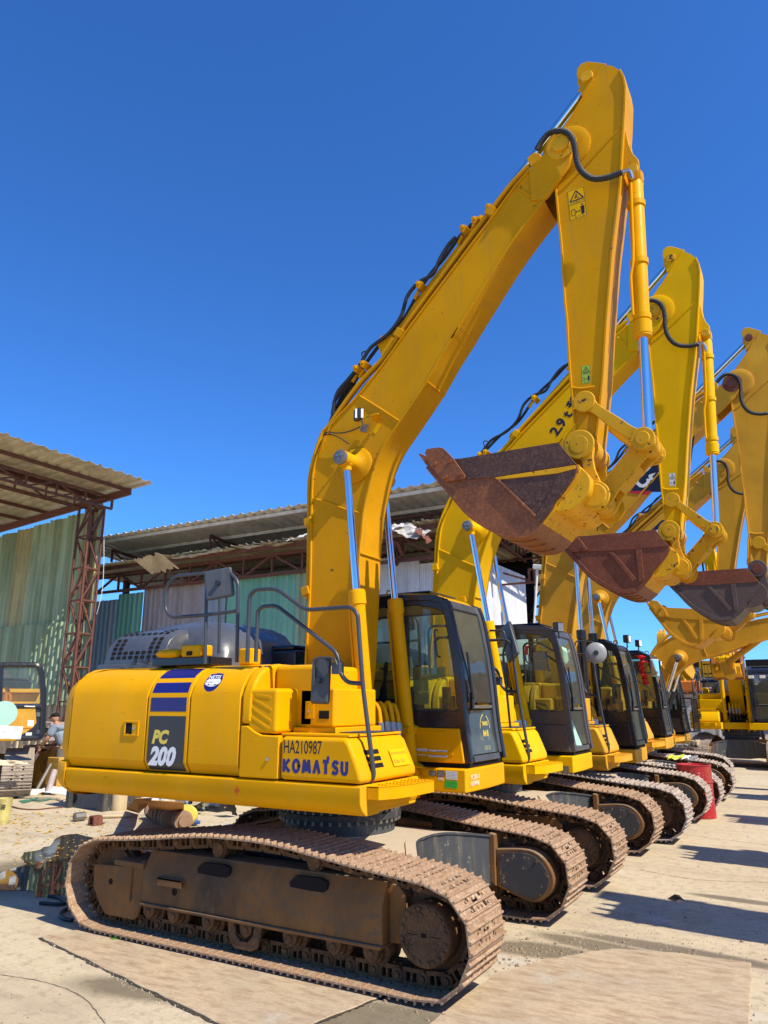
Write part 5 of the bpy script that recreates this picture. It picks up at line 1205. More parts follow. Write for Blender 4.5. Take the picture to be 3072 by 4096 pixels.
def box_lamp(parent, loc, cr, px, y, s, rz, label=None):
    c = rel(at(*cr(*px), 'y', y), loc); m = MB(); Mt = Matrix.Rotation(rz, 3, 'Z'); m.cbox(c, (.09*s, .14*s, .14*s), Mt); o = m.build('work_lamp', M['black'], parent, bevel=.012)
    m = MB(); m.cbox(c+Mt @ Vector((.047*s, 0, 0)), (.004, .115*s, .115*s), Mt); m.build('lamp_lens', M['lamp'], o); m = MB(); m.cyl(c-Vector((0,0,.07*s)), c-Vector((0,0,.16*s)), .012, n=8); m.build('lamp_post', M['black'], o); return o
box_lamp(m2[0], L2, K2, (893,345), 4.1, 1.0, R(-20)); box_lamp(m3[0], L3, K3, (495,492), 7.6, 1.0, R(-10)); box_lamp(m3[0], L3, K3, (640,548), 8.1, .9, R(-10)); box_lamp(m4[0], L4, K3, (905,800), 10.9, .8, R(-10))
box_lamp(m3[3], L3, Q2, (1425,282), 6.6, 1.1, R(150))
# framed mirror and red cloth at the fourth cab, seen past the third
yy = 9.1
c = rel(at(*K3(850, 858), 'y', yy), L4); m = MB(); m.cbox(c, (.16, .05, .34), Matrix.Rotation(R(32), 3, 'Z')); o = m.build('side_mirror', M['plastic'], m4[0], bevel=.02, seg=3)
m = MB(); m.cbox(c+Vector((.018,-.028,0)), (.14, .004, .31), Matrix.Rotation(R(32), 3, 'Z')); m.build('mirror_glass', M['mirror'], o)
tubes('mirror_arm', m4[0], L4, K3, [(690,760),(790,755),(805,800),(845,860)], yy, .012, M['black'])
m = MB(); rr = random.Random(4)
def ragstrip(m, pts, w, y):
    P = [rel(at(*K3(*p), 'y', y), L4) for p in pts]; P = spline(P, 4); q = []
    for i, p in enumerate(P): q.append((p+Vector((-w*(1+.3*math.sin(i*2.1)), .03*math.sin(i*1.7), 0)), p+Vector((w*(1+.3*math.cos(i*1.3)), -.03*math.sin(i*2.3), 0))))
    for i in range(len(q)-1):
        a, b = q[i]; c_, d = q[i+1]; mid0 = (a+b)/2+Vector((0, -.03, 0)); mid1 = (c_+d)/2+Vector((0, -.03, 0))
        m.add([a, mid0, b, d, mid1, c_], [(0,1,4,5),(1,2,3,4)])
ragstrip(m, [(640,710),(690,740),(680,830),(690,900),(725,990),(740,1070)], .055, yy); ragstrip(m, [(660,780),(720,785),(790,795)], .05, yy-.02); ragstrip(m, [(650,700),(720,725)], .07, yy-.03)
tag(m.build('red_cloth', M['redcloth'], None), 'bright red cloth tied round the mirror arm of the fourth cab', 'cloth').location = L4
# wire guard at the fifth cab
g = MB()
def seg(a, b, r=.008): g.tube([a, b], r, 6)
X0, X1, Y0, Y1, Z0, Z1 = 1.16, 1.42, .42, 1.36, 1.42, 2.15
for a, b in (((X0,Y0,Z0),(X1,Y0,Z0)),((X0,Y0,Z1),(X1,Y0,Z1)),((X1,Y0,Z0),(X1,Y0,Z1)),((X0,Y0,Z0),(X0,Y0,Z1)),((X1,Y0,Z0),(X1,Y1,Z0)),((X1,Y0,Z1),(X1,Y1,Z1)),((X1,Y1,Z0),(X1,Y1,Z1)),((X0,Y1,Z1),(X1,Y1,Z1))): seg(a, b, .016)
for k in range(12): seg((X1, Y0, Z0+(Z1-Z0)*k/12), (X1, Y1, Z0+(Z1-Z0)*k/12), .005); seg((X1, Y0+(Y1-Y0)*k/12, Z0), (X1, Y0+(Y1-Y0)*k/12, Z1), .004)
for k in range(8): seg((X0, Y0, Z0+(Z1-Z0)*k/8), (X1, Y0, Z0+(Z1-Z0)*k/8), .004)
g.build('wire_guard', M['black'], m5[1])
# big lettering on the booms of machines three and four
def boom_mark(mc, loc, y, band, red, txt_o, txt_r, txt_u, h, w, word='CaT'):
    yy = y-.20+.012
    P = lambda l: [rel(at(*p, 'y', yy-.002), loc) for p in l]
    m = MB(); m.quad(*P(band)); b = m.build('boom_decal', M['navy'], mc, smooth=0)
    if red: m = MB(); m.quad(*[p+Vector((0, -.002, 0)) for p in P(red)]); m.build('red_decal', M['red'], b, smooth=0)
    o, r_, u_ = P([txt_o, txt_r, txt_u]); o = o+Vector((0, -.003, 0))
    heavy('boom_lettering', word, h, w, M['white'], b, o, r_-o, u_-o, .16, .003, None, 1.05)
D = D3
boom_mark(m3[3], L3, 6.96, [D(1080,1260),(2150+.3315*1800,1550+.3315*1262),(2150+.3315*1900,1550+.3315*560),D(1500,830)], [D(1078,1268),(2150+.3315*1330,1550+.3315*1300),(2150+.3315*1370,1550+.3315*1248),D(1110,1250)], D(1288,1224), D(1453,1059), D(1188,1134), .255, .060)
boom_mark(m4[3], L4, 10.3, [D(1235,1850),D(1480,1850),D(1560,1600),D(1500,1600)], None, D(1500,1830), D(1600,1740), D(1455,1720), .22, .05)
# third bucket emblem
c = rel(at(*C(2400,2300,.405)(1172,218), 'y', 6.53), L3); m = MB(); m.cbox(c, (.17, .02, .20), Matrix.Rotation(R(6), 3, 'Y')); e = m.build('cast_emblem', M['bucket3'], m3[5], bevel=.006)
B = basis(c+Vector((-.055,-.010,-.06)), (1,0,-.1), (.1,0,1), .002); heavy('emblem_lettering', 'CaT', .06, .014, M['bucket2'], e, B((0,.03,0)), (1,0,-.1), (.1,0,1), .12, .004, None, .6)
# papers, stickers and plates of the first machine
def sheet(name, parent, loc, cr, pts, y, mat, off=.0): m = MB(); m.quad(*[rel(at(*cr(*p), 'y', y), loc)+Vector((0, -off, 0)) for p in pts]); return m.build(name, mat, parent, smooth=0)
cb1 = m1[1]
for pts, mt in (([(550,872),(628,868),(630,968),(552,970)], M['card']), ([(612,768),(818,762),(820,850),(616,862)], M['card']), ([(545,762),(610,760),(612,865),(548,868)], M['orange_card']), ([(630,875),(676,872),(678,965),(632,968)], M['card']), ([(556,975),(680,968),(680,1072),(556,1072)], M['card']),
                ([(425,860),(492,860),(492,920),(428,920)], M['gpaper_d']), ([(430,930),(550,925),(552,1068),(440,1068)], M['gpaper_d']), ([(790,928),(862,928),(865,1000),(830,1120),(792,1122)], M['card_b'])):
    sheet('cab_paper', cb1, (0,0,0), C4, pts, .53, mt)
def stick(px0, px1, px2, y, mat, lines, parent, name='safety_sticker', hdr=None):
    o, r_, u_ = [at(*C4(*p), 'y', y) for p in (px0, px1, px2)]; w = (r_-o).length; h = (u_-o).length; B = basis(o, r_-o, u_-o, .002)
    m = MB(); m.quad(*[B(p) for p in ((0,0,0),(w,0,0),(w,h,0),(0,h,0))]); s_ = m.build(name, mat, parent, smooth=0)
    if hdr:
        m = MB(); m.quad(*[B(p) for p in ((0,h*.55,.001),(w*.2,h*.55,.001),(w*.2,h*.8,.001),(0,h*.8,.001))]); m.build('sticker_block', hdr, s_, smooth=0)
    m = MB(); rr = random.Random(px0[0])
    for i in range(lines):
        z = h*(.12+.8*i/lines); x = w*.06
        while x < w*.92:
            l = rr.uniform(.03, .12)*w
            if not (hdr and x < w*.25 and z > h*.5): m.quad(*[B(p) for p in ((x,z,.0015),(min(x+l,w*.95),z,.0015),(min(x+l,w*.95),z+h*.055,.0015),(x,z+h*.055,.0015))])
            x += l+w*.02
    m.build('sticker_print', M['ink'], s_, smooth=0); return s_
stick((571,1495),(669,1496),(571,1441), .450, M['paper'], 4, cb1, hdr=M['orange']); stick((681,1508),(836,1515),(681,1450), .450, M['paper'], 6, cb1, hdr=M['red'])
for a, b, c_, mt, nm in (((655,1664),(713,1670),(655,1620), M['ink2'], 'rating_plate'), ((724,1670),(785,1674),(724,1620), M['ink2'], 'rating_plate'), ((797,1692),(892,1700),(797,1624), M['paper'], 'diagram_sticker'), ((785,1762),(892,1774),(787,1702), M['green'], 'green_label')):
    o, r_, u_ = [at(*C4(*p), 'y', .3505) for p in (a, b, c_)]; w = (r_-o).length; h = (u_-o).length; B = basis(o, r_-o, u_-o, .003)
    m = MB(); m.quad(*[B(p) for p in ((0,0,0),(w,0,0),(w,h,0),(0,h,0))]); s_ = m.build(nm, mt, m1[0], smooth=0); m = MB(); rr = random.Random(a[0])
    for i in range(5):
        x = w*.08
        while x < w*.9: l = rr.uniform(.05, .2)*w; z = h*(.12+.17*i); m.quad(*[B(p) for p in ((x,z,.0012),(min(x+l,w*.93),z,.0012),(min(x+l,w*.93),z+h*.045,.0012),(x,z+h*.045,.0012))]); x += l+w*.05
    m.build('plate_print', M['paper'] if mt is M['ink2'] else M['ink'], s_, smooth=0)
o = at(*C4(730,1700), 'y', .3505); text('ok_lettering', 'OK', .035, M['white'], m1[0], o, (1,0,0), (0,0,1), .001, 0, 1.2, .004)
o = at(*C4(990,1650), 'y', .345); P_ = [at(*C4(990,1650), 'x', 1.175), at(*C4(1040,1640), 'x', 1.175)]
text('chalk_lettering', 'PC200-11', .062, M['paper'], m1[0], (1.176, .43, 1.262), (0,1,0), (0,0,1), 0, .1, .8, .003); text('chalk_lettering', 'N504946', .062, M['paper'], m1[0], (1.176, .42, 1.205), (0,1,0), (0,0,1), 0, .1, .85, .003)
# writing on the lower windscreen
lw = m1[2]; X_ = 1.150
m = MB(); cy, cz, r_ = 1.02, 1.70, .125
for i in range(27):
    a, b = R(100+i*12), R(100+(i+1)*12)
    f = lambda t, q: (X_-(cz+q*1.15*math.sin(t)-1.40)*.09, cy+q*math.cos(t), cz+q*1.15*math.sin(t))
    m.quad(f(a, r_-.004), f(a, r_+.004), f(b, r_+.004), f(b, r_-.004))
m.build('window_marking', M['ytext'], lw, smooth=0)
text('window_lettering', 'YNHKK', .060, M['ytext'], lw, (1.128, .925, 1.735), (0,1,0), (-.09,0,1), .001, .15, .75, .003); text('window_lettering', '8418', .085, M['ytext'], lw, (1.134, .94, 1.63), (0,1,0), (-.09,0,1), .0015, .1, .8, .003); text('window_lettering', 'ホンコン', .055, M['ytext'], lw, (1.148, .95, 1.50), (0,1,0), (-.09,0,1), .001, .1, .7, .003)
m = MB(); m.add([(1.075,1.06,2.12),(1.065,1.24,2.14),(1.045,1.24,2.40),(1.05,1.08,2.42)], [(0,1,2,3)]); m.build('window_notice', M['gpaper'], m1[1], smooth=0)
# papers at the second windscreen
m = MB(); m.add([(1.05,.78,2.42),(1.05,1.0,2.40),(1.005,1.0,2.74),(1.0,.78,2.76)], [(0,1,2,3)]); m.build('window_notice', M['gpaper'], m2[1], smooth=0)
m = MB(); m.add([(1.155,.60,1.47),(1.16,.95,1.46),(1.128,.60,1.80)], [(0,1,2)]); m.build('window_notice', M['gpaper'], m2[1], smooth=0)
for pts, mt in (([(605,655),(760,652),(768,765),(612,768)], M['gpaper_d']), ([(612,775),(770,772),(775,885),(625,888)], M['gpaper_d']), ([(500,580),(545,578),(542,692),(503,695)], M['red'])): sheet('cab_paper', m2[1], L2, K2, pts, 4.12, mt)
sheet('rating_plate', m2[0], L2, K2, [(925,2000),(1020,2002),(1028,2100),(930,2098)], 3.66+.344, M['steel2'])

TRK = ('crawler_track', 'track_frame', 'step_bracket', 'opening_shade', 'frame_port', 'bottom_roller', 'roller_bracket', 'track_guide', 'carrier_roller', 'idler_wheel', 'drive_sprocket', 'final_drive', 'motor_guard', 'motor_cover')
FRN = ('boom', 'arm', 'bucket', 'boom_cylinder', 'arm_cylinder', 'bucket_cylinder', 'cylinder_lug', 'eye_cap', 'carbody', 'turntable_base', 'slew_ring', 'cylinder_pipe', 'round_mirror', 'side_mirror')
def adjust(root, sag, sx, dx):
    """the other makes: deeper deck and longer crawlers"""
    S = Matrix.Translation((dx, 0, 0)) @ Matrix.Diagonal((sx, 1, 1, 1))
    for o in root.children:
        n = o.name.split('.')[0]
        if n in TRK: o.matrix_local = S @ o.matrix_local
        elif n not in FRN:
            for q in [o]+list(o.children_recursive):
                if q.type == 'MESH':
                    for v in q.data.vertices:
                        if v.co.z > 1.0: v.co.z -= sag*max(0, min(1, (2.3-v.co.z)/1.0))
adjust(m2[0], .10, 1.05, .02); adjust(m3[0], .18, 1.10, .03); adjust(m4[0], .12, 1.12, .14); adjust(m5[0], .10, 1.08, 0)
# ------------------------------------------------------------------ corrugated sheds
def sheet_mat(name, c1, c2, c3, rough=.55, sc=1.2):
    m, nt, b = new_mat(name)
    n1 = noise(nt, sc, 7, .6, (1, 1, .25)); n2 = noise(nt, 7, 8, .7, (1, 1, .35)); n3 = noise(nt, 3.2, 4, .5, (1, 1, .05))
    k = mix(nt, ramp(nt, n3, 'Fac', .42, .58).outputs[0], c1, c2); k = mix(nt, ramp(nt, n2, 'Fac', .52, .78).outputs[0], k.outputs[0], c3); k = mix(nt, ramp(nt, n1, 'Fac', .5, .75).outputs[0], k.outputs[0], tuple(x*.75 for x in c2))
    nt.links.new(k.outputs[0], b.inputs['Base Color']); b.inputs['Roughness'].default_value = rough; b.inputs['Metallic'].default_value = 0; return m
M['mint'] = sheet_mat('mint_sheet', (.38, .50, .32), (.24, .31, .17), (.44, .40, .22)); M['teal'] = sheet_mat('teal_sheet', (.15, .40, .28), (.22, .50, .34), (.20, .28, .20)); M['pblue'] = sheet_mat('pale_blue_sheet', (.25, .36, .48), (.36, .41, .43), (.32, .27, .21))
M['taupe'] = sheet_mat('taupe_sheet', (.42, .36, .33), (.34, .29, .27), (.28, .18, .13)); M['cream'] = sheet_mat('cream_sheet', (.60, .50, .32), (.48, .39, .24), (.20, .12, .07)); M['olive'] = sheet_mat('olive_sheet', (.50, .46, .22), (.36, .34, .16), (.28, .2, .1))
M['wsheet'] = sheet_mat('white_sheet', (.70, .71, .71), (.60, .61, .61), (.45, .38, .32)); M['rsheet'] = sheet_mat('roof_sheet', (.74, .71, .64), (.64, .61, .54), (.42, .36, .28)); M['rsheet2'] = sheet_mat('weathered_roof_sheet', (.55, .50, .36), (.42, .38, .27), (.25, .19, .13))
M['taupe_l'] = sheet_mat('bent_grey_sheet', (.52, .50, .45), (.42, .39, .33), (.3, .2, .14)); M['truss'] = rusty('rust_red_steel', (.10, .038, .03), (.17, .065, .045), .7, (.25, .11, .07), 6, .2); M['truss_d'] = plain('black_steel', (.02, .02, .022), .6)
def corr(m, o, a, b, n, pitch=.2, depth=.03, rag=None, T=.0015):
    """box-ribbed sheet: o corner, a across the ribs, b along them, n the face it shows"""
    o, a, b, n = Vector(o), Vector(a), Vector(b), Vector(n).normalized(); W = a.length; u = a/W; pts = [(0, 0)]; x = 0
    while x < W-1e-6:
        for dx, h in ((.26, 0), (.20, 1), (.16, 1), (.20, 0)):
            x2 = min(W, x+dx*pitch); pts.append((x2, h)); x = x2
            if x >= W-1e-6: break
        else:
            x2 = min(W, x+.18*pitch); pts.append((x2, 0)); x = x2
    rnd = random.Random(int(W*1000)+int(o.x*10)); top = []; bot = []
    for x, h in pts:
        r0, r1 = ((rnd.uniform(-rag, rag), rnd.uniform(-rag, rag)) if rag else (0, 0))
        bot.append(o+u*x+n*h*depth+b.normalized()*r0); top.append(o+u*x+n*h*depth+b+b.normalized()*r1)
    K = len(pts); bk = n*(-.004)
    vs = bot+top+[p+bk for p in bot]+[p+bk for p in top]
    fs = [(i, i+1, K+i+1, K+i) for i in range(K-1)]+[(2*K+i, 3*K+i, 3*K+i+1, 2*K+i+1) for i in range(K-1)]+[(i, 2*K+i, 2*K+i+1, i+1) for i in range(K-1)]+[(K+i, K+i+1, 3*K+i+1, 3*K+i) for i in range(K-1)]
    m.add(vs, fs); return m
def beam(m, a, b, w=.06, h=None):
    a, b = Vector(a), Vector(b); d = b-a; L_ = d.length; q = d.to_track_quat('X', 'Z').to_matrix(); m.cbox((a+b)/2, (L_, w, h or w), q); return m
def girder(parent, a, b, depth, n, mat, w=.05, up=(0, 0, -1), flip=False, name='roof_truss'):
    a, b = Vector(a), Vector(b); up = Vector(up)*depth; m = MB(); beam(m, a, b, w); beam(m, a+up, b+up, w); beam(m, a, a+up, w*.9); beam(m, b, b+up, w*.9)
    for i in range(n):
        p, q = a.lerp(b, i/n), a.lerp(b, (i+1)/n); beam(m, p, p+up, w*.7); beam(m, p+up if (i % 2) ^ flip else p, q if (i % 2) ^ flip else q+up, w*.7)
    return m.build(name, mat, parent, smooth=0)
# ---- left shed
SY = 9.0
left = empty('shed', (-15.2, SY, 0)); tag(left, 'tall open shed on the left with green corrugated wall, rusty lattice column and overhanging roof', 'shed', 'corrugated sheds around the yard')
def inp(o, parent):  # keep world placement under a thing that is not at the origin
    o.parent = parent; o.matrix_parent_inverse = Matrix.Translation(-parent.location); return o
def B_(m, name, mat, parent, **k):
    o = m.build(name, mat, None, **k); return inp(o, parent)
XE, ZE, SL = -13.36, 8.69, .068
def rz_(x): return ZE + (x-XE)*SL
m = MB(); corr(m, (XE, SY+.35, ZE), (0, -13, 0), (-14, 0, -14*SL), (0, 0, 1), .37, .045, .05); B_(m, 'roof_sheeting', M['rsheet2'], left, smooth=0)
m = MB()
for x in (-14.35, -15.6, -16.9, -18.2, -19.5, -20.8, -22.1): beam(m, (x, SY+.30, rz_(x)-.06), (x, SY-12, rz_(x)-.06), .05, .11)
for o in m.parts(): B_(o, 'purlin', M['truss'], left, smooth=0)
m = MB(); beam(m, (-14.0, SY, rz_(-14.0)-.22), (-26, SY, rz_(-26)-.22), .09, .22); B_(m, 'rafter', M['truss'], left, smooth=0)
for x, xx in ((-15.0, -15.5),):
    for o in (girder(None, (x, SY+.15, rz_(x)-.18), (x, SY-9, rz_(x)-.18), .38, 9, M['truss'], .07), girder(None, (xx, SY+.15, rz_(xx)-.18), (xx, SY-9, rz_(xx)-.18), .38, 9, M['truss'], .06, flip=True)): inp(o, left)
m = MB(); cx0, cx1, cy0, cy1 = -15.55, -15.02, SY-.62, SY-.10
top = 8.0
for x in (cx0, cx1):
    for y in (cy0, cy1): beam(m, (x, y, 0), (x, y, top), .06)
zs = [.0, 1.0, 2.0, 3.0, 4.0, 5.0, 6.0, 7.0, 8.0]
for i, z in enumerate(zs):
    for a, b in (((cx0,cy0),(cx1,cy0)),((cx0,cy1),(cx1,cy1)),((cx0,cy0),(cx0,cy1)),((cx1,cy0),(cx1,cy1))):
        beam(m, (*a, z), (*b, z), .045)
        if i < len(zs)-1: p, q = (a, b) if i % 2 else (b, a); beam(m, (*p, z), (*q, zs[i+1]), .045)
B_(m, 'lattice_column', M['truss'], left, smooth=0)
zt0 = lambda x: rz_(x)-.38
x = -15.25
for k, (wd, mt) in enumerate(((.85,'olive'),(.9,'mint'),(.9,'mint'),(.9,'mint'),(.9,'olive'),(.9,'mint'),(.9,'mint'),(.9,'mint'),(.9,'mint'),(.9,'mint'),(.9,'mint'))):
    zb = 4.2; m = MB(); corr(m, (x, SY+.02+.004*(k % 2), zb), (-wd, 0, 0), (0, 0, zt0(x)-zb-(.0 if k == 0 else .12)), (0, -1, 0), .225, .05, .02); B_(m, 'wall_sheet', M[mt], left, smooth=0); x -= wd-.02
x = -15.1
for k in range(11):
    m = MB(); corr(m, (x, SY-.06-.004*(k % 2), 1.9), (-.9, 0, 0), (0, 0, 2.55), (0, -1, 0), .225, .05, .02); B_(m, 'wall_sheet', M['mint'], left, smooth=0)
    m = MB(); corr(m, (x, SY+.05-.004*(k % 2), 0), (-.9, 0, 0), (0, 0, 1.95), (0, -1, 0), .30, .07, .02); B_(m, 'wall_sheet', M['cream'], left, smooth=0); x -= .88
m = MB(); m.tube(spline([(-14.95,SY-.1,7.9),(-14.9,SY-.1,7.0),(-14.8,SY-.1,6.2),(-14.75,SY-.1,5.3),(-14.9,SY-.1,4.6)], 5), .008, 5); tag(m.build('hanging_wire', M['white']), 'thin pale wire hanging from the top corner of the lattice column', 'wire')
# ---- middle shed
WY = 11.0
mid = empty('shed', (-12, WY, 0)); tag(mid, 'low shed behind the nearest machine, patched with green, blue and grey sheets', 'shed', 'corrugated sheds around the yard')
x = -17.6
for k, (wd, mt, zt, zb) in enumerate(((1.15,'pblue',5.62,0),(1.25,'teal',5.78,0),(.9,'taupe',5.95,0),(.9,'taupe',5.98,0),(.95,'taupe',5.95,0),(1.0,'pblue',5.88,0),(.95,'teal',5.95,0),(.9,'teal',5.93,0),(.9,'teal',5.97,0),(.9,'mint',5.93,0))):
    m = MB(); corr(m, (x, WY-.006*(k % 2), zb), (wd, 0, 0), (0, 0, zt-.2-zb), (0, -1, 0), .225, .045, .015); B_(m, 'wall_sheet', M[mt], mid, smooth=0); x += wd-.02
inp(girder(None, (-18.6, WY-.15, 6.28), (-3.0, WY-.15, 6.28), .60, 14, M['truss'], .09), mid)
# low roof with a ragged, bent edge
m = MB(); corr(m, (-18.4, WY-.85, 6.50), (14.9, 0, 0), (0, 7, -.3), (0, 0, 1), .28, .04, .10); B_(m, 'roof_sheeting', M['rsheet2'], mid, smooth=0)
m = MB()
for y in (WY-.6, WY+.6, WY+2): beam(m, (-18.4, y, 6.40), (-3.4, y, 6.40), .06, .12)
for o in m.parts(): B_(o, 'purlin', M['truss'], mid, smooth=0)
m = MB(); m.box(-18, -3.2, WY+4.5, WY+4.6, 0, 6.5); B_(m, 'rear_wall', M['dark'], mid)
def crumple(o, a, b, amp, seed, nu=9, nv=6):
    rnd = random.Random(seed); o, a, b = Vector(o), Vector(a), Vector(b); n = a.cross(b).normalized()
    m = MB(); H = {}
    m.grid(lambda u, v: o+a*u+b*v+n*(amp*(math.sin(u*9+seed)*math.cos(v*7+seed*2)+.6*math.sin(u*23+v*11+seed)))+Vector((rnd.uniform(-1,1), rnd.uniform(-1,1), rnd.uniform(-1,1)))*amp*.35, nu, nv)
    return m
m = MB(); corr(m, tuple(at(*C(400,1900,.6631)(205,512), 'y', WY-1.6)), (1.15,.0,.1), (.35, .45,-.42), (0,-.5,.6), .28, .04, .06); B_(m, 'bent_sheet', M['cream'], mid, smooth=0)
for i, (u, v, s) in enumerate(((690,462,.45),(620,470,.4),(840,442,.4),(1010,427,.45),(490,494,.6),(420,503,.6))):
    p = at(*C(400,1900,.6631)(u, v), 'y', WY-1.0); B_(crumple(p, (s*1.3, 0, .05), (.1, .5, .06), .012, i, 6, 3), 'bent_sheet', M['wsheet'] if i % 3 else M['rsheet2'], mid, smooth=0)
p = at(*C(400,1900,.6631)(1115, 400), 'y', WY-1.5); B_(crumple(p, (.9, 0, .12), (.1, .5, .2), .035, 21), 'bent_sheet', M['wsheet'], mid, smooth=0)
c2 = C(1450, 1850, .4822)
for a, b, c_, am, mt in (((190,560),(450,640),(260,470), .04, 'taupe_l'), ((190,560),(280,540),(240,500), .03, 'wsheet'), ((430,560),(545,668),(420,520), .03, 'redbrown')):
    o, q, r_ = [at(*c2(*p), 'y', WY-1.2) for p in (a, b, c_)]; B_(crumple(o, q-o, (r_-o)+Vector((0, .35, 0)), am, int(a[0])), 'bent_sheet', M[mt], mid, smooth=0)
# high roof above it
hi = empty('shed_roof', (-9, 10, 0)); tag(hi, 'high monopitch sheet roof on lattice girders rising above the low shed', 'shed roof')
ZH = 7.42; SH = -.10
m = MB(); corr(m, (-18.4, 10.0, ZH), (17.0, 0, 0), (0, 12, 12*SH), (0, 0, 1), .36, .05, .012); B_(m, 'roof_sheeting', M['rsheet'], hi, smooth=0)
m = MB()
for k in range(9): y = 10.25+k*1.25; beam(m, (-18.3, y, ZH+(y-10)*SH-.07), (-1.5, y, ZH+(y-10)*SH-.07), .05, .10)
for o in m.parts(): B_(o, 'purlin', M['rsheet'], hi, smooth=0)
for x in (-16.9, -12.3, -7.9, -3.4, -1.8):
    inp(girder(None, (x, 10.9, ZH-.24), (x, 20, ZH-.24-.9), .50, 9, M['truss'], .07), hi)
inp(girder(None, (-8.2, 11.6, ZH-.35), (-1.5, 11.6, ZH-.35), .55, 10, M['truss'], .07, flip=True), hi); inp(girder(None, (-8.2, 15.0, ZH-.7), (-1.5, 15.0, ZH-.7), .5, 10, M['truss'], .06), hi)
inp(girder(None, (-6.5, 19.0, 6.05), (-2.0, 19.0, 6.05), .78, 7, M['truss_d'], .08), hi)
m = MB()
for x in (-6.5, -2.0): beam(m, (x, 19, 0), (x, 19, 6.6), .16)
for x in (-17.9, -9.0): beam(m, (x, 12.5, 0), (x, 12.5, 7.1), .18)
for o in m.parts(): B_(o, 'post', M['truss'], hi, smooth=0)
# white wall
ww = empty('white_wall', (-5.8, WY+.3, 0)); tag(ww, 'white corrugated wall behind the cab of the nearest excavator', 'wall')
x = -8.45
for k in range(6):
    m = MB(); corr(m, (x, WY+.3-.005*(k % 2), 0), (.88, 0, 0), (0, 0, 6.15-.13*k), (0, -1, 0), .076, .012, .0); B_(m, 'wall_sheet', M['wsheet'], ww, smooth=0); x += .87
m = MB(); m.box(-3.25, -3.10, WY+.2, WY+3.5, 0, 5.6); B_(m, 'end_panel', M['wsheet'], ww)
# lean-to behind the second cab
lt = empty('lean_to_roof', (-3, 20, 0)); tag(lt, 'low rusty sheet roof seen between the second and third booms', 'roof')
m = MB(); corr(m, (-8.2, 21, 4.75), (3.9, 0, 0), (0, 6, .6), (0, 0, 1), .3, .05, .06); B_(m, 'roof_sheeting', M['cream'], lt, smooth=0); m = MB(); corr(m, (-8.2, 20.9, 4.2), (3.9, 0, 0), (0, 0, .55), (0, -1, 0), .3, .05, .1); B_(m, 'fascia_sheet', M['rsheet2'], lt, smooth=0)
m = MB()
for k in range(3): beam(m, (-8.0+1.75*k, 21, 0), (-8.0+1.75*k, 21, 4.6), .1)
for o in m.parts(): B_(o, 'post', M['truss'], lt, smooth=0)
# flood lamp on its bracket and thin white pole
G2 = C(1850, 2250, .5252); br = at(*G2(540, 150), 'y', 12.4)
fb = MB(); 
for a, b in (((505,50),(510,145)),((545,55),(552,148)),((505,50),(545,55)),((300,170),(552,148)),((310,80),(500,135))): beam(fb, at(*G2(*a), 'y', 12.4), at(*G2(*b), 'y', 12.4), .05)
fb.build('lamp_bracket', M['redbrown'], smooth=0); o = bpy.data.objects[-1] if False else COL.objects[-1]; tag(o, 'rust red bracket under the high roof between the second and third booms', 'bracket')
c = at(*G2(575, 35), 'y', 12.3); m = MB(); m.cbox(c, (.26, .14, .12), Matrix.Rotation(R(10), 3, 'Y')); tag(m.build('flood_lamp', M['paper'], bevel=.02), 'small white flood lamp on top of the red bracket', 'lamp')
a, b = at(*G2(570, 55), 'y', 12.3), at(*G2(545, 490), 'y', 12.3); m = MB(); m.tube([a, b, Vector((b.x-.05, b.y, 0))], .03, 6); tag(m.build('pole', M['paper']), 'thin white pole below the flood lamp, seen against the sky', 'pole')
m = MB()
for a, b in (((195,585),(240,700)),((240,640),(280,770)),((215,690),(280,800)),((235,780),(290,850)),((270,650),(275,850)),((290,660),(335,770))): beam(m, at(*c2(*a), 'y', 10.6), at(*c2(*b), 'y', 10.6), .09)
tag(m.build('broken_bracket', M['redbrown'], smooth=0), 'broken rust red steel bracket hanging from the shed roof beside the boom', 'bracket')
# ------------------------------------------------------------------ far right: facing machine, parked plant, hills
def copy_tree(o, parent=None):
    c = o.copy(); COL.objects.link(c)
    if parent: c.parent = parent
    for ch in list(o.children): copy_tree(ch, c)
    return c
b7 = Sim(P_FOOT, P_PIV, P_FOOT, (2.9, 6.3))
st7 = dict(body=M['yellow_b'], roof=M['black'], cab=M['yellow_b'], cabframe=M['black'], cabfront=M['black'], shoe=M['shoe_b'], worklight=False, boom_map=b7, arm_map=Sim(P_PIV, P_BLK, (2.9, 6.3), (2.5, 2.9)))
L7 = (1.62, 21.4, 0)
m7 = excavator('excavator', 'yellow excavator facing the camera at the far right, beside the end of the row', 'excavators farther back', L7, R(-90), st7)
for px in ((1035, 368), (1190, 365)):
    c = at(*C(2700,2600,.2938)(*px), 'y', 19.9); m = MB(); m.cbox(Matrix.Rotation(R(90), 3, 'Z') @ (c-Vector(L7)), (.06, .16, .09)); o = m.build('roof_lamp', M['lamp'], m7[0], bevel=.01)
o = copy_tree(m7[0]); o.location = (3.1, 29.5, 0); o.rotation_euler.z = R(-84); tag(o, 'yellow excavator standing behind the one that faces the camera, mostly hidden', 'excavator', 'excavators farther back')
o = copy_tree(m5[0]); o.location = (-.9, 31.0, 0); o.rotation_euler.z = R(-95); tag(o, 'distant yellow machine behind the white tank, only its boom showing', 'excavator', 'excavators farther back')
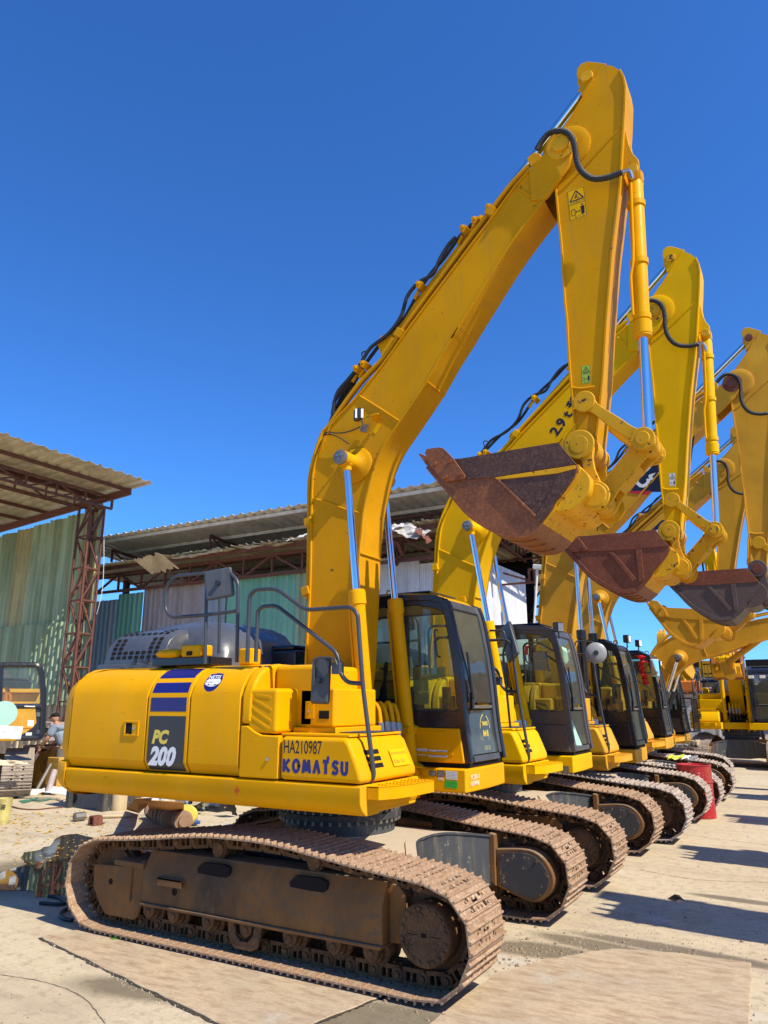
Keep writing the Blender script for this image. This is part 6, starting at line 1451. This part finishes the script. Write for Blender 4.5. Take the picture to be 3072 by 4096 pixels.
# the opposite row outside the right edge: it throws the shadows on the open ground
b9 = Sim(P_FOOT, P_PIV, P_FOOT, (4.30, 5.55)); a9 = Sim(P_PIV, P_BKT, (4.30, 5.55), (5.55, 2.95))
st9 = dict(body=M['yellow_c'], roof=M['black'], cab=M['black'], cabframe=M['black'], worklight=False, shoe=M['shoe_b'], bucket=M['bucket2'], bucket_d=M['bucket2'], boom_map=b9, arm_map=a9, bucket_map=lambda v: a9(Vector((2*P_BKT[0]-v[0], v[1], v[2]))))
m9 = excavator('excavator', 'first excavator of the opposite row, outside the right edge, nearest the camera', 'excavators of the opposite row', (11.85, 1.35, 0), math.pi, st9)
for x, y, lb in ((12.15, 4.6, 'second excavator of the opposite row, outside the right edge of the photo'), (12.35, 8.2, 'third excavator of the opposite row, outside the right edge of the photo'), (12.0, 11.8, 'fourth excavator of the opposite row, outside the right edge of the photo')):
    o = copy_tree(m9[0]); o.location = (x, y, 0); tag(o, lb, 'excavator', 'excavators of the opposite row')
# left machine with its door open
st8 = dict(body=M['yellow_c'], shoe=M['shoe_p'], roof=M['black'], cab=M['black'], worklight=False, has_cab=False, front=False, rails=False)
L8 = (-12.97, 4.2, 0); a8 = R(-35)
m8 = excavator('excavator', 'excavator at the left edge, only its pale track, open black door and yellow side showing', 'excavators farther back', L8, a8, st8)
P8 = C(0, 2600, .2939); Rm = Matrix.Rotation(-a8, 3, 'Z')
def q8(a, b, off=0):
    """into the left machine's frame, on the plane of its opened door"""
    d = _r*(P8(a, b)[0]-1536)-_u*(P8(a, b)[1]-2048)+_f*FPX; o = Vector((-10.6, 4.2, 0)); n = Vector((.80, -.60, 0)); t = (o-CP).dot(n)/d.dot(n); return Rm @ (CP+d*t+n*off-Vector(L8))
def plate8(outer, holes_bars, mat, name, th=.05):
    pass
m = MB()
def bar8(a, b, w): m.tube([q8(*a), q8(*b)], w, 4)
dr = empty('cab_door'); dr.parent = m8[0]
m = MB(); m.tube(fillet([q8(-20,205), q8(520,205), q8(560,300), q8(590,600), q8(575,1195), q8(290,1195)], .12), .062, 8); m.tube([q8(-20,765), q8(590,765)], .055, 8); m.tube([q8(20,205), q8(-10,765)], .05, 8); m.build('door_frame', M['black'], dr)
m = MB(); m.add([q8(*p, .01) for p in ((480,770),(585,770),(575,1195),(290,1195),(300,1150),(440,1060),(495,990))]+[q8(*p, -.03) for p in ((480,770),(585,770),(575,1195),(290,1195),(300,1150),(440,1060),(495,990))], [tuple(range(7)), tuple(range(13,6,-1))]+[(i,(i+1)%7,7+(i+1)%7,7+i) for i in range(7)]); m.build('door_panel', M['black'], dr, smooth=20)
m = MB(); m.quad(*[q8(*p) for p in ((30,215),(520,215),(555,320),(570,750),(0,750))]); m.build('door_glass', M['glass'], dr, smooth=0)
m = MB(); m.quad(*[q8(*p) for p in ((0,770),(470,790),(490,980),(300,1140),(0,1180))]); m.build('door_glass', M['glass'], dr, smooth=0)
for pts, mt, nm in (([(380,955),(462,957),(458,1040),(372,1035)],'paper','door_sticker'), ([(352,1122),(435,1122),(430,1180),(350,1178)],'paper','door_sticker'), ([(495,850),(572,850),(568,905),(500,905)],'steel2','door_latch'), ([(500,1085),(545,1085),(540,1140),(495,1140)],'grey','door_switch')):
    m = MB(); m.add([q8(*p, .03) for p in pts]+[q8(*p, .012) for p in pts], [(0,1,2,3),(7,6,5,4),(0,1,5,4),(1,2,6,5),(2,3,7,6),(3,0,4,7)]); m.build(nm, M[mt], dr, smooth=0)
m = MB(); m.tube([q8(335,768,.05), q8(478,772,.05)], .02, 8); m.build('door_handle', M['steel'], dr)
m = MB(); m.cyl(q8(55,865,.0), q8(55,865,.06), .26, n=28); m.build('round_mirror', M['gpaper'], m8[0])
def cloth8(name, lab, cat, pts, mat, off, amp=.03, seed=2):
    m = MB(); P = [Rm.inverted() @ q8(*p, off) + Vector(L8) for p in pts]; rnd = random.Random(seed)
    m.grid(lambda u, v: (P[0]*(1-u)+P[1]*u)*(1-v)+(P[3]*(1-u)+P[2]*u)*v+Vector((.8,-.6,.3))*amp*(math.sin(u*11+v*3+seed)+.5*math.sin(u*5-v*9)), 14, 6); o = m.build(name, mat, smooth=80)
    s = o.modifiers.new('t', 'SOLIDIFY'); s.thickness = .004; tag(o, lab, cat); return o
cloth8('dust_sheet', 'white printed plastic sheet hanging below the round mirror at the left edge', 'sheet', [(-40,1200),(285,1212),(320,1040),(-40,1020)], M['paper'], .10, .012)
cloth8('paper_cover', 'cream paper laid over the top of the track at the left edge', 'paper', [(-60,1560),(400,1535),(360,1500),(-40,1475)], M['creampaper'], .35, .02, 5)
# orange guard piece seen through the door
m = MB(); m.tube(fillet([q8(60,740,-.4), q8(60,620,-.4), q8(100,560,-.4), q8(60,500,-.4)], .05), .04, 8); m.tube(fillet([q8(110,740,-.4), q8(130,640,-.4), q8(80,520,-.4)], .05), .03, 8); m.build('grab_rail', M['orange2'], m8[0])
# ---- hills
m = MB(); rnd = random.Random(5); hx = [-260+20*i for i in range(60)]
def hh(x, y):
    v = 26+9*math.sin(x*.011+.6)+5*math.sin(x*.031+1)+3*math.sin(x*.07)+2*math.sin(x*.15+y*.05); s = max(0, (x-(-40))/220); return v*1.0+30*s*math.exp(-((x-110)/130)**2)
m.grid(lambda u, v: (-260+1000*u, 520+300*v, (hh(-260+1000*u, v*9)+3.0*rnd.random())*min(1, v*2.2)), 160, 14)
def hill_mat():
    m, nt, b = new_mat('wooded_hillside'); n = noise(nt, .05, 10, .7); n2 = noise(nt, .3, 6, .7); k = mix(nt, ramp(nt, n, 'Fac', .35, .65).outputs[0], (.05, .095, .06), (.10, .155, .085)); k = mix(nt, ramp(nt, n2, 'Fac', .45, .7).outputs[0], k.outputs[0], (.16, .19, .13))
    nt.links.new(k.outputs[0], b.inputs['Base Color']); b.inputs['Roughness'].default_value = .95; bump(nt, b, n2, 'Fac', 1, 4); return m
tag(m.build('hills', hill_mat(), smooth=0), kind='structure')
# ---- white tank body with dark cover, blue grey shed, masts
F5 = C(2700, 2600, .2938)
def X5(a, b, y): return at(*F5(a, b), 'y', y)
y0 = 25.2; a = X5(-30, 590, y0); b = X5(720, 1130, y0)
wt = empty('tank_trailer', (a.x, y0, 0)); tag(wt, 'white steel tank with dark lettered cover behind the end of the row', 'tank')
m = MB(); m.box(a.x-2, b.x, y0, y0+2.4, .35, a.z); B_(m, 'tank_body', M['wtank'], wt, bevel=.04)
for k in range(6): m = MB(); x = a.x-1.6+k*(b.x-a.x+1.6)/5.5; m.box(x, x+.05, y0-.02, y0, .4, a.z-.05); B_(m, 'tank_rib', M['wtank'], wt)
h = X5(0, 520, y0).z; m = MB(); m.prism([(a.x-2, a.z+.004),(b.x-.1, a.z+.004),(b.x-.2, h-.1),(b.x-.5, h),(a.x-2, h)], y0-.02, y0+2.2); B_(m, 'tank_cover', M['slate'], wt, bevel=.03)
o_ = X5(135, 606, y0-.03); t = text('cover_lettering', '史功石工業', .34, M['white'], None, o_, (1,0,0), (0,0,1), .006, 0, 1.02, .004); inp(t, wt)
m = MB(); 
for x in (a.x-.5, b.x-.8): m.cyl((x, y0-.05, .45), (x, y0+.3, .45), .45, n=24)
for o in m.parts(): B_(o, 'wheel', M['rubber'], wt)
m = MB(); c = X5(160, 495, y0-.2); m.cbox(c, (1.0, .5, .42)); tag(m.build('beacon_box', M['orange2'], bevel=.06), 'orange box lying on the dark cover of the white tank', 'box')
y1 = 44; a = X5(60, 240, y1); b = X5(560, 450, y1)
bs = empty('shed', (a.x, y1, 0)); tag(bs, 'distant blue grey shed with dark roof edge and white signboard', 'shed')
m = MB(); corr(m, (a.x-8, y1, 0), (16+(b.x-a.x), 0, 0), (0, 0, a.z), (0, -1, 0), .5, .06); B_(m, 'shed_wall', M['bluegrey'], bs, smooth=0); m = MB(); m.box(a.x-8.2, b.x+8.2, y1-.6, y1+9, a.z, a.z+.35); B_(m, 'shed_roof', M['dark'], bs)
s0 = X5(225, 450, y1-.3); s1 = X5(350, 300, y1-.3); m = MB(); m.box(s0.x, s1.x+.4, y1-.35, y1-.25, s0.z-.2, s1.z); sg = B_(m, 'signboard', M['white'], bs); m = MB(); m.box(s0.x+.3, s0.x+1.3, y1-.36, y1-.351, s1.z-.9, s1.z-.3); inp(m.build('sign_block', M['bluegrey'], None), bs)
y2 = 33; m = MB()
for px in (400, 430, 470, 520, 560): p, q = X5(px, 700, y2), X5(px, 150, y2); m.box(p.x-.07, p.x+.07, y2, y2+.14, 0, q.z)
for z in range(8): p, q = X5(430, 700, y2), X5(500, 150, y2); m.box(p.x, q.x, y2, y2+.06, 1.5+z*.45, 1.56+z*.45)
p, q = X5(540, 700, y2), X5(630, 100, y2); m.box(p.x, q.x, y2+.2, y2+.9, 0, q.z)
tag(m.build('mast_rig', M['yellow_c'], smooth=0), 'yellow mast with ladder standing between the tank and the facing excavator', 'rig')
p, q = X5(590, 700, y2+1), X5(730, 60, y2+1); m = MB(); m.box(p.x, q.x, y2+1.2, y2+3, 0, q.z); m.box(p.x+.1, p.x+.35, y2+1.1, y2+1.2, 1, q.z+.2); tag(m.build('machine_tower', M['darkbrown'], bevel=.05), 'dark brown machine body behind the handrails of the facing excavator', 'machine')
bm2 = MB(); p, q = X5(60, 455, 27), X5(520, 420, 27); bm2.tube([p, q, q+Vector((1, 0, -.6))], .05, 6); tag(bm2.build('steel_pipe', M['black']), 'long thin black pipe above the white tank', 'pipe')
p = X5(340, 410, 36); m = MB(); m.add([X5(210, 530, 36), X5(345, 500, 36), X5(350, 345, 36), X5(200, 460, 36)]+[X5(210, 530, 36.4), X5(345, 500, 36.4), X5(350, 345, 36.4), X5(200, 460, 36.4)], [(0,1,2,3),(7,6,5,4),(0,1,5,4),(1,2,6,5),(2,3,7,6),(3,0,4,7)]); cr_ = m.build('lettered_jib', M['yellow_c'], smooth=0); tag(cr_, 'slanted yellow jib with black characters behind the white tank', 'jib')
# stacked bundles between the row and the facing machine
y3 = 17.6; m = MB(); rnd = random.Random(8)
def bundle(name, px0, px1, pz0, pz1, y, dy, mat, lab, n=16):
    a, b = X5(px0, pz1, y), X5(px1, pz0, y); m = MB(); w = (b.x-a.x)/n
    for i in range(n): m.box(a.x+i*w+.004, a.x+(i+1)*w-.006, y+rnd.uniform(0, .05), y+dy, max(a.z, 0)+rnd.uniform(0, .05), b.z-rnd.uniform(0, .06))
    tag(m.build(name, mat, smooth=0), lab, 'stack', 'stacks of track shoes'); 
bundle('shoe_stack', 0, 250, 1320, 1500, 18.6, 1.1, M['bucket3'], 'stack of rusty plates standing below the wire guarded cab'); bundle('shoe_stack', 150, 300, 1230, 1300, 19.2, 1.0, M['cream'], 'pale slanted plates on top of the rusty stack', 9)
# ------------------------------------------------------------------ things on the ground
J = C(0, 3000, .3617); Gz = lambda u, v, z=0: at(u, v, 'z', z)
def gj(a, b, z=0): return at(*J(a, b), 'z', z)
def thing(mb, name, mat, lab, cat, group=None, **k): return tag(mb.build(name, mat, **k), lab, cat, group)
# sledgehammer
a, b = gj(915, 738, .05), gj(1450, 728, .03); rt = empty('sledgehammer', (a.x, a.y, 0)); tag(rt, 'sledgehammer lying on the ground, pale wooden handle pointing right', 'hammer')
m = MB(); m.tube([a, b], [.024, .030], 10); B_(m, 'handle', M['wood'], rt); c = gj(885, 735, .075); m = MB(); m.lathe(c-Vector((.02, .11, 0)), (.15, .9, .0), [(0, .05), (.02, .075), (.19, .075), (.21, .05)], 8); B_(m, 'hammer_head', M['steel2'], rt, bevel=.006)
# bracket piece
c = gj(1000, 840); m = MB(); q = [(c.x-.08, 0), (c.x+.08, 0), (c.x+.055, .15), (c.x-.045, .155)]; qi = [(c.x-.045, .02), (c.x+.045, .02), (c.x+.035, .125), (c.x-.03, .125)]
vs = [(a, c.y, z) for a, z in q+qi]+[(a+.04, c.y+.15, z) for a, z in q+qi]; m.add(vs, [(i, (i+1) % 4, 4+(i+1) % 4, 4+i) for i in range(4)]+[(8+i, 12+i, 12+(i+1) % 4, 8+(i+1) % 4) for i in range(4)]+[(i, 8+i, 8+(i+1) % 4, (i+1) % 4) for i in range(4)]+[(4+i, 4+(i+1) % 4, 12+(i+1) % 4, 12+i) for i in range(4)])
d = gj(1160, 805, .02); m.tube([Vector((c.x+.07, c.y+.05, .03)), d], [.03, .01], 6); thing(m, 'tooth_adapter', M['redbrown'], 'small rusty open bracket lying in front of the sledgehammer', 'bracket', smooth=0)
# grey steel bracket with a hole
y = 3.75; a, b = at(*J(715, 630), 'y', y), at(*J(1110, 470), 'y', y); rt = empty('steel_bracket', (a.x, y, 0)); tag(rt, 'dark grey steel bracket with a round hole standing under the tail of the nearest excavator', 'bracket')
H = .95
m = MB(); m.box(a.x, a.x+.10, y, y+1.0, 0, H); m.box(b.x-.05, b.x+.12, y-.02, y+.9, 0, H); B_(m, 'bracket_side', M['frame_dark'], rt, bevel=.01)
m = MB(); m.box(a.x+.101, b.x-.051, y+.10, y+.13, 0, H); B_(m, 'bracket_plate', M['grey'], rt, bevel=.004); c = at(*J(815, 527), 'y', y+.1); m = MB(); m.cyl((c.x, y+.095, c.z), (c.x, y+.12, c.z), .105, n=28); B_(m, 'bracket_hole', M['dark'], rt)
a, b = at(*J(1150, 630), 'y', 4.4), at(*J(1220, 520), 'y', 4.4); m = MB(); m.box(a.x, b.x+.5, 4.4, 5.2, 0, 1.0); thing(m, 'blue_bin', M['blue2'], 'blue plastic bin between the grey bracket and the beige drum', 'bin', bevel=.04)
# beige drum
p0 = gj(1225, 665); p1 = gj(1395, 665); c = (p0+p1)/2; r = (p1-p0).length/2; m = MB(); m.lathe((c.x, c.y, 0), (0,0,1), [(0, r*.3),(0,r*.92),(.05,r),(.28,r),(.30,r*.97),(.32,r),(.80,r),(.88,r*.9),(.90,r*.55),(1.02,r*.5),(1.02,.02)], 30); thing(m, 'plastic_drum', M['drum'], 'beige plastic drum standing beside the blue bin', 'drum')
m = crumple(gj(1420, 620), (.7, .3, 0), (0, .2, .6), .06, 3); thing(m, 'white_sack', M['paper'], 'white sack slumped against the drum behind the orange sheet', 'sack', smooth=60)
# orange rust sheets
def slab(name, pts, mat, lab, cat, th=.02, grp=None):
    P = [Vector(p) for p in pts]; n = (P[1]-P[0]).cross(P[2]-P[0]).normalized()*th; k = len(P); m = MB(); m.add(P+[p+n for p in P], [tuple(range(k)), tuple(range(2*k-1, k-1, -1))]+[(i, (i+1) % k, k+(i+1) % k, k+i) for i in range(k)]); return thing(m, name, mat, lab, cat, grp, smooth=0)
slab('sheet_metal', [gj(1395, 655, .03), gj(1540, 695, .03), gj(1640, 600, .35), gj(1690, 530, .75), gj(1500, 530, .75)], M['orange_rust'], 'orange rusty sheet leaning beside the beige drum', 'metal sheet', .01, 'rusty metal sheets'); 
K = C(200, 2750, .4822); gk = lambda a, b, z=0: at(*K(a, b), 'z', z)
slab('sheet_metal', [gk(835, 1030, .05), gk(1110, 1055, .05), gk(1112, 950, .55), gk(800, 930, .7)], M['orange_rust'], 'wide orange sheet lying behind the rusty rollers', 'metal sheet', .01, 'rusty metal sheets')
for i, (a, b, rr_) in enumerate((((842,1012),(925,1048),.15),((932,1050),(1015,1088),.17),((1042,1080),(1118,1108),.15))):
    a, b = gk(*a, .15), gk(*b, .15); d = (b-a).normalized(); L_ = (b-a).length; m = MB(); m.lathe(a, d, [(0,.05),(0,rr_*.75),(L_*.1,rr_*.8),(L_*.12,rr_),(L_*.25,rr_),(L_*.27,rr_*.68),(L_*.45,rr_*.68),(L_*.47,rr_*.95),(L_*.6,rr_*.95),(L_*.62,rr_*.7),(L_*.75,rr_*.7),(L_*.77,rr_),(L_*.9,rr_),(L_*.92,rr_*.6),(L_,rr_*.6),(L_,.05)], 24); thing(m, 'track_roller', M['rollerrust'], ('rusty track roller lying nearest the orange sheet','middle rusty track roller, just behind the clear water bottle','rusty track roller lying just left of the yellow tin')[i], 'roller', 'rusty track rollers')
c = gk(980, 1112, .06); m = MB(); m.lathe(c-Vector((.16,0,0)), (1,-.2,0), [(0,.01),(.0,.05),(.03,.06),(.22,.06),(.27,.03),(.31,.028),(.31,.005)], 14); thing(m, 'plastic_bottle', M['gpaper'], 'clear water bottle with blue label lying before the rusty rollers', 'bottle', 'litter bottles')
c = gk(1160, 1115, .06); m = MB(); m.lathe(c-Vector((.2,0,0)), (1,.1,0), [(0,.01),(.0,.05),(.03,.06),(.30,.06),(.34,.03),(.38,.028),(.38,.005)], 14); thing(m, 'plastic_bottle', M['blue2'], 'blue bottle lying right of the rusty rollers', 'bottle', 'litter bottles')
c = gk(1150, 1065, .15); m = MB(); m.lathe(c, (.5,-.8,.2), [(0,.02),(0,.15),(.02,.16),(.22,.16),(.24,.15),(.24,.02)], 22); thing(m, 'tin_can', M['ytext'], 'dull yellow tin lying between the last roller and the rubbish heap', 'tin')
hp = MB(); rnd = random.Random(9)
for i in range(26):
    u, v = rnd.uniform(1130, 1540), rnd.uniform(990, 1100); c = gk(u, v, 0); s = rnd.uniform(.2, .5); a = rnd.uniform(0, 3)
    q = crumple(c+Vector((-s*.5, 0, rnd.uniform(.02, .2))), (s*math.cos(a), s*math.sin(a), rnd.uniform(-.1, .3)), (-s*.5*math.sin(a), s*.5*math.cos(a), rnd.uniform(.1, .4)), .05, i+30, 5, 4)
    mt = [M['paper'], M['litter1'], M['litter2'], M['cream'], M['litter1'], M['dark']][i % 6]; thing(q, 'rubbish', mt, 'crumpled sacks and scraps heaped under the tail of the nearest excavator', 'rubbish', 'rubbish heap', smooth=60)
# paint bucket at the left edge
p0, p1 = gj(-60, 820), gj(95, 820); c = (p0+p1)/2; r = (p1-p0).length/2; m = MB(); m.lathe((c.x, c.y, 0), (0,0,1), [(0,.02),(0,r*.92),(.01,r*.95),(.06,r*.96),(.07,r*.99),(.08,r*.97),(.38,r*1.06),(.39,r*1.10),(.41,r*1.10),(.41,r*1.02),(.37,r*.98),(.37,.02)], 30); bk_ = thing(m, 'paint_bucket', M['bucket_y'], 'battered yellowish paint bucket standing at the left edge', 'bucket')
d = (CP-c); d.z = 0; d.normalize(); s_ = Vector((-d.y, d.x, 0)); t = text('bucket_lettering', '液压油\n46', .09, M['ink'], None, Vector((c.x, c.y, .25))+d*(r*1.07)-s_*.22, s_, (0,0,1), .002, .2, .9, .004); inp(t, bk_)
# old yellow bucket attachment with pipes leaning on it
Q = C(0, 2600, .2939)
def q9(a, b, y): return at(*Q(a, b), 'y', y)
y = 5.6; P = [q9(*p, y) for p in ((400,1960),(400,1620),(560,1370),(700,1320),(790,1330),(760,1700),(640,1965))]
for p in P: p.z = max(p.z, 0)
m = MB(); k = len(P); m.add([p for p in P]+[p+Vector((.1, .9, 0)) for p in P], [tuple(range(k)), tuple(range(2*k-1, k-1, -1))]+[(i, (i+1) % k, k+(i+1) % k, k+i) for i in range(k)]); ob = thing(m, 'bucket_attachment', M['old_yellow'], 'old ochre excavator bucket standing on end beside the left track', 'bucket attachment', bevel=.03)
m = MB(); c = q9(612, 1585, y-.02)
for r_ in (.05, .10, .15): m.lathe(c, (0,-1,0), [(0, r_), (.02+r_*.1, r_), (.02+r_*.1, r_-.02), (0, r_-.02)], 24)
m.build('pivot_ring', M['old_yellow'], None); inp(COL.objects[-1], ob)
o = text('bucket_number', '0', .16, M['white'], None, q9(722, 1600, y-.05), (1,0,0), (0,0,1), .006, 0, 1, .01); inp(o, ob)
m = MB(); m.box(q9(600,1900,y-.3).x, q9(760,1900,y-.3).x, y-.3, y-.02, 0, .75); thing(m, 'yellow_plate', M['old_yellow'], 'ochre steel plate standing in front of the old bucket', 'plate', bevel=.02)
for i, (p, q, r_, mt) in enumerate((((470,1960),(690,1560),.045,'steel2'),((530,1990),(655,1830),.04,'old_yellow'),((640,1980),(740,1650),.07,'taupe'))):
    a = at(*Q(*p), 'z', .03); b = q9(*q, y-.35-.1*i); m = MB(); m.tube([a, b], r_, 10); thing(m, 'steel_pipe', M[mt], ('grey pipe leaning against the old ochre bucket','short ochre bar leaning against the old bucket','thick grey brown pipe leaning right of the old bucket')[i], 'pipe', 'pipes leaning on the old bucket')
for i, (u, v) in enumerate(((640,1350),(690,1380),(600,1400),(720,1350))):
    c = q9(u, v, y+.2); m = MB(); m.cbox(c, (.7, .5, .03), Matrix.Rotation(R(20*i), 3, 'Z') @ Matrix.Rotation(R(8*i-12), 3, 'Y')); thing(m, 'cardboard', M['cardboard'], 'flattened cardboard lying on top of the old bucket', 'cardboard', 'cardboard on the old bucket')
for i, (z, w_) in enumerate(((1.35,.08),(1.15,.1),(.95,.1),(.7,.1),(.5,.1))):
    a, b = q9(330+i*8, 1330, 7.6), q9(700, 1330, 7.6); m = MB(); m.box(a.x, b.x, 7.5, 8.3, z, z+w_); thing(m, 'timber', M['darkbrown'] if i % 2 else M['taupe'], 'dark beam stacked behind the old bucket at the foot of the shed wall', 'beam', 'beams stacked by the shed wall')
# cables and hoses on the ground
def cable(name, lab, pts, r, mat, cr, grp='cables and hoses lying on the ground'):
    m = MB(); m.tube(spline([at(*cr(*p), 'z', r+.005) for p in pts], 6), r, 6); thing(m, name, mat, lab, 'cable', grp)
cable('hose', 'green hose coiled at the foot of the old bucket', [(270,2060),(400,2040),(560,2050),(700,2020),(760,1985),(680,1970),(520,2010),(380,2060),(300,2075)], .018, M['greenhose'], Q); cable('hose', 'tan hose running from the old bucket to the grey bracket', [(430,1985),(560,1975),(700,1985),(790,2030),(850,2055)], .02, M['cream'], Q)
cable('cable', 'thin brown cable running across the pale ground past the paint bucket', [(140,2120),(260,2155),(420,2170),(560,2165),(700,2150),(860,2140)], .012, M['redbrown'], Q)
T1 = C(220, 3280, .3014); cable('rubber_hose', 'black hose loop on the ground behind the rear end of the nearest track', [(230,1330),(130,1310),(70,1270),(90,1220),(170,1180),(300,1170)], .018, M['rubber'], T1); cable('rubber_hose', 'second black hose loop nearer the shaded ground at the left', [(-200,1100),(-60,1110),(60,1115),(140,1100),(120,1060),(20,1020),(-90,1010)], .018, M['rubber'], T1)
m = MB(); a = at(*Q(330, 1990), 'z', .03); m.cbox(a+Vector((.5,.15,0)), (1.1,.35,.04), Matrix.Rotation(R(12), 3, 'Z')); thing(m, 'board', M['cream'], 'pale board lying under the coiled green hose', 'board'); q = crumple(at(*Q(370,1975),'z',.04), (1.2,.4,.1), (-.1,.3,.1), .04, 77, 7, 4); thing(q, 'plastic_wrap', M['paper'], 'white plastic wrap lying at the foot of the old bucket', 'wrap', smooth=60)
# red drum
p0, p1 = at(2795, 3240, 'z', 0), at(2855, 3240, 'z', 0); cx, cy = 1.93, 8.63; m = MB(); m.lathe((cx, cy, 0), (0,0,1), [(0,.02),(0,.29),(.01,.30),(.29,.29),(.30,.305),(.32,.305),(.33,.29),(.58,.29),(.59,.305),(.61,.305),(.62,.29),(.87,.29),(.88,.30),(.89,.30),(.89,.275),(.865,.27),(.865,.02)], 34); thing(m, 'oil_drum', M['reddrum'], 'red steel oil drum standing between the tracks of the third and fourth excavators', 'drum')
for i, (u, v, mt, lb) in enumerate(((2695, 3035, 'lime2', 'yellow green rag lying on top of the fourth machine\'s track'), (2720, 3027, 'paper', 'white rag lying beside the yellow one on the track'), (2750, 3030, 'litter1', 'grey crumpled glove lying farther along the same track'))):
    c = at(u, v, 'y', 9.0); q = crumple((c.x-.12, 9.0, .93), (.28, 0, .03), (0, .25, .05), .02, 50+i, 6, 5); thing(q, 'rag', M[mt], lb, 'rag', 'rags on the track', smooth=60)
# dry leaf and twigs
p = at(2708, 3605, 'z', .0); m = MB(); m.add([(p.x-.10,p.y+.03,.005),(p.x-.02,p.y+.02,.06),(p.x+.03,p.y,.02),(p.x-.01,p.y-.03,.01),(p.x+.08,p.y-.02,.015),(p.x+.02,p.y+.05,.05)], [(0,1,2,3),(1,5,4,2)]); thing(m, 'dry_leaf', M['darkbrown'], 'dark curled dry leaf lying alone on the pale open ground', 'leaf', smooth=0)
# ------------------------------------------------------------------ the worker
def person(loc, rz):
    rt = empty('person', loc, rz); tag(rt, 'worker in grey blue shirt and cap bending down behind the left track', 'person')
    def skin(name, chain, edges, mat, lev=2):
        me = bpy.data.meshes.new(name); me.from_pydata([c[:3] for c in chain], edges, []); o = bpy.data.objects.new(name, me); COL.objects.link(o); o.parent = rt
        o.modifiers.new('s', 'SKIN'); sv = me.skin_vertices[0].data
        for i, c in enumerate(chain): sv[i].radius = (c[3], c[4] if len(c) > 4 else c[3]); sv[i].use_root = (i == 0)
        s = o.modifiers.new('u', 'SUBSURF'); s.levels = s.render_levels = lev; me.materials.append(mat)
        for p in me.polygons: p.use_smooth = True
        return o
    # x forward (the way he faces), y to his left
    body = [(0,0,.95,.12,.10),(.06,0,1.12,.11,.09),(.16,0,1.30,.12,.09),(.24,0,1.43,.08,.07),(.29,0,1.50,.055),(.33,0,1.56,.06),
            (.22,.19,1.40,.075),(.30,.27,1.16,.05),(.47,.22,.98,.035),(.22,-.19,1.40,.075),(.32,-.27,1.16,.05),(.50,-.20,1.00,.035),
            (0,.10,.86,.08),(.04,.12,.48,.06),(0,.12,.08,.05),(0,-.10,.86,.08),(.02,-.12,.48,.06),(-.03,-.12,.08,.05)]
    ed = [(0,1),(1,2),(2,3),(3,4),(4,5),(3,6),(6,7),(7,8),(3,9),(9,10),(10,11),(0,12),(12,13),(13,14),(0,15),(15,16),(16,17)]
    b = skin('body', body, ed, M['skin'])
    sh = [(0.0,0,.96,.19,.15),(.06,0,1.12,.19,.155),(.16,0,1.30,.21,.17),(.25,0,1.44,.14,.13),(.22,.19,1.40,.11),(.28,.25,1.20,.085),(.22,-.19,1.40,.11),(.29,-.25,1.20,.085)]
    skin('shirt', sh, [(0,1),(1,2),(2,3),(3,4),(4,5),(3,6),(6,7)], M['shirt'])
    tr = [(0,0,.97,.16,.13),(0,.10,.84,.125),(.04,.12,.48,.09),(0,.12,.12,.075),(0,-.10,.84,.125),(.02,-.12,.48,.09),(-.03,-.12,.12,.075)]
    skin('trousers', tr, [(0,1),(1,2),(2,3),(0,4),(4,5),(5,6)], M['trousers'])
    m = MB(); m.lathe((.31,0,1.52), (.35,0,1), [(0,.03),(.02,.06),(.06,.085),(.11,.092),(.16,.088),(.20,.065),(.225,.02)], 20); m.add([(.43,-.015,1.62),(.43,.015,1.62),(.455,0,1.595),(.42,0,1.65)], [(0,1,2),(0,1,3),(1,2,3),(0,2,3)]); m.build('head', M['skin'], rt, smooth=80)
    for s in (-1, 1): m = MB(); m.lathe((.33, s*.088, 1.615), (0, s, 0), [(0,.03),(.015,.025),(.018,.005)], 10); m.build('ear', M['skin'], rt)
    m = MB(); m.lathe((.335,0,1.635), (.30,0,1), [(0,.098),(.04,.099),(.08,.085),(.10,.04),(.105,.005)], 22); m.cbox((.45,0,1.625), (.11,.13,.008), Matrix.Rotation(R(14), 3, 'Y')); m.build('cap', M['dark'], rt, smooth=60)
    for s in (-1, 1):
        h = Vector((.50 if s > 0 else .53, s*.205, .93)); m = MB(); m.tube([h+Vector((-.02,0,.05)), h, h+Vector((.03,0,-.04))], [.032,.040,.036], 10)
        for k in range(4): f0 = h+Vector((.04, (k-1.5)*.019, -.055)); m.tube([f0, f0+Vector((.018,0,-.035)), f0+Vector((.012,0,-.06+.006*abs(k-1.2)))], [.0095,.009,.007], 7)
        t0 = h+Vector((.0, -s*.035, -.02)); m.tube([t0, t0+Vector((.03,-s*.012,-.03)), t0+Vector((.045,-s*.008,-.05))], [.011,.010,.008], 7); m.build('hand', M['skin'], rt)
        m = MB(); m.loft([[Vector((x, s*.12+y, z)) for x, y in ((-.09,-.045),(-.09,.045),(.16,.045),(.19,0),(.16,-.045))] for z in (.0,.05)]+[[Vector((x, s*.12+y, .10)) for x, y in ((-.08,-.04),(-.08,.04),(.05,.04),(.07,0),(.05,-.04))]]); m.build('shoe', M['rubber'], rt, bevel=.01)
    return rt
person((-11.35, 5.55, 0), R(200))
